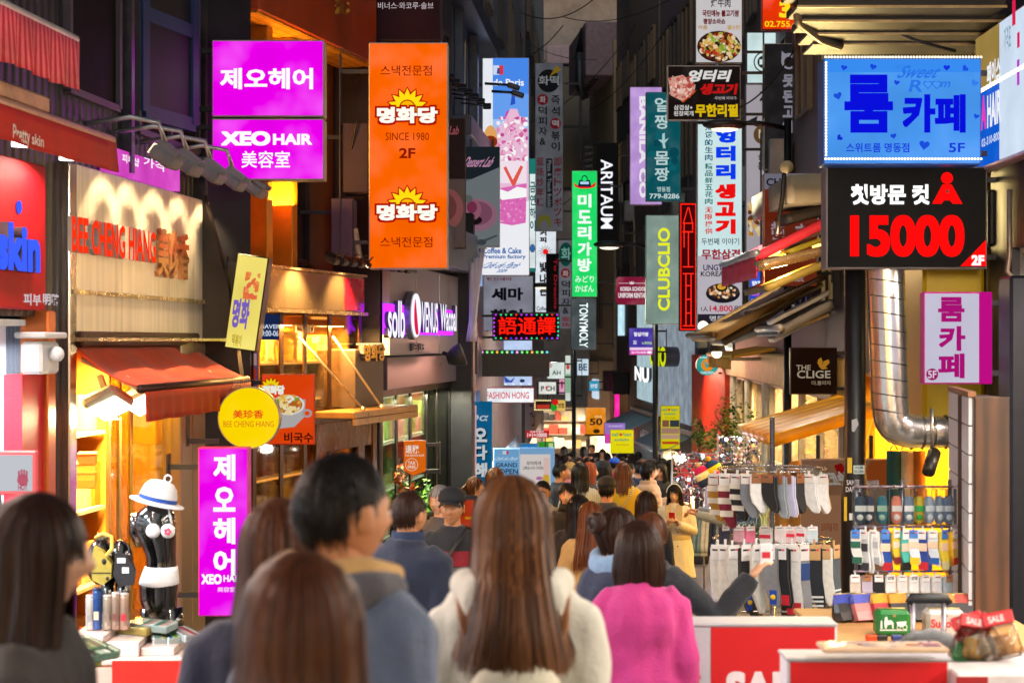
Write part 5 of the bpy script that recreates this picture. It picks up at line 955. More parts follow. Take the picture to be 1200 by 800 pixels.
# ================================================================ awnings on the right, seen end on
GA = "folding awnings on the right side"
def end_awning(label, a, b, s0, dy, col, thick=.07, val=0, kind='cloth', seg=8, sag=0., group=GA, rail=True, edge=None):
    """an awning running away from us: a = pixel of the wall end, b = pixel of the front bar, at scale s0; dy metres deep"""
    A, B = W(*a, s0), W(*b, s0)
    t = thing("folding_awning", label, "awning", A, group)
    def f(u, v): p = A.lerp(B, v); return (p.x, p.y+dy*u, p.z-sag*math.sin(math.pi*v))
    m = mat(col, .6, 0, .15, 3, .15) if isinstance(col, str) else col
    part("canopy", MB().grid(f, 6, seg, thick=thick), m, t)
    if val:
        part("valance", MB().grid(lambda u, v: (B.x+.015*math.sin(u*30), B.y+dy*u, B.z-val*v), 30, 3, thick=.012), m, t)
    if rail:
        part("front_bar", MB().tube([(B.x, B.y-.06, B.z), (B.x, B.y+dy+.06, B.z)], .045, 10), mat(edge or '#b8b4a8', .4, .5), t)
        d = (B-A); part("folding_arm", MB().tube([A+Vector((0, .1, -.16)), A+d*.5+Vector((0, .45, -.14)), B+Vector((0, .1, -.05))], .028, 8), mat('#b0a898', .35, .7), t)
    return t
end_awning("beige closed awning cassette with a round cap and hanging crank", (974, 203), (925, 205), 104, 3., '#8f8a74', .3, rail=False)
t = thing("awning_crank", "bent steel crank handle hanging from the beige awning cassette", "crank", W(922, 195, 102))
part("cap", MB(Matrix.Translation(W(922, 196, 103)) @ Matrix.Rotation(R(90), 4, 'X')).lathe([(.07, -.06), (.075, 0), (.07, .05)], (0, 0, 0), 18), mat('#b0a880', .5), t)
part("rod", MB().tube([W(919, 203, 103), W(917, 230, 103), W(914, 250, 103), W(911, 274, 103)], [.025, .028, .025, .032], 8), mat('#4a4642', .35, .8), t)
end_awning("dark grey narrow awning arm end above the pink red awning", (968, 238), (921, 250), 100, 1.5, '#26241f', .12, rail=False)
end_awning("pink red fabric awning sloping down from the right wall", (970, 253), (886, 296), 99, 3.2, '#e8384c', .11, .3, edge='#9aa0a8')
end_awning("olive yellow awning below the pink red one with warm lamps", (968, 276), (924, 292), 100, 3., '#8a8012', .06, rail=False)
t = end_awning("gilt rail of round lamps under the olive yellow awning", (968, 287), (888, 306), 100, .3, mat('#c8a878', .25, .8), .12, rail=False)
for i, (x, y) in enumerate(((893, 300), (914, 308), (935, 297), (952, 289))):
    p = W(x, y, 98); mb = MB(); mb.tube([p, p+Vector((.2, 0, .03))], .022, 8); part("lamp_tube", mb, em('#ffd070', 3.), t)
lamp("rail_lamp", 'POINT', W(900, 312, 104), 30, '#ffd8b0', .1, parent=t); lamp("rail_lamp", 'POINT', W(915, 318, 97), 90, '#ffc860', .1, parent=t)  # first lamp added to brighten the pink red awning
end_awning("faded olive awning end between the lamp rail and the gold coloured arm", (969, 304), (898, 334), 101, 2., '#7c6c28', .08, rail=False)
end_awning("dark thin strut sloping across the brown red market sign", (966, 322), (872, 366), 100, .3, '#241e18', .04, rail=False)
end_awning("white enamelled awning arm above the brown square sign", (972, 340), (902, 376), 98, .3, '#d4d4d0', .05, rail=False)
end_awning("grey canvas awning rolled under the white enamelled arm", (974, 352), (914, 384), 99, 1.8, '#6a6862', .1, .1, edge='#a8a8a4')
end_awning("gold coloured awning arm crossing in front of the blue menu sign", (966, 318), (836, 392), 92, 3., '#8c6c34', .1, rail=True, edge='#6a5028')
end_awning("dark brown awning edge just under the gold coloured arm", (960, 328), (846, 398), 90, 1.6, '#4a3414', .09, rail=False)
end_awning("white and grey awning sloping below the gold coloured arm", (974, 348), (858, 397), 86, 2.5, '#a8b0b8', .07, .16, edge='#d8dde0')
end_awning("pale awning arm in two joined lengths above the brown square sign", (972, 362), (906, 396), 94, .5, '#d0c4b0', .06, rail=False)
end_awning("warm lit yellow awning in front of the glass shop", (922, 405), (856, 417), 72, 3., '#e09a10', .05, .22, edge='#d0a850')
end_awning("yellow corrugated roof panel tilted over the sock stand's back", (1037, 472), (903, 512), 122, 2.4, pattern('rib', '#e09c00', '#ffc800', .8, .4, 0, 1., 'Y'), .1, rail=False)
p = W(840, 412, 84); t = thing("hanging_lamp", "warm bare hanging lamp under the gold coloured awning arm", "lamp", p)
part("shade", MB().lathe([(.03, .22), (.05, .18), (.13, .02), (.12, .0)], p, 16), mat('#3a3228', .4, .5), t); part("bulb", MB().ball(p-Vector((0, 0, .02)), .07), em('#ffe8b0', 6.), t)
lamp("hanging_bulb", 'POINT', p-Vector((0, 0, .15)), 14, '#ffe4b8', .08, parent=t)
p = W(823, 395, 80); t = thing("floodlight", "small grey floodlight by the tall restaurant sign", "floodlight", p); part("housing", MB(Matrix.Translation(p)).box(-.08, .08, -.1, .1, -.16, .1, 0, .02), mat('#50504c', .5), t); part("lens", MB().ball(p+Vector((0, -.1, .16)), .08), em('#fff4e0', 1.5), t)
# small street awnings further down
awning("shop_awning", "pale blue small awning below the white lit panel", (4.02-.0, 46.4), (3.98, 48.9), -.55, -1.0, .9, .18, mat('#8ab0b8', .5), grp="small awnings down the right side", arms=False) if False else None
for lab, p0, p1, z, col, pr in (("pale blue small awning under the white lit panel", (3.78, 53.2), (3.98, 47.2), -.4, '#7fa4b0', .9), ("grey blue small awning under the yellow black letters", (4.05, 45.8), (4.33, 40.8), -.55, '#748890', .8), ("red small awning with a scalloped edge under the red cladding", (4.3, 39.9), (4.5, 35.6), -.95, '#c01c24', .75)):
    awning("shop_awning", lab, p0, p1, z, z-.42, pr, .3, mat(col, .5, 0, .15, 3, .1), grp="small awnings down the right side", arms=False)
# round teal emblem sign on the red cladding
sign("round teal sign with an orange hand of lines and white lettering", "sign", (816, 415, 842, 440), 56, '#28a8a0', [('d', 829, 427.5, 7.4, 7.4, '#f09020'), ('t', "butter finger", (820, 417, 838, 420.5), '#f4fffc'), ('t', "CHICKEN", (821, 435, 837, 438), '#f4fffc')]+[('p', [(824+i*2.2, 423+i*.6), (825+i*2.2, 423+i*.6), (829, 431), (828, 431.5)], '#28a8a0') for i in range(4)], depth=.1, glow=.85, mounts=[('R', .3)], rim='#3a9a92', grp=G1, shape=ellipse(829, 427.5, 13.2, 12.6, 30))
sign("white backlit lettering plate below the round teal sign", "sign", (817, 439, 840, 448), 51, '#e8483a', [('t', "pour", (818, 440, 838, 447.5), '#f4f0ff', {'w': .05})], depth=.05, glow=.9, mounts=[('R', .2)], grp=G1)
# ---- left and centre low signs
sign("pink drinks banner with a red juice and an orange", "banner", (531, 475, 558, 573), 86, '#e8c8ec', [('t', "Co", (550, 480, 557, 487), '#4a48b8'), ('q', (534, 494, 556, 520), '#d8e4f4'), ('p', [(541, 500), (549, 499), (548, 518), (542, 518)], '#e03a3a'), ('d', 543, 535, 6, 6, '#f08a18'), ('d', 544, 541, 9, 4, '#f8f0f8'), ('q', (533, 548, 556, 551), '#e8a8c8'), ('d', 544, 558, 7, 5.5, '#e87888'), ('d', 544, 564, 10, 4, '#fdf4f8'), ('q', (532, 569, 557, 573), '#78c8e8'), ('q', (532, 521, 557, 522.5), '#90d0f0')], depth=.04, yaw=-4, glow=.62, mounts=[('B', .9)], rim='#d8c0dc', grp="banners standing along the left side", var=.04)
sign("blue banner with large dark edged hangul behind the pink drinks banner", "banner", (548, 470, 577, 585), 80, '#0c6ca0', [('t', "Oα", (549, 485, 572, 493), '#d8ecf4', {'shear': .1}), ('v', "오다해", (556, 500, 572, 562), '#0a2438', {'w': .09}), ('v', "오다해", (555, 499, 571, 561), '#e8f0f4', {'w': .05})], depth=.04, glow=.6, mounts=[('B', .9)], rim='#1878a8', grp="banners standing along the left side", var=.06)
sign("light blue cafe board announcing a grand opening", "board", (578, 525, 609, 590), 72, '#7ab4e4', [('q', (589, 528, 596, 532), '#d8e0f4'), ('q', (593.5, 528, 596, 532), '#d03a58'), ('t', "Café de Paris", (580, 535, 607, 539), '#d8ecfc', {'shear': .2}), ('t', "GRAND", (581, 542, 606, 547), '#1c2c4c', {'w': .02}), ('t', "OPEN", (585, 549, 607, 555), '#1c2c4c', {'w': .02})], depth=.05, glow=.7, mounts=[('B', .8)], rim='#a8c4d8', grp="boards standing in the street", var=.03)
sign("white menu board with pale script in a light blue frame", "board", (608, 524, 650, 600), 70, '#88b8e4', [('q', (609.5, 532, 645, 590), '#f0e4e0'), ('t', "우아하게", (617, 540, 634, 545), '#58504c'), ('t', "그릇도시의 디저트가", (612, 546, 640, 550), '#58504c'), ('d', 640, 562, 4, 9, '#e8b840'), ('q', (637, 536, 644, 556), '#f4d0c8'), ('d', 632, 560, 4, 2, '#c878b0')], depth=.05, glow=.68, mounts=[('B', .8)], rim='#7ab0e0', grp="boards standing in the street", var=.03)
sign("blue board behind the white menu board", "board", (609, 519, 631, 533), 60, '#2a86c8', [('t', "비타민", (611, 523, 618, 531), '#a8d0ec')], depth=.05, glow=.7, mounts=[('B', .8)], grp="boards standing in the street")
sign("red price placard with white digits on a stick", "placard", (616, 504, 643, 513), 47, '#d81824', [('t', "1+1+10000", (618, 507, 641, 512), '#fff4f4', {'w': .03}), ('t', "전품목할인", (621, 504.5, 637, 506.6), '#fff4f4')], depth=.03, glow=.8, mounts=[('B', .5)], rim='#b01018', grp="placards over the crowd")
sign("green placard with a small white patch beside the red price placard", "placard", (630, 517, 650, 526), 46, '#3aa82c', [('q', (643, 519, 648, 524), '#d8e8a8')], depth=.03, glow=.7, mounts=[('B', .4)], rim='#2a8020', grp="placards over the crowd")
sign("bulb framed marquee with a red panel over the crowd", "sign", (626, 468, 646, 481), 42, '#3a2018', [('q', (629, 474, 644, 478.5), '#c83a28')]+[('d', x, y, .8, .8, '#ffe8a0', {'glow': 1.3, 'name': 'bulb'}) for x, y in [(627+i*2, 469) for i in range(10)]+[(627+i*2, 480) for i in range(10)]+[(626.8, 471+i*2) for i in range(5)]], glow=.8, depth=.2, mounts=[('T', .5)], grp=G1)
p = W(648.5, 477, 41); t = thing("balloon", "glowing green balloon below the bulb framed marquee", "balloon", p, "balloons by the marquee"); part("body", MB().ball(p, .11, .11, .1), em('#18b028', .8), t); part("knot", MB().ball(p-Vector((0, 0, .11)), .02), mat('#108018'), t)  # both balloons emit their colour; the light is put into the material
p = W(650.5, 471, 41.5); t = thing("balloon", "glowing red balloon behind the green one", "balloon", p, "balloons by the marquee"); part("body", MB().ball(p, .09, .09, .09), em('#e02020', .8), t); part("knot", MB().ball(p-Vector((0, 0, .09)), .018), mat('#901010'), t)
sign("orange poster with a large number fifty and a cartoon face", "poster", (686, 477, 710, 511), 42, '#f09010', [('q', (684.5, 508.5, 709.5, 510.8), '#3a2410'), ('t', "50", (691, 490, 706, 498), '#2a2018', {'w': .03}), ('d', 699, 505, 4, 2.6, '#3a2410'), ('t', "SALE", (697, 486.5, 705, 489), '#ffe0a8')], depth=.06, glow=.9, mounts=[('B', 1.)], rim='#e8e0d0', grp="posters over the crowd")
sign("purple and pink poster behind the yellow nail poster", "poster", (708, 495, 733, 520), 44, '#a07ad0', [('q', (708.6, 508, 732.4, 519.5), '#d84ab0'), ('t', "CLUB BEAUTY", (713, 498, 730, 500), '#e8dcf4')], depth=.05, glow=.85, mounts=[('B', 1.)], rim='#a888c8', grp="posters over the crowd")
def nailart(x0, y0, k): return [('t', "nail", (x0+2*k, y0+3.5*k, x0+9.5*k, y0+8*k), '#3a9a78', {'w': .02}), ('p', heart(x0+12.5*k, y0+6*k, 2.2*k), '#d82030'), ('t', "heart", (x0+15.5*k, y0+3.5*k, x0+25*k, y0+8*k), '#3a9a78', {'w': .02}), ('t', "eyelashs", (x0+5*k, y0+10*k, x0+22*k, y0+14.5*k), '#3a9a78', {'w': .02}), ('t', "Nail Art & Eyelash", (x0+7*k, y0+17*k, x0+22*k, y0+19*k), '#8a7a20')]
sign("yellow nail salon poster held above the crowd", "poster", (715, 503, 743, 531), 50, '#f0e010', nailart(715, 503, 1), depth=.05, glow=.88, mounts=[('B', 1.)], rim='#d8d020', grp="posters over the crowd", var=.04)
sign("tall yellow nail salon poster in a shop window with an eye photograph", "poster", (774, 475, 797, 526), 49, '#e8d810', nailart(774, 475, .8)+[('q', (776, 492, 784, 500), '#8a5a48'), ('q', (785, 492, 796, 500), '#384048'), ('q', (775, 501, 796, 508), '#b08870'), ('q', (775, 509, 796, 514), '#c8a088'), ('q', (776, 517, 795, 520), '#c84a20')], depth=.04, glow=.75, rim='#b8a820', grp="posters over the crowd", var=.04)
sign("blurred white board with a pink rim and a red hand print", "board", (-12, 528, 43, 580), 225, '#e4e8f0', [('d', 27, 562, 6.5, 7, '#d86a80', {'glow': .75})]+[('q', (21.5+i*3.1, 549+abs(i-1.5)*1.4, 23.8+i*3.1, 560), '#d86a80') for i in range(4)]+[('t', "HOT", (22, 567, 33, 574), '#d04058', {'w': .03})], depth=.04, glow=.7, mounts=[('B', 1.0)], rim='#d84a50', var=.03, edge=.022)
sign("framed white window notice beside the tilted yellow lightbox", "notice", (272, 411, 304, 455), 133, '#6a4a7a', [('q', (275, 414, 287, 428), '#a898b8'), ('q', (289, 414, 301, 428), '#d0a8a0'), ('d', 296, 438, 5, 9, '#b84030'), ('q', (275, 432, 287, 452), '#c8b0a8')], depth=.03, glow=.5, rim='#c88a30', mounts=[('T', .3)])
# red booth behind the man in the dark cap
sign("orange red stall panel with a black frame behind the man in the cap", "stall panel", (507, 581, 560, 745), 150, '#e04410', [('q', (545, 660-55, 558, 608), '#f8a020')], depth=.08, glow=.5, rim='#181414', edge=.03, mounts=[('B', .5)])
# ================================================================ left display table
def goods_pack(label, px, py, s, w, h, d, cols, rz, tilt, grp, seed):
    p = W(px, py, s); p.z = max(p.z, zt+.005) if seed >= 20 else max(p.z, zt+(.09 if px < 172 else .05)); t = thing("wrapped_pack", label, "pack", p, grp, rz)
    T = Matrix.Translation(p) @ Matrix.Rotation(rz, 4, 'Z') @ Matrix.Rotation(tilt, 4, 'X'); rr = random.Random(seed)
    part("carton", MB(T).box(-w/2, w/2, -d/2, d/2, 0, h, 0, .006), mat(cols[0], .3, 0, .2, 12, .05, coat=.6), t)
    mb = MB(T); x = -w/2+.01; i = 0
    while x < w/2-.02:
        q = rr.uniform(.012, .04); mb.box(x, min(x+q, w/2-.01), -d/2-.002, d/2-.02, h+.0005, h+.0025, i % (len(cols)-1)); x += q+.008; i += 1
    part("label_stripe", mb, [mat(c, .3, 0, .1, 9, 0, coat=.5) for c in cols[1:]], t)
    mb = MB(T); mb.box(-w/2-.004, w/2+.004, -d/2-.004, d/2+.004, -.002, h+.006, 0, .006); part("cellophane", mb, glass('#f4fbfa', .35), t)
t = thing("display_table", "white stepped display table with a red front panel", "table", (W(150, 0, 205).x, F/205, ground(F/205)))
zt = 1.7-(772-400)/205; x0, x1 = W(92, 0, 205).x, W(232, 0, 205).x; yy = F/205; zg = ground(yy)
part("table_top", MB().box(x0, x1, yy, yy+.9, zt-.04, zt, 0, .01), mat('#d8c4b8', .35, 0, .08), t)
for sx in (x0+.04, x1-.08):
    for sy in (yy+.04, yy+.82): part("leg", MB().box(sx, sx+.04, sy, sy+.04, zg, zt-.04), mat('#a8a0a0', .4, .5), t)
part("front_panel", MB().box(x0+.02, x1-.02, yy-.012, yy+.0, zg+.1, zt-.045), mat('#d8b8a8', .5, 0, .08), t)
mb = MB(); a, b = W(128, 776, 207), W(213, 830, 207); mb.box(a.x, b.x, yy-.03, yy-.014, b.z, a.z, 0, .004); part("red_card", mb, mat('#e01c08', .5, 0, .1), t)
for i, (xa, xb, ya) in enumerate(((92, 131, .125), (132, 170, .085), (171, 209, .045))):
    a, b = W(xa, 400, 200), W(xb, 0, 200); part("acrylic_step", MB().box(a.x, b.x, yy+.03+.04*i, yy+.6, zt, zt+ya, 0, .004), mat('#e8d4cc', .15, 0, .06, 3, 0, coat=.8), t)
GP = "wrapped packs on the left display table"
for i, (px, py, w, d, rz, cols, lab) in enumerate((
    (158, 741, .26, .1, -.5, ['#c8a858', '#e8d8a0', '#b89048'], "gold ended pack lying slanted at the back of the display table"),
    (178, 737, .3, .12, -.45, ['#b8c4c0', '#3a8878', '#d8a8a0', '#f0f0f0'], "long grey and green striped pack next to the gold ended pack"),
    (188, 757, .1, .22, .25, ['#e8ecec', '#88a8a0', '#c8c040', '#303840'], "white pack with green and black stripes at the table's front edge"),
    (202, 752, .12, .2, .5, ['#e8f0f0', '#2a8ac8', '#88c040', '#f8f8f8'], "white pack with blue and lime stripes beside the black mannequin's foot"),
    (216, 747, .11, .2, .7, ['#d8dce0', '#a8a8b0', '#e0c0c8', '#a82838'], "silver pack with a red corner at the table's right end"))):
    goods_pack(lab, px, py, 198, w, .045, d, cols, rz, .12, GP, i)
for i, (px, py, cols, lab) in enumerate(((95, 762, ['#a8c0a0', '#404840', '#d8e0d0', '#688858'], "green grey wrapped pack by the blurred woman on the left"), (110, 768, ['#98b8a0', '#e8e8e0', '#405048', '#b8d0b8'], "pale green wrapped pack at the table's front left"), (88, 778, ['#c8c840', '#404030', '#e8e890'], "yellow green wrapped pack under the two green ones"))):
    goods_pack(lab, px, py, 232, .2, .04, .16, cols, .9, .2, GP, 20+i)
# bottles
for i, (px, col, hgt, lab) in enumerate(((114, '#143c78', .24, "dark blue slim bottle among the silver tins"), (106, '#d8d4cc', .2, "pale slim tin left of the blue bottle"), (126, '#b0a494', .2, "silver printed tin right of the blue bottle"), (136, '#a89080', .215, "bronze printed tin second right of the blue bottle"), (146, '#b89a88', .21, "bronze tin with a red badge next to the mannequin"))):
    p = W(px, 737, 200); t = thing("tin", lab, "tin", p, "tins on the left display table")
    part("body", MB().lathe([(.0, 0), (.026, 0), (.028, .006), (.028, hgt-.02), (.026, hgt-.01)], p, 18), mat(col, .25, .6 if i else .1, .15, 12, .02, coat=.3), t)
    part("cap", MB().lathe([(.0265, hgt-.012), (.027, hgt), (.02, hgt+.004), (0, hgt+.004)], p, 18), mat('#143058' if i == 0 else '#c8c0b8', .3, .5), t)
    mb = MB(); mb.box(p.x-.014, p.x+.014, p.y-.0295, p.y-.027, p.z+hgt*.25, p.z+hgt*.45); part("sticker", mb, mat(['#d8c8a0', '#888', '#7a6a60', '#6a4038', '#c02838'][i], .4), t)
# black mannequin torso in a white bikini
mp = W(187, 735, 192); MH = .82; t = thing("mannequin", "glossy black headless mannequin torso in a white bikini and hat", "mannequin", mp)
def ring(z, cx, cyy, rx, ry, n=28): return [(mp.x+cx+rx*math.cos(2*math.pi*j/n), mp.y+cyy+ry*math.sin(2*math.pi*j/n), mp.z+z) for j in range(n)]
prof = [(0, .02, .0, .07, .07), (.06, .015, 0, .09, .085), (.16, -.005, .0, .112, .095), (.24, -.005, 0, .118, .1), (.30, .0, 0, .112, .095), (.38, .012, 0, .092, .08), (.43, .01, 0, .09, .077), (.5, -.005, 0, .105, .082), (.57, -.02, 0, .122, .092), (.64, -.03, 0, .13, .09), (.70, -.025, 0, .115, .08), (.745, -.01, 0, .07, .06), (.78, .0, 0, .05, .05)]
mb = MB(); mb.loft([ring(*q) for q in prof])
for sx in (-.02, .07): mb.ball((mp.x+sx, mp.y-.075, mp.z+.6), .048, .05, .048, 16)
mb.tube([(mp.x-.13, mp.y, mp.z+.68), (mp.x-.15, mp.y+.02, mp.z+.58), (mp.x-.14, mp.y+.06, mp.z+.5)], [.05, .042, .03], 12)
for sx, a in ((-.055, 0), (.075, .02)): mb.tube([(mp.x+sx, mp.y, mp.z+.12), (mp.x+sx+a, mp.y, mp.z-.07)], [.068, .056], 14)
part("body", mb, mat('#08080a', .12, 0, .1, 3, .01, coat=1.), t)
mb = MB(); mb.loft([ring(z, cx, cyy, rx+.006, ry+.006) for z, cx, cyy, rx, ry in ((.235, -.004, 0, .06, .08), (.27, -.004, 0, .1165, .0985), (.30, .0, 0, .112, .095), (.345, .006, 0, .102, .088), (.375, .011, 0, .093, .081))]); part("bikini_bottom", mb, mat('#e8e8ec', .6), t)
mb = MB()
for sx in (-.02, .07): mb.ball((mp.x+sx, mp.y-.085, mp.z+.6), .046, .046, .046, 16)
mb.tube([(mp.x-.05, mp.y-.08, mp.z+.63), (mp.x-.06, mp.y-.02, mp.z+.75)], .008, 6).tube([(mp.x+.09, mp.y-.07, mp.z+.63), (mp.x+.05, mp.y-.02, mp.z+.76)], .008, 6)
bt = part("bikini_top", mb, mat('#eef0f2', .5), t)
mb = MB()
for k in range(5): mb.ball((mp.x+.075+.014*math.cos(k*1.257), mp.y-.131, mp.z+.6+.014*math.sin(k*1.257)), .011, .004, .011, 8)
part("flower_print", mb, mat('#e84a68', .6), bt)
hp = Vector((mp.x-.012, mp.y-.01, mp.z+.77)); t = thing("sun_hat", "white sun hat with a blue ribbon on the black mannequin", "hat", hp, "hats on the left table")
HT = Matrix.Translation(hp) @ Matrix.Rotation(R(14), 4, 'Y')
part("crown", MB(HT).lathe([(.118, 0), (.112, .05), (.1, .09), (.075, .12), (.03, .132), (0, .133)], (0, 0, 0), 26), mat('#e4e6ea', .75, 0, .12, 14, .4), t)
part("brim", MB(HT).lathe([(.11, .003), (.15, -.012), (.168, -.01), (.168, -.004), (.15, -.004), (.11, .014)], (0, 0, 0), 30), mat('#e4e6ea', .75, 0, .12, 14, .4), t)
part("ribbon", MB(HT).lathe([(.1195, .006), (.1165, .03), (.1165, .034), (.1185, .01)], (0, 0, 0), 26), mat('#1048a0', .5), t)
part("loop", MB(HT).tube([(.03+.022*math.cos(a), 0, .15+.022*math.sin(a)) for a in np.linspace(0, 6.2, 14)], .005, 6), mat('#e8e8ee', .6), t)
# black ornaments and the hanging pouch beside the mannequin
kp = W(130, 668, 196)
t = thing("figurine", "glossy black two legged display figure holding pouches", "figurine", kp)
mb = MB()
mb.ball((kp.x-.06, kp.y, kp.z+.05), .09, .07, .14, 18).ball((kp.x+.05, kp.y+.02, kp.z+.05), .08, .06, .13, 18)
for sx in (-.02, .07): mb.tube([(kp.x+sx, kp.y, kp.z), (kp.x+sx, kp.y, kp.z-.32)], [.045, .035], 12)
part("body", mb, mat('#0a0a0c', .12, 0, .1, 3, .01, coat=1.), t); part("neck_ring", MB().lathe([(.035, .18), (.035, .22)], (kp.x-.05, kp.y, kp.z), 14), mat('#c8c4b8', .2, 1), t)
t = thing("cord_pouch", "khaki round pouch with black dots tied with a yellow cord", "pouch", kp+Vector((-.02, -.1, .1)), "pouches on the black figure")
mb = MB(Matrix.Translation(kp+Vector((-.02, -.1, .03)))); mb.prism([(-.05, .13), (.0, .1), (.055, .02), (.05, -.06), (.0, -.1), (-.06, -.07), (-.07, .03)], -.03, .03); part("bag", mb, mat('#a8983c', .7, 0, .2, 9, .3), t)
mb = MB(Matrix.Translation(kp+Vector((-.02, -.132, .03)))); mb.box(-.065, .05, -.002, .0, -.03, -.024); mb.ball((.01, 0, .04), .014, .004, .018); mb.ball((.03, 0, -.06), .01, .004, .012); part("dot", mb, mat('#14120e', .5), t)
part("cord", MB().tube([kp+Vector(q) for q in ((-.08, -.04, .2), (-.03, -.08, .23), (.02, -.07, .21), (.03, -.1, .14), (.0, -.13, .1))], .012, 8), mat('#d8b850', .7), t)
t = thing("cord_pouch", "black pouch with white patches beside the khaki one", "pouch", kp+Vector((.09, -.09, .05)), "pouches on the black figure")
mb = MB(Matrix.Translation(kp+Vector((.095, -.09, .02)))); mb.prism([(-.04, .1), (.03, .08), (.07, .0), (.06, -.09), (-.02, -.1), (-.055, -.03)], -.03, .03); part("bag", mb, mat('#121218', .6, 0, .2, 9, .2), t)
mb = MB(Matrix.Translation(kp+Vector((.095, -.122, .02)))); mb.box(-.03, .02, -.003, 0, .04, .07).box(.0, .04, -.003, 0, -.02, .015); part("patch", mb, mat('#d8dce4', .5), t)
# cartons behind the glass
for i, (px, py, w, h, col, lab) in enumerate(((90, 574, .22, .1, '#d8781c', "open orange gift carton, lowest of the stack behind the glass"), (91, 566, .2, .06, '#e08a28', "orange gift carton, second of the stack behind the glass"), (93, 556, .18, .06, '#e8922c', "orange gift carton, top of the stack behind the glass"), (98, 546, .13, .07, '#c85a18', "small red orange box standing on the gift cartons"))):
    p = W(px, py, 165); p.y += .1; t = thing("gift_carton", lab, "carton", p, "gift cartons behind the glass"); p = Vector(p)
    part("carton_body", MB(Matrix.Translation(p) @ Matrix.Rotation(R(12), 4, 'Z')).box(-w/2, w/2, 0, .2, 0, h, 0, .008), mat(col, .5, 0, .12), t); part("carton_lid", MB(Matrix.Translation(p) @ Matrix.Rotation(R(12), 4, 'Z')).box(-w/2-.004, w/2+.004, -.004, .204, h, h+.015, 0, .005), mat(col, .45), t)
# ================================================================ right stall: counter, racks, socks
wood = pattern('wood', '#7a5234', '#a87848', 1.6, .55, 0, .15, 'X', vec=(1, 1, 8))
CXa, CXb, CYs = W(930, 0, 188).x, W(1150, 0, 188).x, F/188
ct = thing("stall_counter", "pale wooden stall counter under the hanging socks", "counter", (CXa, CYs, ground(CYs)))
zc = .085; CYs = F/221
part("counter_top", MB().box(CXa-.05, CXb, CYs, CYs+1.3, zc-.03, zc, 0, .006), mat('#c8955c', .5, 0, .15, 3, .1, stretch=(1, 6, 6)), ct)
part("front_board", MB().box(CXa-.04, CXb-.02, CYs-.02, CYs+.0, zc-.22, zc-.032, 0, .004), mat('#b88450', .5, 0, .2, 2, .1, stretch=(1, 6, 6)), ct)
for sx in (CXa-.0, CXb-.1): part("leg", MB().box(sx, sx+.06, CYs+.05, CYs+.11, ground(CYs), zc-.03), mat('#8a6a48', .6), ct)
part("lower_cloth", MB().grid(lambda u, v: (CXa-.02+u*(CXb-CXa), CYs+.03+.02*math.sin(u*40), zc-.22-v*(zc-.22-ground(CYs))), 60, 4), mat('#1a1820', .8), ct)
p = W(1131, 0, 196); t = thing("slatwall_cabinet", "white slatwall display end with a walnut edge panel", "cabinet", (p.x, p.y, ground(p.y)))
xa, xb = W(1143, 0, 204).x, W(1183, 0, 204).x; ya = F/204; zt_ = CZ-(465-400)/204
part("walnut_panel", MB().box(xa, xb, ya, ya+.03, ground(ya), zt_, 0, .004), pattern('wood', '#3a2414', '#553620', 1.2, .45, 0, .1, 'X', vec=(2.2, 1, .25)), t)
T = Matrix.Translation((xa, ya+.03, 0)) @ Matrix.Rotation(R(81), 4, 'Z'); zz = ground(ya)+.02
mb = MB(T); n = 13
for i in range(n): h = (zt_-zz)/n; mb.box(0, 1.2, .010, .03, zz+i*h+.004, zz+(i+1)*h-.004, 0, .002)
part("white_slats", mb, mat('#d8d8de', .35, 0, .06), t); part("groove_rail", MB(T).box(.0, 1.2, .0, .009, zz, zt_), mat('#6a6468', .5, .3), t)
part("top_cap", MB(T).box(-.02, 1.2, -.01, .035, zt_+.001, zt_+.03), mat('#8a5c38', .5), t)
part("body", MB().box(xa+.03, xb-.002, ya+.035, ya+.5, ground(ya), zt_-.004), mat('#3a2a20', .6), t)
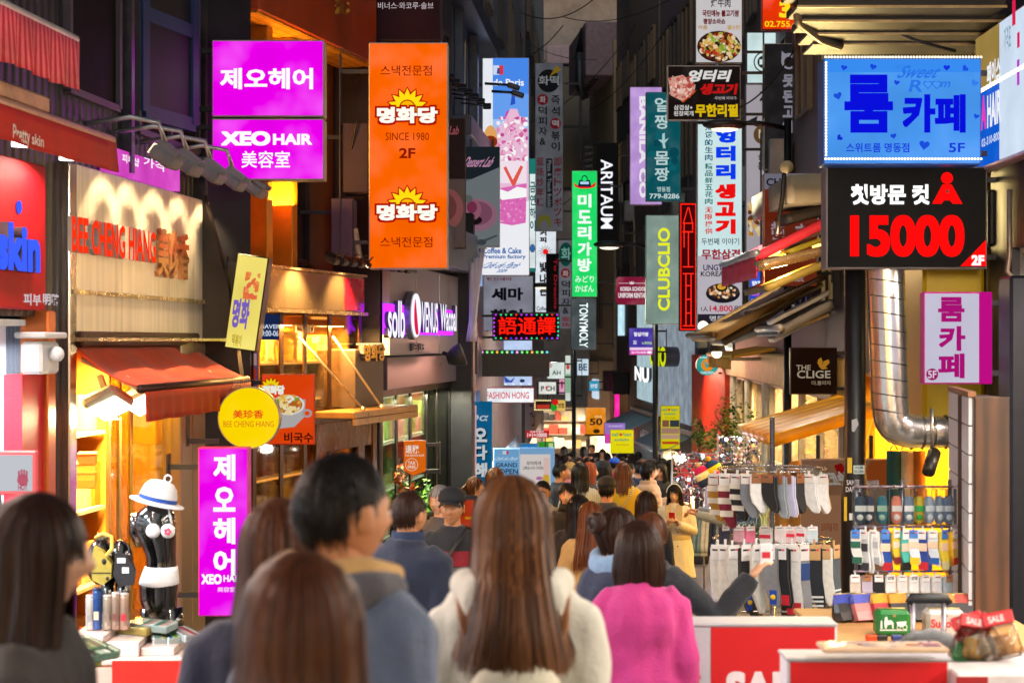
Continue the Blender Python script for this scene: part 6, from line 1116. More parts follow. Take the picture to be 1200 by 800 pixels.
def sock(label, p, w, h, col, grp, rz=0., bands=(), card='#e8e8ec', cardtxt=None, toe=None, name="sock_pair", patch=None, foot=1.):
    """a pair of socks hanging from its card: leg, heel and foot turned to one side"""
    rz += .6*math.sin(p.x*91+p.z*37); h *= 1+.1*math.sin(p.x*57+p.z*13); t = thing(name, label, "socks", p, grp, rz); T = Matrix.Translation(p) @ Matrix.Rotation(rz, 4, 'Z')
    outl = [(-.5, 0), (.5, 0), (.52, -.5), (.66, -.72), (.74, -.9), (.62, -1.), (.3, -1.), (-.0, -.86), (-.34, -.7), (-.48, -.5)] if foot else [(-.5, 0), (.5, 0), (.5, -.7), (.4, -.95), (0, -1), (-.4, -.95), (-.5, -.7)]
    m = mat(col, .85, 0, .14, 20, .35, sheen=.2); q = [(a*w, b*h) for a, b in outl]
    for k, y in ((0, -.012), (1, .012)):
        mb = MB(T); off = .01*k; mb.prism([(a+off, b-off) for a, b in q], y-.009, y+.009); part("sock", mb, m, t)
    if bands:
        for c, z0, z1 in bands:
            mb = MB(T)
            sh = (0 if z1 > -.55 else .14)*w; mb.box(-.5*w+sh*1.2, .5*w+sh, -.0245, -.0215, z0*h, z1*h); part("stripe", mb, mat(c, .85), t)
    if patch:
        mb = MB(T); mb.box(.05*w, .55*w, -.0265, -.0215, -.96*h, -.72*h, 0, .004); part("patch", mb, mat(patch[0], .8), t)
        mb = MB(T); mb.lathe([(0, -.002), (.19*w, -.002), (.19*w, .002), (0, .002)], (0, 0, 0), 16); mb.v = [tuple((T @ Matrix.Translation((.3*w, -.029, -.84*h)) @ Matrix.Rotation(R(90), 4, 'X')) @ (T.inverted() @ Vector(v))) for v in mb.v]; part("patch", mb, mat(patch[1], .8), t)
    mb = MB(T); mb.box(-.42*w, .42*w, -.028, -.0225, -.2*h, .05*h, 0, .002).box(-.08*w, .08*w, -.004, .004, .03*h, .13*h); cd = part("card", mb, mat(card, .5, 0, .06), t)
    mb = MB(T)
    if cardtxt: put_text(mb, cardtxt, (-.34*w, -.12*h, .34*w, .0*h), -.0285, .03)
    else: mb.box(-.3*w, .1*w, -.0295, -.0283, -.05*h, -.02*h).box(.12*w, .3*w, -.0295, -.0283, -.05*h, -.02*h, 1)
    part("lettering", mb, [mat('#303038', .5), mat('#d83a48', .5)], cd)
    return t
# round rack: two tiers
rk = thing("sock_rack", "round chrome rack hung with socks on two rings", "rack", (W(905, 0, 150).x, F/150, ground(F/150)))
rc = Vector((W(905, 0, 150).x, F/150, 0))
part("post", MB().lathe([(.22, 0), (.22, .02), (.02, .04), (.02, 2.2)], (rc.x, rc.y, ground(rc.y)), 16), mat('#b8b8bc', .25, .9), rk)
for yp, r_, s_ in ((549, .42, 150), (631, .46, 150), (724, .44, 150)):
    z = CZ-(yp-400)/s_; mb = MB(); mb.tube([(rc.x+r_*math.cos(a), rc.y+r_*.8*math.sin(a), z) for a in np.linspace(0, 6.283, 33)], .009, 6)
    for k in range(4): a = k*math.pi/2; mb.tube([(rc.x, rc.y, z), (rc.x+r_*math.cos(a), rc.y+r_*.8*math.sin(a), z)], .007, 6)
    part("ring", mb, mat('#b8b8bc', .25, .9), rk)
up = [(838, '#b8862c', [('#e8e0d0', -.35, -.22), ('#e8e0d0', -.62, -.5), ('#e8e0d0', -.88, -.76)], 'mustard sock pair with cream bands'), (850, '#7c1830', [('#e8e0d0', -.3, -.18), ('#e8e0d0', -.55, -.43), ('#e8e0d0', -.8, -.68)], 'wine red sock pair with cream bands'), (864, '#1c1a1e', [('#e0dcd0', -.3, -.18), ('#e0dcd0', -.55, -.43), ('#e0dcd0', -.8, -.68)], 'black sock pair with cream bands'),
      (876, '#7a828c', [], 'steel grey sock pair'), (886, '#eceef0', [], 'white sock pair with a brown card'), (901, '#17181c', [], 'plain black sock pair with a brown card'), (912, '#8e98a4', [], 'light grey sock pair'), (922, '#c8c8e8', [], 'lilac sock pair'), (935, '#15161c', [], 'black sock pair leaning right'), (948, '#f0f2f6', [], 'bright white sock pair on a white card'), (962, '#f4f4f8', [], 'white ankle socks at the right end')]
for i, (px, col, bands, lab) in enumerate(up):
    s_ = 152+6*math.sin(math.pi*(px-838)/124); sock(lab+" on the round rack's upper ring", W(px, 557, s_), .105, (.36 if i < 3 else .29), col, "socks on the round rack", R(14 if px > 905 else -12)*(abs(px-905)/60), bands, '#8a5a34' if 3 < i < 9 else '#e8e4e0')
lo = [(841, '#e8e8e4', 'cream white sock pair at the left end'), (850, '#eceae4', 'cream white sock pair second from the left end', ), (858, '#f0eee8', 'cream sock pair with a teal badge'), (872, '#1a1b20', 'black sock pair with a blue and yellow badge'), (886, '#eae8e0', 'ivory sock pair right of the black badge pair'), (902, '#85868a', 'grey sock pair with a large blue and yellow badge'), (916, '#121318', 'black sock pair with red toes'), (928, '#ecebea', 'white sock pair with red lettered toes'), (940, '#8c9096', 'mid grey sock pair'), (954, '#1c222c', 'navy sock pair with three white stripes'), (966, '#e8e8e2', 'off white pair by the navy striped socks'), (977, '#3a4a58', 'slate blue white striped sock pair at the right end')]
for i, (px, col, lab) in enumerate(lo):
    s_ = 160+8*math.sin(math.pi*(px-838)/142)
    bands = [('#e8eaec', -.8, -.77), ('#e8eaec', -.87, -.84), ('#e8eaec', -.94, -.91)] if i in (9, 11) else [('#d02030', -.97, -.8)] if i in (6, 7) else [('#2a4a88', -.5, -.24)] if i == 8 else []
    sock(lab+" on the round rack's lower ring", W(px, 641, s_), .1, .44, col, "socks on the round rack", R(16 if px > 905 else -12)*(abs(px-905)/70), bands, '#c8a06c' if i > 8 else '#eceaea', patch={2: ('#2a9aa8', '#2a7a98'), 3: ('#2048b0', '#f0c818'), 5: ('#2048b0', '#f0c818')}.get(i))
for i, px in enumerate((848, 866, 878, 897, 915, 925, 938, 951)):
    sock(["navy", "pink striped", "pink", "white and red", "white and pink", "pale red lettered", "white red lettered", "pale blue"][i]+" folded ankle sock pair between the two rings", W(px, 617, 152), .085, .13, ['#2a3048', '#e8b0c0', '#e87898', '#f0f0f0', '#f4e8ec', '#e8c8d0', '#f0f0f4', '#d0e0ec'][i], "socks on the round rack", 0, [('#d83048', -.6, -.4)] if i in (3, 5, 6) else [], '#f4f4f6', foot=0)
for i, px in enumerate((838, 850, 862, 874, 888, 905, 918, 930)):
    sock(["white", "pale grey", "blue patterned", "navy patterned", "white blue edged", "brown carded", "smoke grey", "clear wrapped"][i]+" short sock pack on the lowest ring of the round rack", W(px, 729, 158), .075, .12, ['#e8e8ec', '#c8c8cc', '#3050a0', '#203868', '#e0e4f0', '#a07850', '#8a8a90', '#c8ccd0'][i], "socks on the round rack", 0, [('#2a58b8', -.7, -.4)] if i in (2, 4) else [], '#d8dce0', foot=0)
for j, (yp, zz, cl, nm) in enumerate(((557, .27, ['#3a3c44', '#d8d8d8', '#6a2030', '#20222a', '#b0b4bc', '#8a6a40', '#e4e4e4'], "upper"), (641, .4, ['#d8d8d4', '#24262c', '#c8c8cc', '#5a5c62', '#e4e4e0', '#1c1c22', '#a8aab0', '#e0e0e0'], "lower"))):
    for i, c_ in enumerate(cl):
        px = 850+i*(112/(len(cl)-1)); sock(["first", "second", "third", "fourth", "fifth", "sixth", "seventh", "eighth"][i]+" sock pair from the left at the back of the "+nm+" ring", W(px, yp+2, 141-3*math.sin(math.pi*(px-850)/112)), .1, zz, c_, "socks on the round rack", R(10*((i % 3)-1)), [], '#e0dcd8')
# right flat racks
fr_ = thing("sock_stand", "flat wire stand with three rows of packed socks", "rack", W(1060, 727, 192))
for yp in (570, 617, 669):
    a, b = W(1000, yp, 192), W(1117, yp, 192); mb = MB(); mb.tube([a, b], .008, 6)
    for k in range(9): q = a.lerp(b, k/8); mb.tube([q, q+Vector((0, -.1, .01)), q+Vector((0, -.105, .02))], .004, 5)
    part("rail", mb, mat('#b8a8b8', .3, .7), fr_)
for x in (1004, 1058, 1114): a = W(x, 562, 192); part("upright", MB().tube([(a.x, a.y+.02, a.z), (a.x, a.y+.02, zc)], .012, 8), mat('#8a8890', .3, .8), fr_)
for i, (px, col, col2, lab) in enumerate(((1008, '#2a4a58', '#e8e8e0', 'teal liner socks in a clear bag'), (1018, '#303a50', '#f0e8e0', 'navy liner socks in a clear bag'), (1033, '#3a7888', '#a8c8b0', 'green blue liner socks in a clear bag'), (1050, '#e88870', '#f4e8e4', 'coral liner socks in a clear bag'), (1064, '#7888a0', '#f8f8f4', 'white liner socks with a moustache, bagged'), (1076, '#d8b838', '#2aa848', 'yellow green liner socks in a clear bag'), (1088, '#a8b4c4', '#e0e4ec', 'slim grey liner socks in a clear bag'), (1100, '#8a98ac', '#e4e8ee', 'blue grey liner socks in a clear bag'), (1110, '#7a86a0', '#d8dce8', 'slate liner socks bagged at the right end'))):
    p = W(px, 573, 196); t = thing("sock_bag", lab+" on the top row of the flat stand", "socks", p, "bagged socks on the flat stand", R((px-1058)*.25))
    T = Matrix.Translation(p) @ Matrix.Rotation(R((px-1058)*.25), 4, 'Z')
    mb = MB(T); mb.loft([[(rx*math.cos(a), -.01+.018*math.sin(a), z) for a in np.linspace(0, 6.283, 15)[:-1]] for rx, z in ((.012, -.205), (.03, -.19), (.036, -.14), (.033, -.09), (.03, -.055), (.015, -.04))]); part("sock", mb, mat(col, .8, 0, .2, 20, .3), t)
    mb = MB(T); mb.box(-.03, .03, -.034, -.029, -.13, -.095, 0, .004).ball((0, -.028, -.165), .02, .006, .018, 10); part("band", mb, mat(col2, .6), t)
    part("bag", MB(T).box(-.045, .045, -.04, .015, -.215, .005, 0, .006), glass('#eef4f8', .3), t)
pal = [('#d8d8d8', '#205848', 'white and dark green'), ('#c8ccd0', '#303038', 'white and black'), ('#e0e0e0', '#a8b0b8', 'white and grey'), ('#1848a0', '#b01828', 'blue and red'), ('#e8c830', '#7a2028', 'yellow with a brown middle'), ('#48b8b0', '#101014', 'turquoise with a black toe'), ('#d8e8f8', '#e8c020', 'pale blue with a yellow toe'), ('#1c3c90', '#c02030', 'deep blue with a red toe'), ('#d8e4f4', '#2860b0', 'sky blue with a blue middle'), ('#f0d838', '#d8d0a0', 'bright yellow with a cream toe'), ('#e0b020', '#c02818', 'golden with a red toe')]
for i, (a, b, lab) in enumerate(pal):
    px = 1003+i*11.2; sock(lab+" patterned sock pair in the flat stand's middle row", W(px, 622, 197), .058, .215, a, "patterned socks on the flat stand", R((px-1058)*.3), [(b, -.98, -.78), ('#e8c8b0' if i > 2 else b, -.5, -.3)], ['#3a78c8', '#d8dce0', '#e8e8e8'][i % 3])
for i, (a, lab) in enumerate((('#d8ccc0', 'beige'), ('#c0b8d0', 'lilac grey'), ('#181a1e', 'black'), ('#f0f2f2', 'white black lettered'), ('#e8ecec', 'white narrow'), ('#f2f4f4', 'white square carded'), ('#eef0f4', 'white plain carded'), ('#f0f0f4', 'white red toed'), ('#b8ccd8', 'pale blue brown carded'))):
    px = 1002+i*13.4; sock(lab+" sock pair in the flat stand's bottom row", W(px, 674, 196), .062, .17, a, "white socks on the flat stand", R((px-1058)*.2), [('#d03040', -.95, -.85)] if i == 7 else [], '#a87850' if i in (1, 8) else '#f4f4f4', "양말" if i in (3, 5) else None)
# zip pouches and bags on the counter
for i, (px, py, c1, c2, rz, lab) in enumerate(((996, 727, '#15131a', '#3a48a8', .5, "black zip pouch with a blue top at the counter's left end"), (1017, 726, '#c87878', '#5058b8', .35, "dusty pink zip pouch leaning beside the black one"), (1040, 722, '#a81420', '#d89820', .3, "red zip pouch with a golden top"), (1060, 718, '#1a1418', '#c88820', .2, "black zip pouch with a gold top behind the green bag"), (1082, 716, '#141218', '#8a98b0', .1, "black zip pouch with a silvery top behind the pull handle"), (1103, 714, '#181216', '#c87818', .0, "black zip pouch with an orange top in the middle back"), (1122, 713, '#1a1214', '#b03828', -.2, "dark zip pouch with a wine top beside the slatwall"))):
    p = W(px, py, 203); p.z = zc+.004; t = thing("zip_pouch", lab, "pouch", p, "zip pouches on the counter", rz)
    T = Matrix.Translation(p) @ Matrix.Rotation(rz, 4, 'Z') @ Matrix.Rotation(R(-18), 4, 'X')
    mb = MB(T); mb.loft([[(x*sx, y, z) for x, y in ((-.5*w, -d), (.5*w, -d), (.55*w, 0), (.5*w, d), (-.5*w, d), (-.55*w, 0))] for z, w, d, sx in ((0, .17, .045, 1), (.05, .18, .04, 1), (.1, .17, .025, 1))], smooth=False); part("body", mb, mat(c1, .35, 0, .15, 8, .1, coat=.4), t)
    mb = MB(T); mb.loft([[(x*sx, y, z) for x, y in ((-.5*w, -d), (.5*w, -d), (.55*w, 0), (.5*w, d), (-.5*w, d), (-.55*w, 0))] for z, w, d, sx in ((.101, .172, .026, 1), (.14, .16, .012, 1), (.155, .15, .006, 1))], smooth=False); part("top_flap", mb, mat(c2, .35, .2, .35, 14, .1, coat=.5), t)
    mb = MB(T); mb.tube([(-.08, -.002, .158), (.08, -.002, .158)], .004, 6).box(.07, .085, -.008, .002, .12, .155); part("zip", mb, mat('#c8b070', .3, .8), t)
def roundbag(label, x0, y0, x1, y1, s, col, items, grp):
    a, b = W(x0, y1, s), W(x1, y0, s); w, h = b.x-a.x, b.z-a.z; t = thing("toiletry_bag", label, "bag", ((a.x+b.x)/2, a.y, a.z), grp)
    mb = MB(); 
    mb.box(a.x, b.x, a.y, a.y+.13, a.z, b.z, 0, .022); part("body", mb, mat(col, .4, 0, .1, 12, .2, coat=.2), t)
    mb = MB(); mb.tube([(a.x+.02, a.y+.06, b.z+.003), (b.x-.02, a.y+.06, b.z+.003)], .005, 6).box((a.x+b.x)/2-.008, (a.x+b.x)/2+.008, a.y-.004, a.y, b.z-.035, b.z-.02); part("zip", mb, mat('#b8a068', .3, .8), t)
    draw(t, Plane((0, a.y-.001, 0), 0), items, 0, 0)
horse = [('q', (1031, 737, 1063, 738.5), '#e8f0e8'), ('p', [(1037, 727), (1044, 726), (1047, 729), (1047, 736), (1045.5, 736), (1045, 731), (1040, 731.5), (1038.5, 736), (1037, 736), (1036, 730)], '#e8f0e8'), ('p', [(1036, 729), (1037, 722.5), (1039.5, 722), (1040.5, 728)], '#e8f0e8'), ('p', [(1032, 727), (1033.5, 726), (1034, 736), (1031.5, 736)], '#e8f0e8'), ('d', 1053, 734.5, 2.6, 2.6, '#e8f0e8'), ('d', 1060, 734, 3, 3, '#e8f0e8'), ('p', [(1050, 728), (1062, 727), (1061, 733), (1052, 734)], '#e8f0e8'), ('d', 1053, 734.5, 1.6, 1.6, '#0c7a30'), ('d', 1060, 734, 2, 2, '#0c7a30')]
roundbag("green toiletry bag with a white horse and carriage emblem", 1028, 715, 1068, 746, 214, '#087028', horse, "toiletry bags on the counter")
roundbag("off white toiletry bag with red lettering behind the pull handle", 1086, 715, 1132, 747, 213, '#b8b4b0', [('t', "Supor", (1091, 725, 1120, 738), '#c01828', {'w': .03})], "toiletry bags on the counter")
for i, (px, c) in enumerate(((1022, '#d84818'), (1034, '#18181c'), (1052, '#2a3a78'), (1120, '#901020'))):
    p = W(px, 752, 218); p.z = zc+.002; solo("small_wallet", MB(Matrix.Translation(p)).box(-.03, .03, 0, .04, 0, .035, 0, .006), mat(c, .4, 0, .3, 20, .1), ["orange red", "black", "navy", "wine red"][i]+" small wallet lying below the toiletry bags", "wallet", p, "small wallets below the toiletry bags")
# suitcase handle with fluffy wrap
p = W(1088, 755, 236); t = thing("suitcase", "suitcase with a tall pull handle and a grey fluffy grip", "suitcase", (p.x, p.y, ground(p.y)))
part("body", MB().box(p.x-.2, p.x+.2, p.y-.0, p.y+.24, ground(p.y)+.06, p.z-.12, 0, .04), mat('#20242c', .4, 0, .1, 6, .1), t)
for x in (1070, 1106):
    a = W(x, 704, 236); part("handle_tube", MB().tube([a, (a.x, a.y, p.z-.12)], .013, 10), mat('#a8a4b0', .3, .8), t)
a, b = W(1066, 702, 236), W(1111, 702, 236); part("grip", MB().tube([a+Vector((-.006, 0, -.02)), a+Vector((.01, 0, .006)), b+Vector((-.01, 0, .006)), b+Vector((.006, 0, -.02))], [.02, .026, .026, .02], 10), mat('#1a1c22', .5), t)
mb = MB(); pts = [W(1060, 758, 240), W(1072, 748, 240), W(1092, 745, 240), W(1112, 750, 240), W(1119, 763, 240)]; mb.tube(pts, [.03, .038, .04, .038, .034], 14); mb.tube([q+Vector((.02, .16, -.03)) for q in pts], .035, 12); part("fluffy_grip", mb, mat('#55585e', .95, 0, .4, 40, 1., sheen=.8), t)
for sx in (-.15, .15): part("wheel", MB(Matrix.Translation((p.x+sx, p.y+.1, ground(p.y)+.05)) @ Matrix.Rotation(R(90), 4, 'Y')).lathe([(.05, -.015), (.05, .015)], (0, 0, 0), 14), mat('#101014', .6), t)
# sale boxes
def salebox(label, x0, x1, xr, yt, s, dep, items, hgt):
    a, m_, b = W(x0, yt, s), W(x1, yt, s), W(xr, yt, s); zg = ground(a.y)
    t = thing("sale_box", label, "box", ((m_.x+b.x)/2, a.y, zg), "sale boxes in front of the counter")
    part("red_front", MB().box(m_.x, b.x, a.y-.004, a.y+.0, zg+.02, a.z-.015), mat('#cc0410', .45, 0, .06, 3, .03), t)
    part("carton", MB().box(a.x, b.x+.01, a.y+.001, a.y+dep, zg, a.z-.012, 0, .004), mat('#d8d8de', .5, 0, .06), t)
    part("white_side", MB().box(a.x, m_.x-.003, a.y-.004, a.y+.0, zg+.02, a.z-.015), mat('#bcbcc6', .5, 0, .1), t)
    part("lid", MB().box(a.x-.006, b.x+.014, a.y-.008, a.y+dep+.01, a.z-.011, a.z, 0, .004), mat('#b4b4bc', .45, 0, .12), t)
    draw(t, Plane((0, a.y-.0045, 0), 0), items, 0, 0); return t
salebox("white and red sale box with large white capitals", 788, 833, 978, 730, 292, .17, [('t', "SALE", (851, 786, 952, 830), '#e8dce0', {'w': .06}), ('t', "단단", (798, 782, 821, 812), '#d04850', {'w': .05})], 1.2)
salebox("nearer red and white sale box with a picture board on top", 922, 926, 1110, 770, 345, .15, [('t', "SALE", (912+20, 806, 960, 830), '#e8dce0', {'w': .06})], 1.1)
p = W(1036, 767, 352); t = thing("picture_board", "thin board with a shiny printed top lying on the nearer sale box", "board", p)
part("board", MB(Matrix.Translation(p)).box(-.2, .22, .01, .15, .004, .02, 0, .004), mat('#c8a888', .5), t)
draw_m = MB(Matrix.Translation(p)); rr = random.Random(5)
for i in range(26): x, y = rr.uniform(-.18, .16), rr.uniform(.02, .12); draw_m.box(x, x+rr.uniform(.02, .07), y, y+.02, .0205+i*.0001, .0215+i*.0001, i % 5)
part("printed_top", draw_m, [mat(c, .2, 0, .1, 5, 0, coat=.8) for c in ('#e8d8d0', '#c87868', '#d8c8d8', '#8a5a68', '#f0e8e0')], t)
# basket of bagged snacks
p = W(1168, 800, 352); t = thing("goods_bin", "red and white bin at the right edge filled with bagged goods", "bin", (p.x, p.y, ground(p.y)))
part("bin_body", MB().box(p.x-.13, p.x+.5, p.y, p.y+.4, ground(p.y), CZ-(790-400)/352, 0, .006), mat('#d8d0d0', .5), t); part("red_band", MB().box(p.x-.135, p.x-.03, p.y-.004, p.y-.001, ground(p.y), CZ-(792-400)/352), mat('#9a1018', .5), t)
zb_ = CZ-(790-400)/352
for i, (px, py, rz, tilt, c, lab) in enumerate(((1136, 757, .5, .5, '#189048', "clear bag with a green item and red header"), (1150, 752, .2, .35, '#c8a030', "clear bag with a mustard item and red header"), (1163, 748, -.3, .45, '#d8d0c8', "clear bag with a cream item and a large red header"), (1180, 750, -.5, .4, '#e0d8d8', "clear bag with a pale item and a printed red header"), (1194, 748, -.2, .3, '#b88850', "clear bag with a brown item and red header at the edge"), (1158, 772, .1, .7, '#f0ece8', "clear bag with a white strip lying in front"))):
    q = W(px, py, 345); T = Matrix.Translation(q+Vector((0, .12, -.09))) @ Matrix.Rotation(rz, 4, 'Y') @ Matrix.Rotation(-tilt, 4, 'X')
    t = thing("bagged_item", lab+" in the bin", "bag", q, "bagged goods in the bin")
    mb = MB(T); mb.loft([[(w*math.cos(a), d*math.sin(a), z) for a in np.linspace(0, 6.283, 13)[:-1]] for z, w, d in ((0, .05, .012), (.03, .06, .03), (.08, .055, .03), (.12, .05, .008))]); part("bag", mb, glass('#f4f0ea', .35), t)
    part("content", MB(T).box(-.035, .035, -.012, .012, .012, .085, 0, .01), mat(c, .5, 0, .2), t)
    part("header_card", MB(T).box(-.055, .055, -.008, .008, .118, .165, 0, .004), mat('#c01018', .35, 0, .08, 5, 0, coat=.5), t)
    mb = MB(T); put_text(mb, "SALE", (-.035, .13, .02, .152), -.0085, .02); part("lettering", mb, mat('#f4d8d8', .4), t)
# poster behind socks and coats
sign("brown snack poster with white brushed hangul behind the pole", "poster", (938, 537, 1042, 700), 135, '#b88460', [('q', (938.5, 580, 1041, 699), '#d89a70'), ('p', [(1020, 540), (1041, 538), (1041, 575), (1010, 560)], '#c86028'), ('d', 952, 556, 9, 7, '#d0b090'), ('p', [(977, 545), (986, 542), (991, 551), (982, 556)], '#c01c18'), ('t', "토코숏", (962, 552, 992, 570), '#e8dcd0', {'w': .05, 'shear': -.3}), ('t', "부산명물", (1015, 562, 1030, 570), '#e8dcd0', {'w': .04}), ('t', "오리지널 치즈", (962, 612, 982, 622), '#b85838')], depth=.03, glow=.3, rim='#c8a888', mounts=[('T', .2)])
for i, (x0, x1, col, lab) in enumerate(((1043, 1052, '#105058', "teal coat"), (1056, 1068, '#d8c098', "cream coat"), (1068, 1082, '#b06a1c', "tan coat"))):
    a, b = W(x0, 528, 138), W(x1, 580, 138); t = thing("hanging_coat", lab+" hanging in the yellow shop behind the duct", "coat", a, "coats hanging in the yellow shop")
    part("body", MB().grid(lambda u, v: (a.x+(b.x-a.x)*u, a.y+.03*math.sin(u*9), a.z-(v*.62)), 12, 6, thick=.05), mat(col, .9, 0, .2, 8, .3), t); part("hanger", MB().tube([(a.x, a.y, a.z+.01), ((a.x+b.x)/2, a.y, a.z+.06), (b.x, a.y, a.z+.01)], .008, 6), mat('#b8b0a0', .3, .8), t)
# accessory racks
for k, (px, py, s_, w, h, lab) in enumerate(((822, 548, 92, .75, .36, "wire rack crowded with hair bands and trinkets behind the crowd"), (865, 531, 96, .5, .4, "trinket rack glittering near the potted tree"), (806, 572, 84, .45, .3, "low trinket rack beside the woman in the puffer jacket"))):
    c = W(px, py, s_); t = thing("trinket_rack", lab, "rack", (c.x, c.y, ground(c.y)), "trinket racks of the stall"); rr = random.Random(40+k)
    mb = MB()
    for j in range(4): z = c.z+h*(.5-j/3); mb.tube([(c.x-w/2, c.y, z), (c.x+w/2, c.y, z)], .008, 5)
    for sx in (-.5, .5): mb.tube([(c.x+sx*w, c.y, c.z+h*.6), (c.x+sx*w, c.y, ground(c.y))], .012, 6)
    part("frame", mb, mat('#c8c4bc', .3, .8), t)
    mb = MB(); cols = ['#b8b8bc', '#a87888', '#101014', '#4a4038', '#8a1c38', '#1c3870', '#181820', '#5a7484', '#3a2430']
    for i in range(300):
        x, z, y = c.x+rr.uniform(-.5, .5)*w, c.z+h*rr.uniform(-.6, .55), c.y-rr.uniform(.0, .12); q = rr.uniform(.01, .026)
        q *= .72; mb.ball((x, y, z), q, q*.6, q*rr.uniform(.7, 1.6), 7, rr.randrange(9))
    tag(part("trinkets", mb, [mat(q, .3, .1, .2, 9, 0, coat=.4) for q in cols], t), kind="stuff")
    mb = MB()
    for i in range(10): mb.tube([c+Vector((rr.uniform(-.5, .5)*w, -.14, h*rr.uniform(-.3, .5))) for _ in (0,)]*1+[], .001) if False else None
    for i in range(3):
        q = c+Vector(((i-1)*w*.33, -.16, h*.45)); mb.ball(q, .022, n=10)
    part("spot_bulb", mb, em('#f4faff', 7.), t); lamp("rack_lamp", 'POINT', c+Vector((0, -.45, h*.5)), 5, '#f4f6ff', .06, parent=t)
for i, (px, py, cols, lab) in enumerate(((838, 553, ['#16386a', '#e8c818', '#c0186a', '#6a7888'], "striped blue yellow and magenta knit cap held up at the stall"), (826, 560, ['#c0186a', '#e8e0c0', '#1a2858', '#8a98a8'], "magenta knit cap with a cream brim beside the striped one"))):
    p = W(px, py, 98); t = thing("knit_cap", lab, "cap", p, "knit caps held up at the stall"); T = Matrix.Translation(p) @ Matrix.Rotation(R(-28), 4, 'Y')
    for j, (z0, z1) in enumerate(((.08, .16), (.0, .08), (-.09, .0))): part("band", MB(T).lathe([(.02 if j == 0 else .1, z1), (.07 if j == 0 else .105, (z0+z1)/2+.01), (.1, z0)], (0, 0, 0), 18, sy=.5), mat(cols[j], .9, 0, .15, 20, .3), t)
    part("pompom", MB(T).ball((0, 0, .18), .035, n=10), mat(['#d89818', '#c0a888'][i], .9, 0, .3, 30, .6), t)
for i, (px, cols, lab) in enumerate(((805, '#b08a68', "camel checked scarf"), (816, '#88a8b8', "pale blue checked scarf"), (826, '#e0dcd0', "cream scarf with an orange edge"), (834, '#2a3858', "navy scarf"))):
    a = W(px, 598 if i else 590, 89); t = thing("hanging_scarf", lab+" hanging below the trinket racks", "scarf", a, "scarves hanging at the stall")
    part("cloth", MB().grid(lambda u, v: (a.x+.11*(u-.5), a.y+.02*math.sin(u*12+v*3), a.z-.55*v), 10, 8, thick=.015), pattern('tile', cols, '#304858', 14, .9, 0, .1) if i < 2 else mat(cols, .9, 0, .15, 12, .2), t)
    part("fringe", MB().grid(lambda u, v: (a.x+.11*(u-.5), a.y, a.z-.55-.05*v), 10, 1, thick=.006), mat(cols, .95), t)
# ================================================================ plants
def leafy(root, name, c, rx, rz_, n, cols, seed, size=.05):
    rr = random.Random(seed); mb = MB()
    cl = [(c+Vector((rr.gauss(0, .42)*rx, rr.gauss(0, .42)*rx, rr.gauss(0, .42)*rz_))) for _ in range(max(6, n//28))]
    for i in range(n):
        q = rr.choice(cl)+Vector((rr.gauss(0, .16)*rx, rr.gauss(0, .16)*rx, rr.gauss(0, .16)*rz_)); a, b = rr.uniform(0, 6.28), rr.uniform(-1.1, .7); L = size*rr.uniform(.6, 1.3)
        d = Vector((math.cos(a)*math.cos(b), math.sin(a)*math.cos(b), math.sin(b))); s = d.cross(Vector((rr.uniform(-.5, .5), rr.uniform(-.5, .5), 1))).normalized()*L*.3
        mb.add([q, q+d*L*.5+s, q+d*L, q+d*L*.5-s], [(0, 1, 2, 3)], rr.randrange(len(cols)))
    return part(name, mb, [mat(k, .5, 0, .2, 4, 0) for k in cols], root)
def tree(label, px, py, s, rx, rz_, n, cols, seed, name="potted_tree"):
    c = W(px, py, s); zg = ground(c.y); t = thing(name, label, "plant", (c.x, c.y, zg), "plants along the shop fronts"); rr = random.Random(seed)
    part("pot", MB().lathe([(0, 0), (.16, 0), (.2, .34), (.21, .36), (.18, .36), (.17, .3), (0, .3)], (c.x, c.y, zg), 18), mat('#5a4a40', .7), t)
    tr = part("trunk", MB().tube([(c.x, c.y, zg+.3), (c.x+.03, c.y, (zg+c.z)/2), (c.x-.02, c.y, c.z)], [.035, .026, .016], 8), mat('#4a3826', .8, 0, .3, 12, .4), t)
    mb = MB()
    for i in range(9): q = c+Vector((rr.uniform(-.7, .7)*rx, rr.uniform(-.6, .6)*rx, rr.uniform(-.2, .8)*rz_)); mb.tube([(c.x, c.y, c.z-rz_*.5+i*.05), (c.x*.4+q.x*.6, c.y*.4+q.y*.6, (c.z+q.z)/2), q], [.012, .008, .004], 5)
    part("limb", mb, mat('#4a3826', .8), t); leafy(t, "crown", c, rx, rz_, n, cols, seed, .085)
gc = ['#3c5a14', '#5a7a1c', '#86902a', '#2c4812', '#a89a38']
tree("potted tree with lit yellow green leaves beside the red cladding shop", 853, 508, 74, .42, .5, 900, gc, 3)
tree("smaller potted shrub in front of the red small awning", 820, 508, 66, .24, .24, 320, ['#2c4a1c', '#4a6a20', '#6a7a28'], 4, "potted_shrub")
p = W(488, 588, 101); t = thing("flower_planter", "planter of green shoots by the brown door frame", "plant", (p.x, p.y, ground(p.y)), "plants along the shop fronts")
part("trough", MB().box(p.x-.3, p.x+.35, p.y-.12, p.y+.12, ground(p.y), p.z-.1, 0, .01), mat('#2c2622', .6), t); leafy(t, "leaves", p+Vector((0, 0, .02)), .4, .16, 420, ['#4a8a1c', '#6aa82c', '#2c6a18'], 8, .06)
p = W(474, 572, 107); t = thing("flower_planter", "red and orange flowers glowing by the shop door", "plant", (p.x, p.y, ground(p.y)), "plants along the shop fronts")
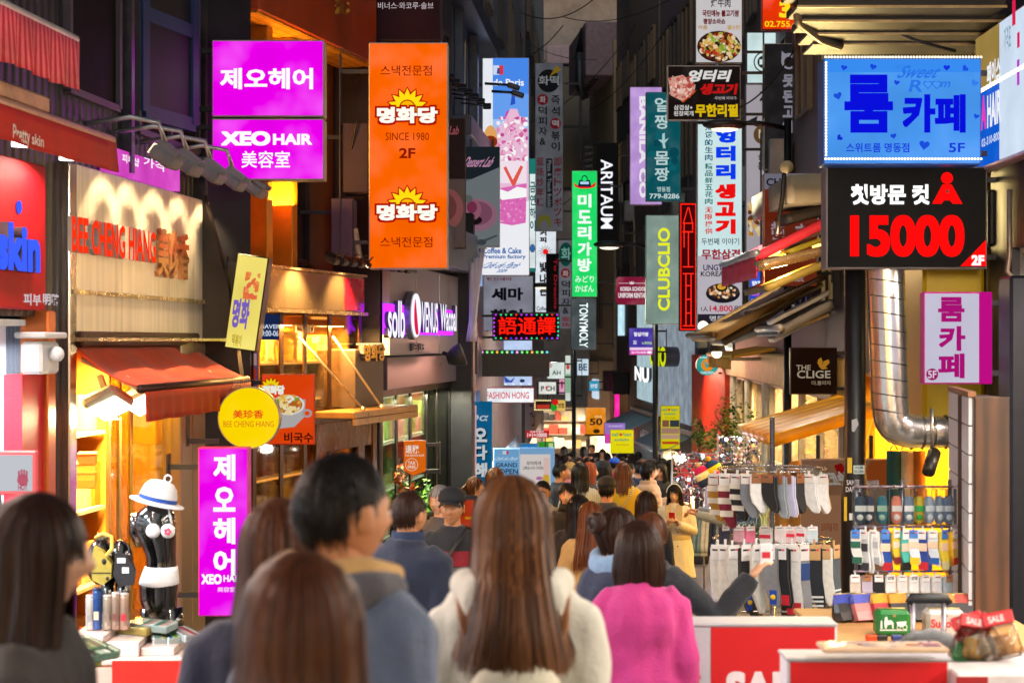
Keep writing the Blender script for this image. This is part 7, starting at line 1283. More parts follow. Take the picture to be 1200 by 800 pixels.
part("stand", MB().box(p.x-.08, p.x+.08, p.y-.08, p.y+.08, ground(p.y), p.z-.1, 0, .01), mat('#2c2622', .6), t); leafy(t, "flowers", p, .14, .3, 260, ['#d85a18', '#e88a20', '#a82818', '#4a8a1c'], 9, .06)
# grey fabric tubes and drum at the corner pillar
t = thing("fabric_banner_roll", "bundle of white hanging cloth strips at the dark corner pillar", "cloth", W(556, 290, 92))
for i in range(4):
    a, b = W(566-i*4, 290+i*6, 91), W(549+i*2, 400, 91); part("strip", MB().grid(lambda u, v: (a.x+(b.x-a.x)*v+.07*(u-.5), a.y+.03*math.sin(u*5+i), a.z+(b.z-a.z)*v), 5, 10, thick=.02), mat('#b8b8cc', .6, 0, .12, 4, .2), t)
p = W(533, 418, 95); t = thing("wall_loudspeaker", "dark round loudspeaker fixed to the corner pillar", "loudspeaker", p); part("body", MB(Matrix.Translation(p) @ Matrix.Rotation(R(70), 4, 'Y')).lathe([(.06, -.1), (.12, .0), (.15, .1), (.13, .12), (.0, .1)], (0, 0, 0), 20), mat('#20242e', .5), t); part("mount", MB().tube([p, p+Vector((-.15, .05, .05))], .025, 8), mat('#20242e', .5), t)
p = W(548, 445, 88); t = thing("awning_cassette", "grey folded awning cassette beside the dark corner pillar", "awning", p); part("cassette", MB(Matrix.Translation(p) @ Matrix.Rotation(R(90), 4, 'X')).lathe([(.09, -.8), (.1, 0), (.1, .05), (0, .06)], (0, 0, 0), 18, sy=2.), mat('#8a8a94', .5), t); part("end_cap", MB(Matrix.Translation(p+Vector((0, -.07, 0)))).box(-.04, .04, -.01, .0, -.15, .15, 0, .01), mat('#a8a8b0', .4), t)
# air conditioner boxes and dark panels between restaurant and tall orange lightbox
for i, (x0, y0, x1, y1, col, lab) in enumerate(((400, 142, 431, 225, '#2a1e26', "dark purple brown panel left of the tall orange lightbox"), (386, 231, 413, 305, '#3c3048', "grey purple metal box below the dark panel"))):
    a, b = W(x0, y1, 118), W(x1, y0, 118); t = thing("metal_cabinet", lab, "metal box", (a.x, a.y, a.z), "metal boxes by the tall orange lightbox"); part("body", MB().box(a.x, b.x, a.y+.1, a.y+.5, a.z, b.z, 0, .01), mat(col, .5, .3, .2, 4, .1), t); part("bracket", MB().box(a.x-.5, a.x, a.y+.25, a.y+.29, b.z-.15, b.z-.11), mat('#2a2a2c', .5, .5), t)
mb = MB(); mb.tube([W(416, 268, 117), W(421, 300, 117), W(424, 312, 117)], .03, 10); solo("drain_pipe", mb, mat('#a89478', .5), "pale bent drain pipe beside the tall orange lightbox", "pipe", W(416, 268, 117))

# bulbs added over the right stalls to light the near people and goods
t = thing("added_bulb_string", "added string of white bulbs lighting the stalls on the right", "light string", (2.9, 9.4, 2.9))
part("wire", MB().tube([(2.95-.02*i, 9.6-.7*i, 3.02-.05*(i % 2)) for i in range(12)], .008, 5), mat('#111', .6), t)
for i in range(6):
    y = 9.3-1.3*i; part("bulb", MB().ball((2.95-.03*i, y, 2.92), .05, .05, .065, 12), em('#fff6e8', 8., 0, False), t); lamp("added_bulb_light", 'POINT', (2.95-.03*i, y, 2.8), 52, '#fff2e0', .1, parent=t)
# ================================================================ people
_tmp = bpy.data.scenes.new("remesh_bench")
def remesh(mb, vox, smooth=4, disp=0., seed=0, freq=9., quilt=0.):
    me = mb.mesh("tmp", []); o = bpy.data.objects.new("tmp", me); _tmp.collection.objects.link(o)
    md = o.modifiers.new("r", 'REMESH'); md.mode = 'VOXEL'; md.voxel_size = vox; md.use_smooth_shade = True
    sm = o.modifiers.new("s", 'SMOOTH'); sm.iterations = smooth; sm.factor = .5
    _tmp.view_layers[0].update(); dg = _tmp.view_layers[0].depsgraph
    r = bpy.data.meshes.new_from_object(o.evaluated_get(dg), depsgraph=dg)
    bpy.data.objects.remove(o); bpy.data.meshes.remove(me)
    v = [q.co.copy() for q in r.vertices]; n = [q.normal.copy() for q in r.vertices]; f = [list(p.vertices) for p in r.polygons]
    bpy.data.meshes.remove(r)
    if disp or quilt:
        off = Vector((seed*3.7, seed*1.9, 0))
        for i, p in enumerate(v):
            d = disp*(mnoise.noise(Vector((p.x*freq, p.y*freq, p.z*freq*.55))+off)*1.3+.6*mnoise.noise(Vector((p.x*freq*2.3, p.y*freq*2.3, p.z*freq*1.1))+off))
            if quilt: d += quilt*(abs(math.sin(p.z*math.pi/.075))**.5-.7)
            v[i] = p+n[i]*d
    return v, f
def ringe(z, cx, cy_, rx, ry, n=20): return [(cx+rx*math.cos(2*math.pi*j/n), cy_+ry*math.sin(2*math.pi*j/n), z) for j in range(n)]
def head_mesh(mb, c, T, male, skin_ix=0):
    """skull, jaw, brow, nose, lips and ears as one surface; face looks along +y"""
    nu, nv = 48, 40; vs = []; wd, dp, ht = (.077, .097, .118) if male else (.072, .092, .112)
    for j in range(nv+1):
        ph = math.pi*(.012+.976*j/nv); zz = -math.cos(ph)
        for i in range(nu):
            a = 2*math.pi*i/nu; x, y, z = math.sin(ph)*math.sin(a), math.sin(ph)*math.cos(a), zz
            low = max(0, -z-.05); k = 1-.42*low**1.25
            X, Y, Z = x*wd*k, y*dp*(1-.2*low if y > 0 else 1-.5*low), z*ht
            if y > 0:
                fr = y
                g = lambda x0, z0, sx, sz: math.exp(-((abs(X)-x0)/sx)**2-((Z-z0)/sz)**2)
                Y += fr*(.021*g(0, -.022, .011, .017)+.011*g(0, .002, .009, .022)-.010*g(.03, .006, .016, .012)+.006*g(.03, .026, .026, .008)+.006*g(0, -.06, .02, .009)-.003*g(0, -.046, .02, .005)+.008*g(0, -.096, .024, .014)+.005*g(.043, -.028, .02, .022))
            vs.append((X, Y, Z))
    fs, ms = [], []
    for j in range(nv):
        for i in range(nu):
            q = (j*nu+i, j*nu+(i+1) % nu, (j+1)*nu+(i+1) % nu, (j+1)*nu+i); cx = sum(vs[k][0] for k in q)/4; cyy = sum(vs[k][1] for k in q)/4; cz = sum(vs[k][2] for k in q)/4
            ms.append(1 if cyy > .05 and abs(cx) < .021-abs(cz+.058)*1.2 and abs(cz+.058) < .0075 else 0); fs.append(q[::-1])
    fs += [list(range(nu)), list(range(nv*nu, nv*nu+nu))[::-1]]; ms += [0, 0]
    M = T @ Matrix.Translation(c); keep = mb.T; mb.T = M
    o = len(mb.v); mb.v.extend(tuple(M @ Vector(p)) for p in vs)
    for f, m in zip(fs, ms): mb.f.append([k+o for k in f]); mb.m.append(m); mb.s.append(True)
    for sx in (-1, 1):
        mb.T = M @ Matrix.Translation((sx*wd*.98, -.004, -.002)) @ Matrix.Rotation(sx*R(-22), 4, 'Z') @ Matrix.Rotation(R(8), 4, 'X'); mb.lathe([(0, -.03), (.017, -.026), (.02, -.008), (.024, .01), (.022, .024), (.008, .031), (0, .032)], (0, 0, 0), 12, 0, True, .4, 1.)
        mb.T = M; ex = sx*.03
        mb.ball((ex, dp*.855, .004), .0112, .0085, .0046, 10, 2); mb.ball((ex, dp*.855+.0055, .004), .0046, .0036, .0046, 8, 3)
        mb.tube([(ex-sx*.014, dp*.93, .021), (ex, dp*.945, .026), (ex+sx*.016, dp*.86, .022)], [.0013, .0019, .001], 5, 3)
    mb.T = keep
def hand(mb, w, d, side, T, curl=.5, n=8):
    """palm, four jointed fingers of unequal length and a thumb; w = wrist, d = direction of the fingers"""
    d = Vector(d).normalized(); up = Vector((0, 0, 1)) if abs(d.z) < .8 else Vector((0, 1, 0)); s = d.cross(up).normalized(); nrm = s.cross(d).normalized(); keep = mb.T; mb.T = T
    w = Vector(w); c = w+d*.045
    mb.loft([[w+d*t+s*(rx*math.cos(a))+nrm*(ry*math.sin(a)) for a in np.linspace(0, 6.283, 11)[:-1]] for t, rx, ry in ((-.01, .024, .02), (.03, .034, .017), (.07, .038, .014), (.088, .036, .011))])
    for k, L in enumerate((.072, .082, .076, .058)):
        b = w+d*.08+s*((k-1.5)*.018); cu = curl*(1+.08*k); p1 = b+(d*math.cos(cu*.6)-nrm*math.sin(cu*.6))*L*.5; p2 = p1+(d*math.cos(cu*1.7)-nrm*math.sin(cu*1.7))*L*.5
        mb.tube([b-d*.012, p1, p2], [.0092, .0085, .0065], n)
    b = w+d*.03+s*side*.03; mb.tube([b, b+(d*.6+s*side*.75-nrm*.25).normalized()*.035, b+(d*.85+s*side*.4-nrm*.4).normalized()*.062], [.012, .0105, .008], n)
    mb.T = keep
HS = 1.70
ARMS = {   # elbow and wrist for (left x<0, right x>0) in body space, facing +y
    'down': (((-.198, -.035, 1.10), (-.2, .05, .86)), ((.198, -.035, 1.10), (.2, .05, .86))),
    'phone': (((-.24, .03, 1.10), (-.07, .27, 1.20)), ((.24, .03, 1.10), (.06, .27, 1.21))),
    'bent': (((-.245, -.02, 1.10), (-.14, .25, 1.05)), ((.245, -.02, 1.10), (.14, .25, 1.05))),
    'reach': (((-.2, -.035, 1.10), (-.2, .05, .86)), ((.36, .16, 1.24), (.50, .40, 1.27))),
    'far_reach': (((-.2, -.035, 1.10), (-.2, .05, .86)), ((.37, .06, 1.15), (.50, .20, 1.36))),
    'raised': (((-.33, .12, 1.42), (-.10, .22, 1.62)), ((.33, .12, 1.42), (.12, .22, 1.62))),
    'front': (((-.24, .05, 1.12), (-.16, .33, 1.18)), ((.24, .05, 1.12), (.16, .33, 1.18)))}
_cache = {}
SKIN = [mat('#c98f68', .5, 0, .08, 12, .06), None, mat('#e4e0da', .25, 0, .02), mat('#120c0a', .3, 0, .05)]
SK = {'f': mat('#d8a482', .48, 0, .07, 14, .05), 'm': mat('#bb8058', .5, 0, .08, 14, .06), 'w': mat('#dca890', .48, 0, .06, 14, .05)}
LIP = {'f': mat('#bd7a6c', .42, 0, .05), 'm': mat('#a5684c', .5, 0, .05), 'w': mat('#c08070', .42, 0, .05)}
def torso(inf, male, z0, z1, flare=0.):
    sw = 1.07 if male else .98; hip = .96 if male else 1.04
    P = [(.55, .17*hip, .125), (.70, .165*hip, .12), (.84, .168*hip, .118), (.93, .168*hip, .115), (1.05, .148, .102), (1.16, .15*sw, .104), (1.27, .166*sw, .112), (1.35, .165*sw, .1), (1.395, .125*sw, .085), (1.425, .075, .068), (1.46, .06, .062), (1.5, .058, .06)]
    zs = sorted({z0, z1, *[p[0] for p in P if z0 < p[0] < z1]}); out = []
    for z in zs:
        rx = np.interp(z, [p[0] for p in P], [p[1] for p in P]); ry = np.interp(z, [p[0] for p in P], [p[2] for p in P])
        fl = flare*max(0, (1.0-z)/.5); k = inf*(1. if z < 1.38 else .75)
        out.append(ringe(z, 0, -.012 if z > 1.2 else 0, rx+k+fl, ry+k+fl*.8))
    return out
def body_part(kind, male, arms, inf=.03, hem=.8, neck=1.47, flare=0., quilt=0., vox=.013, disp=.006, sleeve=1., wide=1.):
    key = (kind, male, arms, inf, hem, neck, flare, quilt, vox, disp, sleeve)
    if key in _cache: return _cache[key]
    mb = MB(); sh = .166 if male else .144; A = ARMS[arms]
    if kind == 'body':
        mb.loft(torso(-.016, male, .84, 1.44)); mb.tube([(0, -.012, 1.42), (0, .002, 1.56)], [.058, .054], 14)
        for sx, (e, w) in zip((-1, 1), A):
            mb.tube([(sx*sh*.8, -.01, 1.37), (sx*sh*1.08, -.012, 1.33), e, w], [.042, .04, .034, .027], 12)
            mb.tube([(sx*.085, 0, .9), (sx*.09, .01, .5), (sx*.09, -.02, .09)], [.088, .058, .04], 12)
        v, f = remesh(mb, .014, 3)
    elif kind == 'top':
        mb.loft(torso(inf, male, hem, neck, flare))
        for sx, (e, w) in zip((-1, 1), A):
            e, w = Vector(e), Vector(w); w2 = e.lerp(w, sleeve)
            mb.tube([(sx*sh*.7, -.012, 1.36), (sx*sh*1.08, -.012, 1.325), tuple((Vector((sx*sh*1.1, -.012, 1.32))+e)/2), e, (e+w2)/2, w2], [.056+inf*.6, .054+inf*.6, .048+inf*.6, .042+inf*.55, .038+inf*.55, .034+inf*.5], 14)
        v, f = remesh(mb, vox, 4, disp, hash(key) % 50, 9, quilt)
    elif kind == 'legs':
        mb.loft([ringe(z, 0, 0, rx, ry) for z, rx, ry in ((.78, .17, .125), (.9, .175, .125), (.98, .16, .115))])
        for sx in (-1, 1): mb.tube([(sx*.085, 0, .92), (sx*.092, .012, .5), (sx*.092, -.015, .1)], [.1, .074, .06], 14)
        v, f = remesh(mb, .016, 3, .006, 3, 8)
    elif kind == 'shoes':
        for sx in (-1, 1): mb.loft([[(sx*.092+rx*math.cos(a), .04+ry*math.sin(a), z) for a in np.linspace(0, 6.283, 15)[:-1]] for z, rx, ry in ((0, .044, .125), (.03, .047, .13), (.06, .042, .1), (.1, .042, .055))])
        v, f = mb.v, mb.f
    _cache[key] = (v, f); return v, f
def hairdo(T, c, style, male, n, seed, length=.35, width=1., bangs=.05, wave=0., hb=0.):
    """locks that run from the crown down over a hair volume; the face stays free"""
    rr = random.Random(seed); mb = MB(T); shell = MB(T)
    Lz = {'short': -.075, 'crop': -.03, 'bob': -.15, 'long': -length, 'bun': -.075, 'tail': -.075}[style]
    fat = {'short': 1.0, 'crop': .92, 'bob': 1.1, 'long': 1.06, 'bun': .95, 'tail': .95}[style]*width
    zt = .128 if style in ('crop', 'bun', 'tail') else .137
    def prof(z, a):     # a = 0 at the face
        b = math.cos(a); t = max(0., min(1., (zt-z)/zt)); dome = math.sqrt(max(0, 1-(1-t)**2.2)) if z > 0 else 1.
        w = .088*fat; back = .112*fat; front = .098
        if z < 0:
            if style in ('short', 'crop', 'bun', 'tail'): w *= 1+1.9*z; back *= 1+4.2*z if style != 'short' else 1+3.2*z
            elif style == 'bob': w *= 1+.9*min(0., -z)*1.0+(1.2*(-z) if z > -.1 else .12-2.2*(-z-.1)); back *= 1-.25*(-z)/.15
            else:
                q = min(1., -z/.3); w *= 1+.62*q*q*(1 if length > .29 else .6); back += .075*min(1., max(0., -z-.06)/.16)*(1. if length > .29 else .75); front *= 1-.35*q; back += hb*min(1., max(0., -z-.02)/.09)
        return w*dome, (front if b > 0 else back)*dome
    def endz(a):
        f = abs(((a+math.pi) % (2*math.pi))-math.pi)      # 0 at the face
        face = {'short': 1.0, 'crop': 1.05, 'bob': .78, 'long': .8, 'bun': 1.0, 'tail': 1.0}[style]
        if f < face: return bangs+.03*(1-f/face)
        if style in ('short', 'crop', 'bun', 'tail') and f < (2.0 if style == 'crop' else 1.85): return (.005 if f > 1.3 else .03)+(.022 if style == 'crop' else 0)
        return Lz
    def pt(z, a, k): w, d = prof(z, a); return Vector((c[0]+math.sin(a)*w*k, c[1]-.006+math.cos(a)*d*k, c[2]+z))
    nj = 12; na = 36; vs = []
    for i in range(na):
        a = 2*math.pi*i/na; e = endz(a)
        for j in range(nj+1):
            t = j/nj; z = zt*.985*(1-t)+e*t if j else zt*.985; z = zt*.985-(zt*.985-e)*(t**1.5 if e > -.1 else t); vs.append(pt(z, a, .93))
    shell.add(vs, [(i*(nj+1)+j, ((i+1) % na)*(nj+1)+j, ((i+1) % na)*(nj+1)+j+1, i*(nj+1)+j+1) for i in range(na) for j in range(nj)], 0, True)
    m = 8 if style != 'long' else 12; nc = 95 if style in ('long', 'bob') else 80
    clump = [(rr.uniform(0, 6.283), rr.uniform(.95, 1.07) if style != 'crop' else rr.uniform(.985, 1.03), rr.uniform(-.035, .02)*(1 if style != 'crop' else .3), rr.uniform(-.3, .3)) for _ in range(nc)]
    for i in range(n):
        ca, ck, ce, ct = clump[i % nc]; a = ca+rr.gauss(0, .055) if i % 5 else rr.uniform(0, 6.283)
        e = endz(a)+ce+rr.uniform(-.012, .012)-(rr.random()**4)*.03; k = ck*rr.uniform(.97, 1.02); wv = rr.uniform(0, 6); tw = ct*.6+rr.uniform(-.08, .08); roll = rr.uniform(-.5, .5); wd = rr.uniform(.0016, .004)*(2.2 if n < 500 else 1.)*(1.35 if n < 1500 else 1)
        p0 = zt*rr.uniform(.96, 1.0); L, Rr = [], []
        for j in range(m+1):
            t = j/m; z = p0-(p0-e)*(t**1.35); aa = a+tw*t+wave*math.sin(t*11+wv)*t*.5
            p = pt(z, aa, k+wave*.2*math.sin(t*9+wv)*t); q = wd*(1-.75*t**3); s = (Vector((math.cos(aa), -math.sin(aa), 0))+Vector((math.sin(aa), math.cos(aa), 0))*roll).normalized()*q
            L.append(p-s); Rr.append(p+s)
        o = [L[0]]; vs = L+Rr; fs = [(j, j+1, m+1+j+1, m+1+j) for j in range(m)]; mb.add(vs, fs, 0, True)
    if style in ('crop', 'short') and n > 500:      # short hairs that stand off the scalp
        for i in range(n//2):
            a = rr.uniform(0, 6.283); e = endz(a); z = e+(zt-e)*rr.random()**.8; p = pt(min(z, zt*.97), a, 1.0); q = pt(min(z, zt*.97)-.002, a, 1.14)
            d = (q-p).normalized()*rr.uniform(.008, .02)+Vector((rr.gauss(0, .005), rr.gauss(0, .005), rr.uniform(-.012, .006))); s = Vector((math.cos(a), -math.sin(a), 0))*.0016
            mb.add([p-s, p+s, p+d], [(0, 1, 2)], 0, True)
    if style == 'bun':
        bc = Vector(c)+Vector((0, -.115, .06))
        for i in range(n//5):
            u, w_ = rr.uniform(0, 6.28), rr.uniform(0, 6.28); pts = [bc+Vector((math.cos(u+t)*(.034+.014*math.cos(w_+t)), math.sin(w_+t)*.03, math.sin(u+t)*(.034+.014*math.cos(w_+t)))) for t in np.linspace(0, 1.5, 5)]
            mb.tube(pts, [.003, .004, .004, .004, .002], 4)
        shell.ball(bc, .04, .03, .04, 12)
    if style == 'tail':
        for i in range(n//3):
            x, w_ = rr.gauss(0, .016), rr.gauss(0, .012); mb.tube([Vector(c)+Vector((x*.5, -.1, .05)), Vector(c)+Vector((x, -.15+w_, -.02)), Vector(c)+Vector((x*1.4, -.14+w_, -.16)), Vector(c)+Vector((x*.9, -.12, -.28-rr.random()*.05))], [.003, .005, .005, .001], 4)
        shell.tube([Vector(c)+Vector((0, -.09, .05)), Vector(c)+Vector((0, -.145, -.02)), Vector(c)+Vector((0, -.135, -.2))], [.016, .026, .01], 10)
    shell.v += mb.v; o = len(shell.f); base = len(shell.v)-len(mb.v)
    shell.f += [[k+base for k in f] for f in mb.f]; shell.m += mb.m; shell.s += mb.s
    return shell
HC = {'light': ('#26130a', '#80502a'), 'black': ('#0c0908', '#1e1612'), 'dark': ('#140a06', '#3a2013'), 'brown': ('#24120a', '#6a3a1c'), 'auburn': ('#3a1a0c', '#8a4820'), 'blonde': ('#7a5a2c', '#c8a868'), 'grey': ('#50504e', '#a4a4a4'), 'ginger': ('#6a2c14', '#b85c34')}
def person(label, px, py, s, yaw, H=None, sex='f', arms='down', hair='black', style='short', length=.35, top='#222', inf=.03, hem=.8, neck=1.45, flare=0., quilt=0., legs='#16161c', shoes='#1a1a1c', n=380, bangs=.05, wave=0., width=1., extra=(), tilt=0., turn=0., vox=.015, disp=.009, sleeve=1., topmat=None, glasses=False, skin=None, kind='coat', grp="people walking in the lane", pitch=0., hb=0.):
    p = W(px, py, s); zg = ground(p.y); hh = p.z-zg-.012
    if H is None: H = min(max(hh, 1.48), 1.86)
    if abs(H-hh) > .03: print("HEIGHT", label[:40], round(hh, 2), "->", round(H, 2))
    k = H/HS; male = sex == 'm'; sk = skin or sex
    T = Matrix.Translation((p.x, p.y, zg)) @ Matrix.Rotation(R(yaw), 4, 'Z') @ Matrix.Scale(k, 4)
    if hh < H-.03: pass
    hc = Vector((0, .012, 1.565 if not male else 1.562)); HM = T @ Matrix.Translation((0, 0, 1.48)) @ Matrix.Rotation(R(turn), 4, 'Z') @ Matrix.Rotation(R(-tilt), 4, 'X') @ Matrix.Translation((0, 0, -1.48))
    mb = MB(T); v, f = body_part('body', male, arms); mb.add(v, f, 0, True); head_mesh(mb, hc, HM, male)
    for sx, (e, w) in zip((-1, 1), ARMS[arms]):
        d = Vector(w)-Vector(e)
        if arms == 'phone': d = Vector((-sx*.35, .55, .75))
        hand(mb, w, d, -sx, T, .9 if arms in ('phone', 'bent', 'front', 'raised') else .45)
    inv_loc = (p.x, p.y, zg)
    o = solo("person", mb, [SK[sk], LIP[sk], SKIN[2], SKIN[3]], label, "person", inv_loc, grp)
    def sub(name, mb, m): return part(name, mb, m, o)
    if style:
        hm = hairdo(HM, hc, style, male, n, hash(label) % 1000, length, width, bangs, wave, hb); sub("hair", hm, strandmat(*HC[hair]))
    mb = MB(T); v, f = body_part('top', male, arms, inf, hem, neck, flare, quilt, vox, disp, sleeve); mb.add(v, f, 0, True)
    tp = sub(kind, mb, topmat or mat(top, .85, 0, .07, 9, .45, sheen=.15))
    mb = MB(T); mb.add(*body_part('legs', male, 'down'), 0, True); sub("trousers", mb, mat(legs, .85, 0, .15, 10, .3))
    mb = MB(T); mb.add(*body_part('shoes', male, 'down'), 0, True); sub("shoes", mb, mat(shoes, .5, 0, .1, 10, .1))
    for ex in extra:
        e = ex[0]; mb = MB(T)
        if e == 'hood':
            mb.tube([(.115, .05, 1.425), (.12, -.03, 1.43), (.085, -.105, 1.41), (0, -.135, 1.385), (-.085, -.105, 1.41), (-.12, -.03, 1.43), (-.115, .05, 1.425)], [.03, .042, .056, .066, .056, .042, .03], 12)
            mb.loft([ringe(z, 0, y, rx, ry) for z, y, rx, ry in ((1.24, -.115, .05, .03), (1.30, -.125, .1, .045), (1.37, -.115, .125, .06), (1.42, -.1, .1, .05))])
            v, f = remesh(MB().add(*([mb.T.inverted() @ Vector(q) for q in mb.v], mb.f)), .011, 4, .005, 3); mb = MB(T).add(v, f, 0, True); sub("hood", mb, mat(ex[1], .9, 0, .15, 10, .35, sheen=.2))
            if len(ex) > 2: mb = MB(T); mb.tube([(.1, .06, 1.445), (.105, -.03, 1.46), (.07, -.09, 1.452), (0, -.11, 1.44), (-.07, -.09, 1.452), (-.105, -.03, 1.46), (-.1, .06, 1.445)], [.02, .028, .032, .034, .032, .028, .02], 12, flat=1.2); sub("hood_lining", mb, mat(ex[2], .9, 0, .2, 14, .4))
        elif e == 'collar': mb.loft([ringe(z, 0, .0, rx, ry) for z, rx, ry in ((1.415, .098, .092), (1.45, .09, .085), (1.485, .082, .082), (1.49, .076, .076), (1.45, .07, .07))]); sub("collar", mb, mat(ex[1], .85, 0, .1, 10, .2))
        elif e == 'scarf':
            for q, (zz, rr_) in enumerate(((1.42, .1), (1.455, .092), (1.44, .096))): mb.tube([(rr_*math.cos(a), -.005+rr_*.92*math.sin(a), zz+.012*math.sin(a*2+q)) for a in np.linspace(0, 6.283, 22)], .036, 10)
            v, f = remesh(MB().add([mb.T.inverted() @ Vector(q) for q in mb.v], mb.f), .012, 3, .006, 5); mb = MB(T).add(v, f, 0, True); sub("scarf", mb, mat(ex[1], .9, 0, .25, 14, .4, sheen=.2))
            if len(ex) > 2: mb = MB(T); mb.grid(lambda u, v: (-.05+.1*u, .125+.02*math.sin(u*6), 1.42-.45*v), 6, 8, thick=.015); sub("scarf_end", mb, mat(ex[1], .9, 0, .25, 14, .4))
        elif e == 'cap':
            mb.T = HM; mb.loft([ringe(hc.z+z, 0, hc.y-.004, rx, ry, 24) for z, rx, ry in ((.048, .094, .113), (.075, .093, .112), (.112, .082, .099), (.138, .052, .064), (.15, .01, .012))]); sub("cap", mb, mat(ex[1], .8, 0, .15, 14, .3))
            if not (len(ex) > 2 and ex[2] == 'beanie'): mb = MB(HM); mb.grid(lambda u, v: (hc.x-.075+.15*u, hc.y+.095+v*.075*(1-(2*u-1)**2*.5), hc.z+.06-.012*v-.03*(2*u-1)**2), 10, 5, thick=.006); sub("cap_brim", mb, mat(ex[1], .8, 0, .15, 14, .3))
            else: mb = MB(HM); mb.loft([ringe(hc.z+z, 0, hc.y-.004, rx, ry, 24) for z, rx, ry in ((.035, .096, .115), (.07, .098, .117), (.072, .09, .11))]); sub("beanie_cuff", mb, mat(ex[1], .9, 0, .2, 14, .5))
        elif e == 'stripe':     # a band of colour round a sweater
            for c_, z0, z1 in ex[1]:
                g = [r_ for r_ in torso(inf+.012, male, z0, z1)]; mb = MB(T); mb.loft(g, cap=False); sub("sweater_band", mb, mat(c_, .9, 0, .15, 14, .4))
        elif e == 'lapel':
            mb.prism([(-.03, 1.44), (-.11, 1.42), (-.1, 1.2), (-.02, 1.1)], .128, .138).prism([(.03, 1.44), (.11, 1.42), (.1, 1.2), (.02, 1.1)], .128, .138); sub("lapel", mb, mat(ex[1], .85, 0, .1))
        elif e == 'belt':
            mb.loft([ringe(z, 0, 0, rx, ry) for z, rx, ry in ((.99, .195, .15), (1.0, .2, .155), (1.04, .198, .153), (1.05, .19, .147))]); sub("belt", mb, mat(ex[1], .8, 0, .1))
        elif e == 'buttons':
            for sx in (-.05, .05):
                for z in (.8, .92, 1.1, 1.22): mb = MB(T); mb.ball((sx, .155, z), .011, .005, .011, 8); sub("button", mb, mat('#5a4428', .4))
        elif e == 'blouse': mb.prism([(-.055, 1.45), (.055, 1.45), (.03, .95), (-.03, .95)], .118, .146); sub("shirt_front", mb, mat(ex[1], .85, 0, .1))
        elif e == 'hairband': mb.T = HM; mb.tube([(math.sin(a)*.1, hc.y+.02, hc.z+math.cos(a)*.142) for a in np.linspace(-1.4, 1.4, 14)], .007, 6); sub("hairband", mb, mat(ex[1], .5))
        elif e == 'highlight': pass
    if glasses:
        mb = MB(HM); y = hc.y+(.093 if male else .088)
        for sx in (-1, 1): mb.tube([(sx*.03+.021*math.cos(a), y, hc.z+.004+.016*math.sin(a)) for a in np.linspace(0, 6.283, 17)], .0022, 5); mb.tube([(sx*.05, y, hc.z+.01), (sx*.08, hc.y, hc.z+.008)], .002, 5)
        mb.tube([(-.009, y, hc.z+.008), (.009, y, hc.z+.008)], .002, 5); sub("glasses", mb, mat('#14100e', .3, .3))
    return o, T, k
def strap_bag(name, label, cat, T, loc, pieces, grp=None):
    t = thing(name, label, cat, loc, grp)
    for nm, mb, m in pieces: part(nm, mb, m, t)
    return t
FG = "people close to the camera"
# ---- near the camera ----------------------------------------------------------------------------------------
person("woman with long dark hair walking at the left edge, face turned right", 40, 570, 575, -84, None, 'f', 'down', 'dark', 'long', .42, '#3a3432', n=2600, grp=FG, bangs=.03, vox=.012)
person("woman from behind with glossy long brown hair, nearest of the crowd", 352, 636, 800, 4, None, 'f', 'down', 'brown', 'long', .5, '#6a4a38', n=6000, grp=FG, vox=.011, width=1.0)
person("woman in a dark navy coat half hidden behind the short haired man", 327, 578, 500, 8, None, 'f', 'down', 'brown', 'long', .3, '#1e2038', .035, n=1800, grp=FG)
person("short haired man in a grey blue jacket with a tan lined hood, looking right", 397, 517, 560, -38, None, 'm', 'down', 'black', 'crop', top='#56627a', inf=.04, n=3200, grp=FG, extra=[('hood', '#4a4850', '#b8925c')], turn=-12, vox=.011, disp=.017, skin='m', bangs=.06)
o, T, k = person("woman with very long straight brown hair in a cream hooded fleece", 600, 551, 452, 2, None, 'f', 'down', 'light', 'long', .295, '#d9d6c8', .028, .75, n=8500, grp=FG, extra=[('hood', '#d4d0c2')], vox=.011, disp=.017, width=1.03, kind='fleece', hb=.1)
mb1 = MB(T)
for sx in (-1, 1): mb1.tube([(sx*.125, .06, 1.38), (sx*.13, -.06, 1.415), (sx*.12, -.16, 1.34), (sx*.085, -.19, 1.26), (sx*.045, -.215, 1.2)], .016, 8, flat=.35)
mb2 = MB(T); mb2.tube([(.05*math.cos(a), -.235, 1.275+.06*math.sin(a)) for a in np.linspace(0, 3.14, 12)], .007, 8)
mb3 = MB(T); mb3.loft([[(rx*math.cos(a), -.255+ry*math.sin(a), z) for a in np.linspace(0, 6.283, 21)[:-1]] for z, rx, ry in ((.90, .1, .05), (.93, .14, .07), (1.09, .15, .075), (1.19, .13, .07), (1.25, .09, .055), (1.28, .04, .03))]); mb4 = MB(T); mb4.tube([(.135*math.cos(a), -.235+.078*math.sin(a), 1.2) for a in np.linspace(3.3, 6.1, 12)], .006, 6)
strap_bag("backpack", "cream backpack with tan leather straps on the fleece wearer's back", "backpack", T, tuple(T @ Vector((0, -.2, .9))), [("strap", mb1, mat('#7a4a20', .5, 0, .15, 12, .1)), ("handle", mb2, mat('#6a3a18', .5)), ("bag_body", mb3, mat('#cfc8b0', .7, 0, .12, 10, .25)), ("zip_line", mb4, mat('#b8a878', .5))])
person("woman with a chin length dark bob in a bright pink sweatshirt", 749, 606, 292, 3, None, 'f', 'down', 'dark', 'bob', top='#c03480', inf=.03, n=5200, grp=FG, vox=.012, disp=.018, kind='sweatshirt', width=1.04)
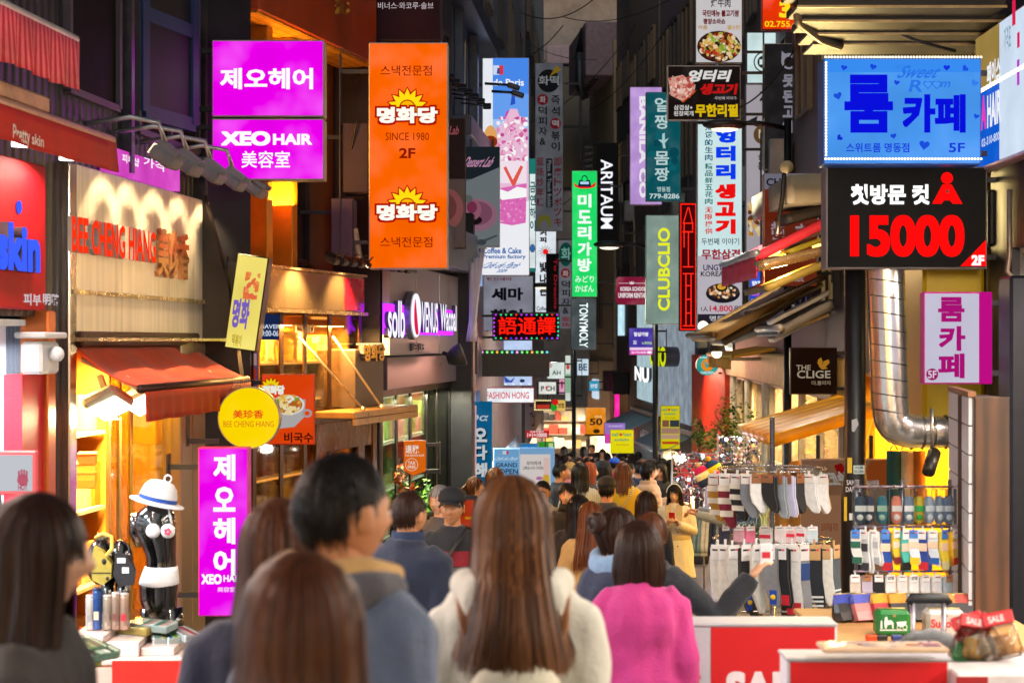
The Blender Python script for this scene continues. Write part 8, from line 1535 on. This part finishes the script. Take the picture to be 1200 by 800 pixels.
person("woman in a navy puffer with her hair in a bun and a blue scarf", 722, 589, 268, -62, None, 'f', 'down', 'dark', 'bun', top='#16223e', inf=.05, quilt=.012, n=2200, grp=FG, extra=[('scarf', '#7a98b8')], vox=.012)
o, T, k = person("dark clad woman reaching her arm to the sock rack on the right", 762, 597, 236, -30, None, 'f', 'far_reach', 'brown', 'short', top='#161a24', inf=.045, n=1800, grp=FG, vox=.013)
wp = T @ Vector((.56, .26, 1.44)); t = thing("sock_packet", "small white packet with red print held by the dark clad woman", "packet", wp); part("packet_body", MB(Matrix.Translation(wp)).box(-.03, .03, -.01, .01, -.02, .09, 0, .004), mat('#e0e0e4', .4), t); part("print", MB(Matrix.Translation(wp)).box(-.02, .02, -.0125, -.0105, .02, .05), mat('#c82838', .4), t)
person("man in a dark navy knit jacket with a stand collar, seen from behind", 478, 570, 232, -24, None, 'm', 'down', 'dark', 'crop', top='#141f36', inf=.04, n=2200, grp=FG, extra=[('collar', '#182848')], vox=.013, kind='jacket', turn=-16)
o, T, k = person("man in a black cap and black, red and grey sweater facing us", 530, 569, 178, 174, None, 'm', 'down', 'black', 'crop', top='#17171b', inf=.03, n=900, grp=FG, extra=[('cap', '#101218'), ('stripe', [('#7a1420', 1.19, 1.29), ('#5a5450', .84, 1.185)])], kind='sweater', vox=.013)
mb = MB(T); mb.tube([(-.12, -.1, 1.4), (-.1, .02, 1.44), (-.05, .135, 1.35), (.04, .165, 1.2), (.13, .16, 1.02), (.16, .08, .92)], .02, 8, flat=.3)
mb2 = MB(T); mb2.box(.12, .22, -.06, .16, .74, .93, 0, .02); strap_bag("crossbody_bag", "black crossbody bag worn by the man in the cap", "bag", T, tuple(T @ Vector((.17, .05, .74))), [("strap", mb, mat('#0e0e10', .6)), ("bag_body", mb2, mat('#101014', .5))])
# ---- the crowd in the middle --------------------------------------------------------------------------------
MG = "crowd walking down the lane"
def crowd(*a, **k): k.setdefault('grp', MG); return person(*a, **k)
crowd("white haired person behind the man in the black cap", 516, 566, 150, 150, None, 'f', 'down', 'grey', 'short', top='#4a4448')
crowd("woman with brown hair tied back in a ponytail by the drinks banner", 556, 556, 104, -80, None, 'f', 'down', 'brown', 'tail', top='#a8922c')
crowd("woman with loose brown hair before the grand opening board", 580, 546, 96, -60, None, 'f', 'down', 'brown', 'long', .25, '#3a3440')
crowd("man in glasses and a grey coat half hidden by the long brown hair", 636, 560, 116, 165, None, 'm', 'down', 'black', 'crop', top='#8c8680', glasses=True)
crowd("older woman with short black hair and a black coat facing us", 665, 564, 118, 170, None, 'f', 'down', 'black', 'short', top='#121216', extra=[('collar', '#101014')], n=700)
crowd("woman with black hair in a dark brown coat with a pale bag strap", 678, 577, 158, -10, None, 'f', 'down', 'black', 'long', .22, '#241a14', .045, n=900, disp=.009)
crowd("woman with long auburn tinted hair in a cream coat from behind", 692, 585, 168, -14, None, 'f', 'down', 'auburn', 'long', .34, '#c89a58', .04, n=1100)
crowd("man in a dark cap and grey jacket seen from behind", 711, 557, 118, -4, None, 'm', 'down', 'black', 'crop', top='#2c3340', inf=.035, extra=[('cap', '#16181e', 'back')], n=700)
o, T, k = crowd("woman in a mustard yellow jacket with a striped bag strap", 730, 536, 97, -5, None, 'f', 'down', 'brown', 'long', .2, '#b8940c', .05, .72, n=700, disp=.01)
mb = MB(T); mb.tube([(-.12, -.16, 1.0), (.0, -.17, 1.22), (.1, -.13, 1.38), (.11, -.02, 1.43)], .022, 8, flat=.3); mb2 = MB(T); mb2.box(-.3, -.2, -.14, .1, .78, 1.0, 0, .02)
strap_bag("crossbody_bag", "bag with a black and white strap on the mustard jacket", "bag", T, tuple(T @ Vector((-.25, 0, .78))), [("strap", mb, pattern('stripe', '#e8e8e8', '#101014', 14, .6, 0, .1, 'Z')), ("bag_body", mb2, mat('#20202a', .5))])
crowd("woman with straight dark brown hair just behind the trench coat", 757, 573, 142, -8, None, 'f', 'down', 'dark', 'long', .28, '#1c2028', n=1000)
o, T, k = crowd("young woman in a beige trench coat looking down at a red phone", 791, 564, 98, 168, None, 'f', 'phone', 'black', 'long', .3, '#c8bca8', .04, .52, flare=.05, n=1100, wave=.35, extra=[('lapel', '#baa684'), ('belt', '#b09c78'), ('buttons',), ('hairband', '#e0e0e0')], legs='#101014', shoes='#e8e8ea', tilt=14, kind='trench_coat', glasses=True)
ph = T @ Vector((0, .315, 1.3)); t = thing("phone", "red smartphone held in both hands by the trench coat wearer", "phone", ph); PT = Matrix.Translation(ph) @ Matrix.Rotation(R(168), 4, 'Z') @ Matrix.Rotation(R(-30), 4, 'X'); part("case", MB(PT).box(-.036, .036, .0, .009, -.07, .07, 0, .008), mat('#c01018', .35), t); part("screen", MB(PT).box(-.032, .032, -.0025, -.0004, -.065, .065), em('#dfe8ff', .7, 0, False), t)
mb = MB(T); mb.loft([[(.27+rx*math.cos(a), -.05+ry*math.sin(a), z) for a in np.linspace(0, 6.283, 15)[:-1]] for z, rx, ry in ((.78, .07, .12), (.85, .09, .14), (1.0, .08, .13), (1.08, .05, .1))]); mb2 = MB(T); mb2.tube([(.26, -.05, 1.06), (.2, -.02, 1.3), (.14, -.02, 1.43)], .012, 8)
strap_bag("shoulder_bag", "camel shoulder bag under the trench coat wearer's arm", "bag", T, tuple(T @ Vector((.27, 0, .78))), [("bag_body", mb, mat('#b08a50', .6, 0, .15, 10, .2)), ("strap", mb2, mat('#8a6838', .6))])
crowd("woman in a beige quilted puffer reaching to the stall on the right", 760, 536, 86, -75, None, 'f', 'front', 'black', 'short', top='#a8886c', inf=.055, quilt=.016, n=700, neck=1.47)
crowd("woman in glasses with a black bob behind the beige puffer", 773, 528, 80, 160, None, 'f', 'down', 'black', 'bob', top='#15151a', glasses=True, n=600, bangs=.03)
crowd("man in a navy hooded coat seen from behind", 748, 519, 74, 4, None, 'm', 'down', 'black', 'crop', top='#161e3a', inf=.055, extra=[('hood', '#141a34')], n=600)
crowd("dark haired man turned right beside the navy hooded coat", 735, 520, 76, -60, None, 'm', 'down', 'black', 'short', top='#1c1a1e', n=600)
crowd("person in a bright blue cap with a wine red hood", 720, 512, 61, -10, None, 'm', 'down', 'black', 'crop', top='#7a1024', extra=[('cap', '#1450c8'), ('hood', '#8a1428')])
crowd("woman in glasses and a black beanie with a pale denim jacket", 707, 522, 82, 60, None, 'f', 'down', 'black', 'long', .2, '#8aa0b4', .05, extra=[('cap', '#121214', 'beanie'), ('hood', '#6a625e')], glasses=True, n=600)
crowd("woman with long ginger hair in a black jacket looking right", 690, 527, 86, -80, None, 'f', 'down', 'ginger', 'long', .28, '#141418', .04, n=800, extra=[('blouse', '#e0dcd8')])
crowd("woman with a black bob in a white ribbed sweater from behind", 680, 538, 97, 2, None, 'f', 'down', 'black', 'long', .18, '#b8b8b4', .04, n=800, topmat=pattern('rib', '#c4c4c0', '#a8a8a4', 14, .9, 0, .5, 'X'), kind='sweater')
crowd("blonde woman in glasses and a black coat with a pink scarf", 668, 527, 84, 168, None, 'f', 'down', 'blonde', 'long', .2, '#16161c', .04, n=700, extra=[('scarf', '#c87880', 1)], glasses=True, skin='w')
crowd("dark haired man in a dark coat beside the blonde woman", 656, 524, 86, -70, None, 'm', 'down', 'black', 'crop', top='#24242a', n=600)
o, T, k = crowd("man with both arms raised to take a picture, blue backpack on", 689, 507, 57, 0, None, 'm', 'raised', 'black', 'crop', top='#6a4628', n=500)
mb = MB(T); mb.loft([[(rx*math.cos(a), -.22+ry*math.sin(a), z) for a in np.linspace(0, 6.283, 15)[:-1]] for z, rx, ry in ((.92, .13, .06), (1.0, .16, .08), (1.3, .15, .075), (1.4, .1, .05))]); mb2 = MB(T)
for sx in (-1, 1): mb2.tube([(sx*.12, .1, 1.15), (sx*.13, .1, 1.33), (sx*.12, -.02, 1.43), (sx*.11, -.16, 1.36)], .02, 8, flat=.4)
strap_bag("backpack", "dark blue backpack on the man with raised arms", "backpack", T, tuple(T @ Vector((0, -.2, .92))), [("bag_body", mb, mat('#1c2c50', .7)), ("strap", mb2, mat('#182440', .7))])
crowd("man facing us just left of the raised arms", 679, 507, 58, 165, None, 'm', 'down', 'black', 'crop', top='#1c2848', n=400)
crowd("man in a black beanie and tan coat further back", 764, 513, 67, 10, None, 'm', 'down', 'black', 'crop', top='#8a7450', inf=.05, extra=[('cap', '#141214', 'beanie'), ('collar', '#6a5a40')], n=400)
crowd("woman with brown hair beside the tan coat", 754, 515, 66, -20, None, 'f', 'down', 'brown', 'long', .25, '#3a2420', n=400)
crowd("woman with dark hair under the red price placard", 651, 508, 50, 40, None, 'f', 'down', 'dark', 'long', .22, '#3c2c28', n=320)
crowd("woman in brown looking right near the thin lamp post", 661, 512, 53, -60, None, 'f', 'down', 'black', 'short', top='#5a4434', n=320)
crowd("stall keeper in glasses bending over the knit caps", 855, 538, 104, 80, None, 'm', 'front', 'black', 'short', top='#8c949c', glasses=True, n=600, grp="people at the stall")
crowd("grey haired man in a blue checked shirt at the stall", 885, 533, 106, 85, None, 'm', 'bent', 'grey', 'short', top='#1c4a78', n=700, grp="people at the stall", topmat=pattern('tile', '#1a4a80', '#a8c0d8', 9, .8, 0, .1))
crowd("person in a brown newsboy cap among the stall goods", 935, 528, 118, 20, None, 'f', 'down', 'brown', 'short', top='#6a5438', extra=[('cap', '#8a6a3c')], n=500, grp="people at the stall")
rr = random.Random(77)
far = [("black coat and ponytail", 672, 506, 44, '#17171c', 'f', 'tail'), ("olive jacket", 700, 508, 46, '#4a4a2c', 'm', 'crop'), ("charcoal jacket", 712, 509, 47, '#26262c', 'm', 'crop'), ("red jacket", 727, 508, 48, '#8a1c20', 'f', 'long'), ("white padded jacket", 741, 508, 50, '#c8c8c8', 'f', 'bob'), ("dark green parka", 777, 518, 62, '#1c2c22', 'm', 'short'), ("grey wool coat", 644, 516, 60, '#6a6a70', 'f', 'long'), ("black leather jacket", 626, 508, 47, '#111114', 'm', 'crop'), ("beige coat", 611, 506, 44, '#b09870', 'f', 'long'), ("navy hooded jacket", 637, 503, 41, '#1a2038', 'm', 'crop'), ("brown coat", 661, 503, 39, '#4a3020', 'f', 'long'), ("pale pink coat", 684, 503, 39, '#c89aa0', 'f', 'long'), ("black padded jacket", 694, 502, 37, '#141418', 'm', 'short'), ("cream knit", 706, 505, 42, '#c8bca8', 'f', 'long'), ("denim jacket", 720, 505, 42, '#4a6080', 'm', 'crop'), ("dark coat and bun", 734, 506, 43, '#1c181c', 'f', 'bun'), ("grey hooded top", 748, 507, 46, '#54565c', 'm', 'short'), ("camel coat", 668, 508, 48, '#a8804c', 'f', 'bob'), ("black wool coat", 641, 509, 52, '#121216', 'f', 'short'), ("khaki coat", 786, 521, 66, '#5c5638', 'f', 'long'), ("plum jumper", 698, 515, 60, '#4a1c3c', 'f', 'long'), ("white shirt", 730, 513, 58, '#c0c0c4', 'm', 'crop'), ("dark blue down jacket", 671, 516, 63, '#141c34', 'm', 'crop')]
for lab, px, py, s_, col, sx, st in far:
    crowd("distant %s in a %s deep in the crowd" % ("man" if sx == 'm' else "woman", lab), px, py, s_, rr.choice([0, 8, -12, 170, 160]), None, sx, 'down', 'black', st, .22, col, n=240, grp="distant people at the lane's end")
bpy.data.scenes.remove(_tmp)
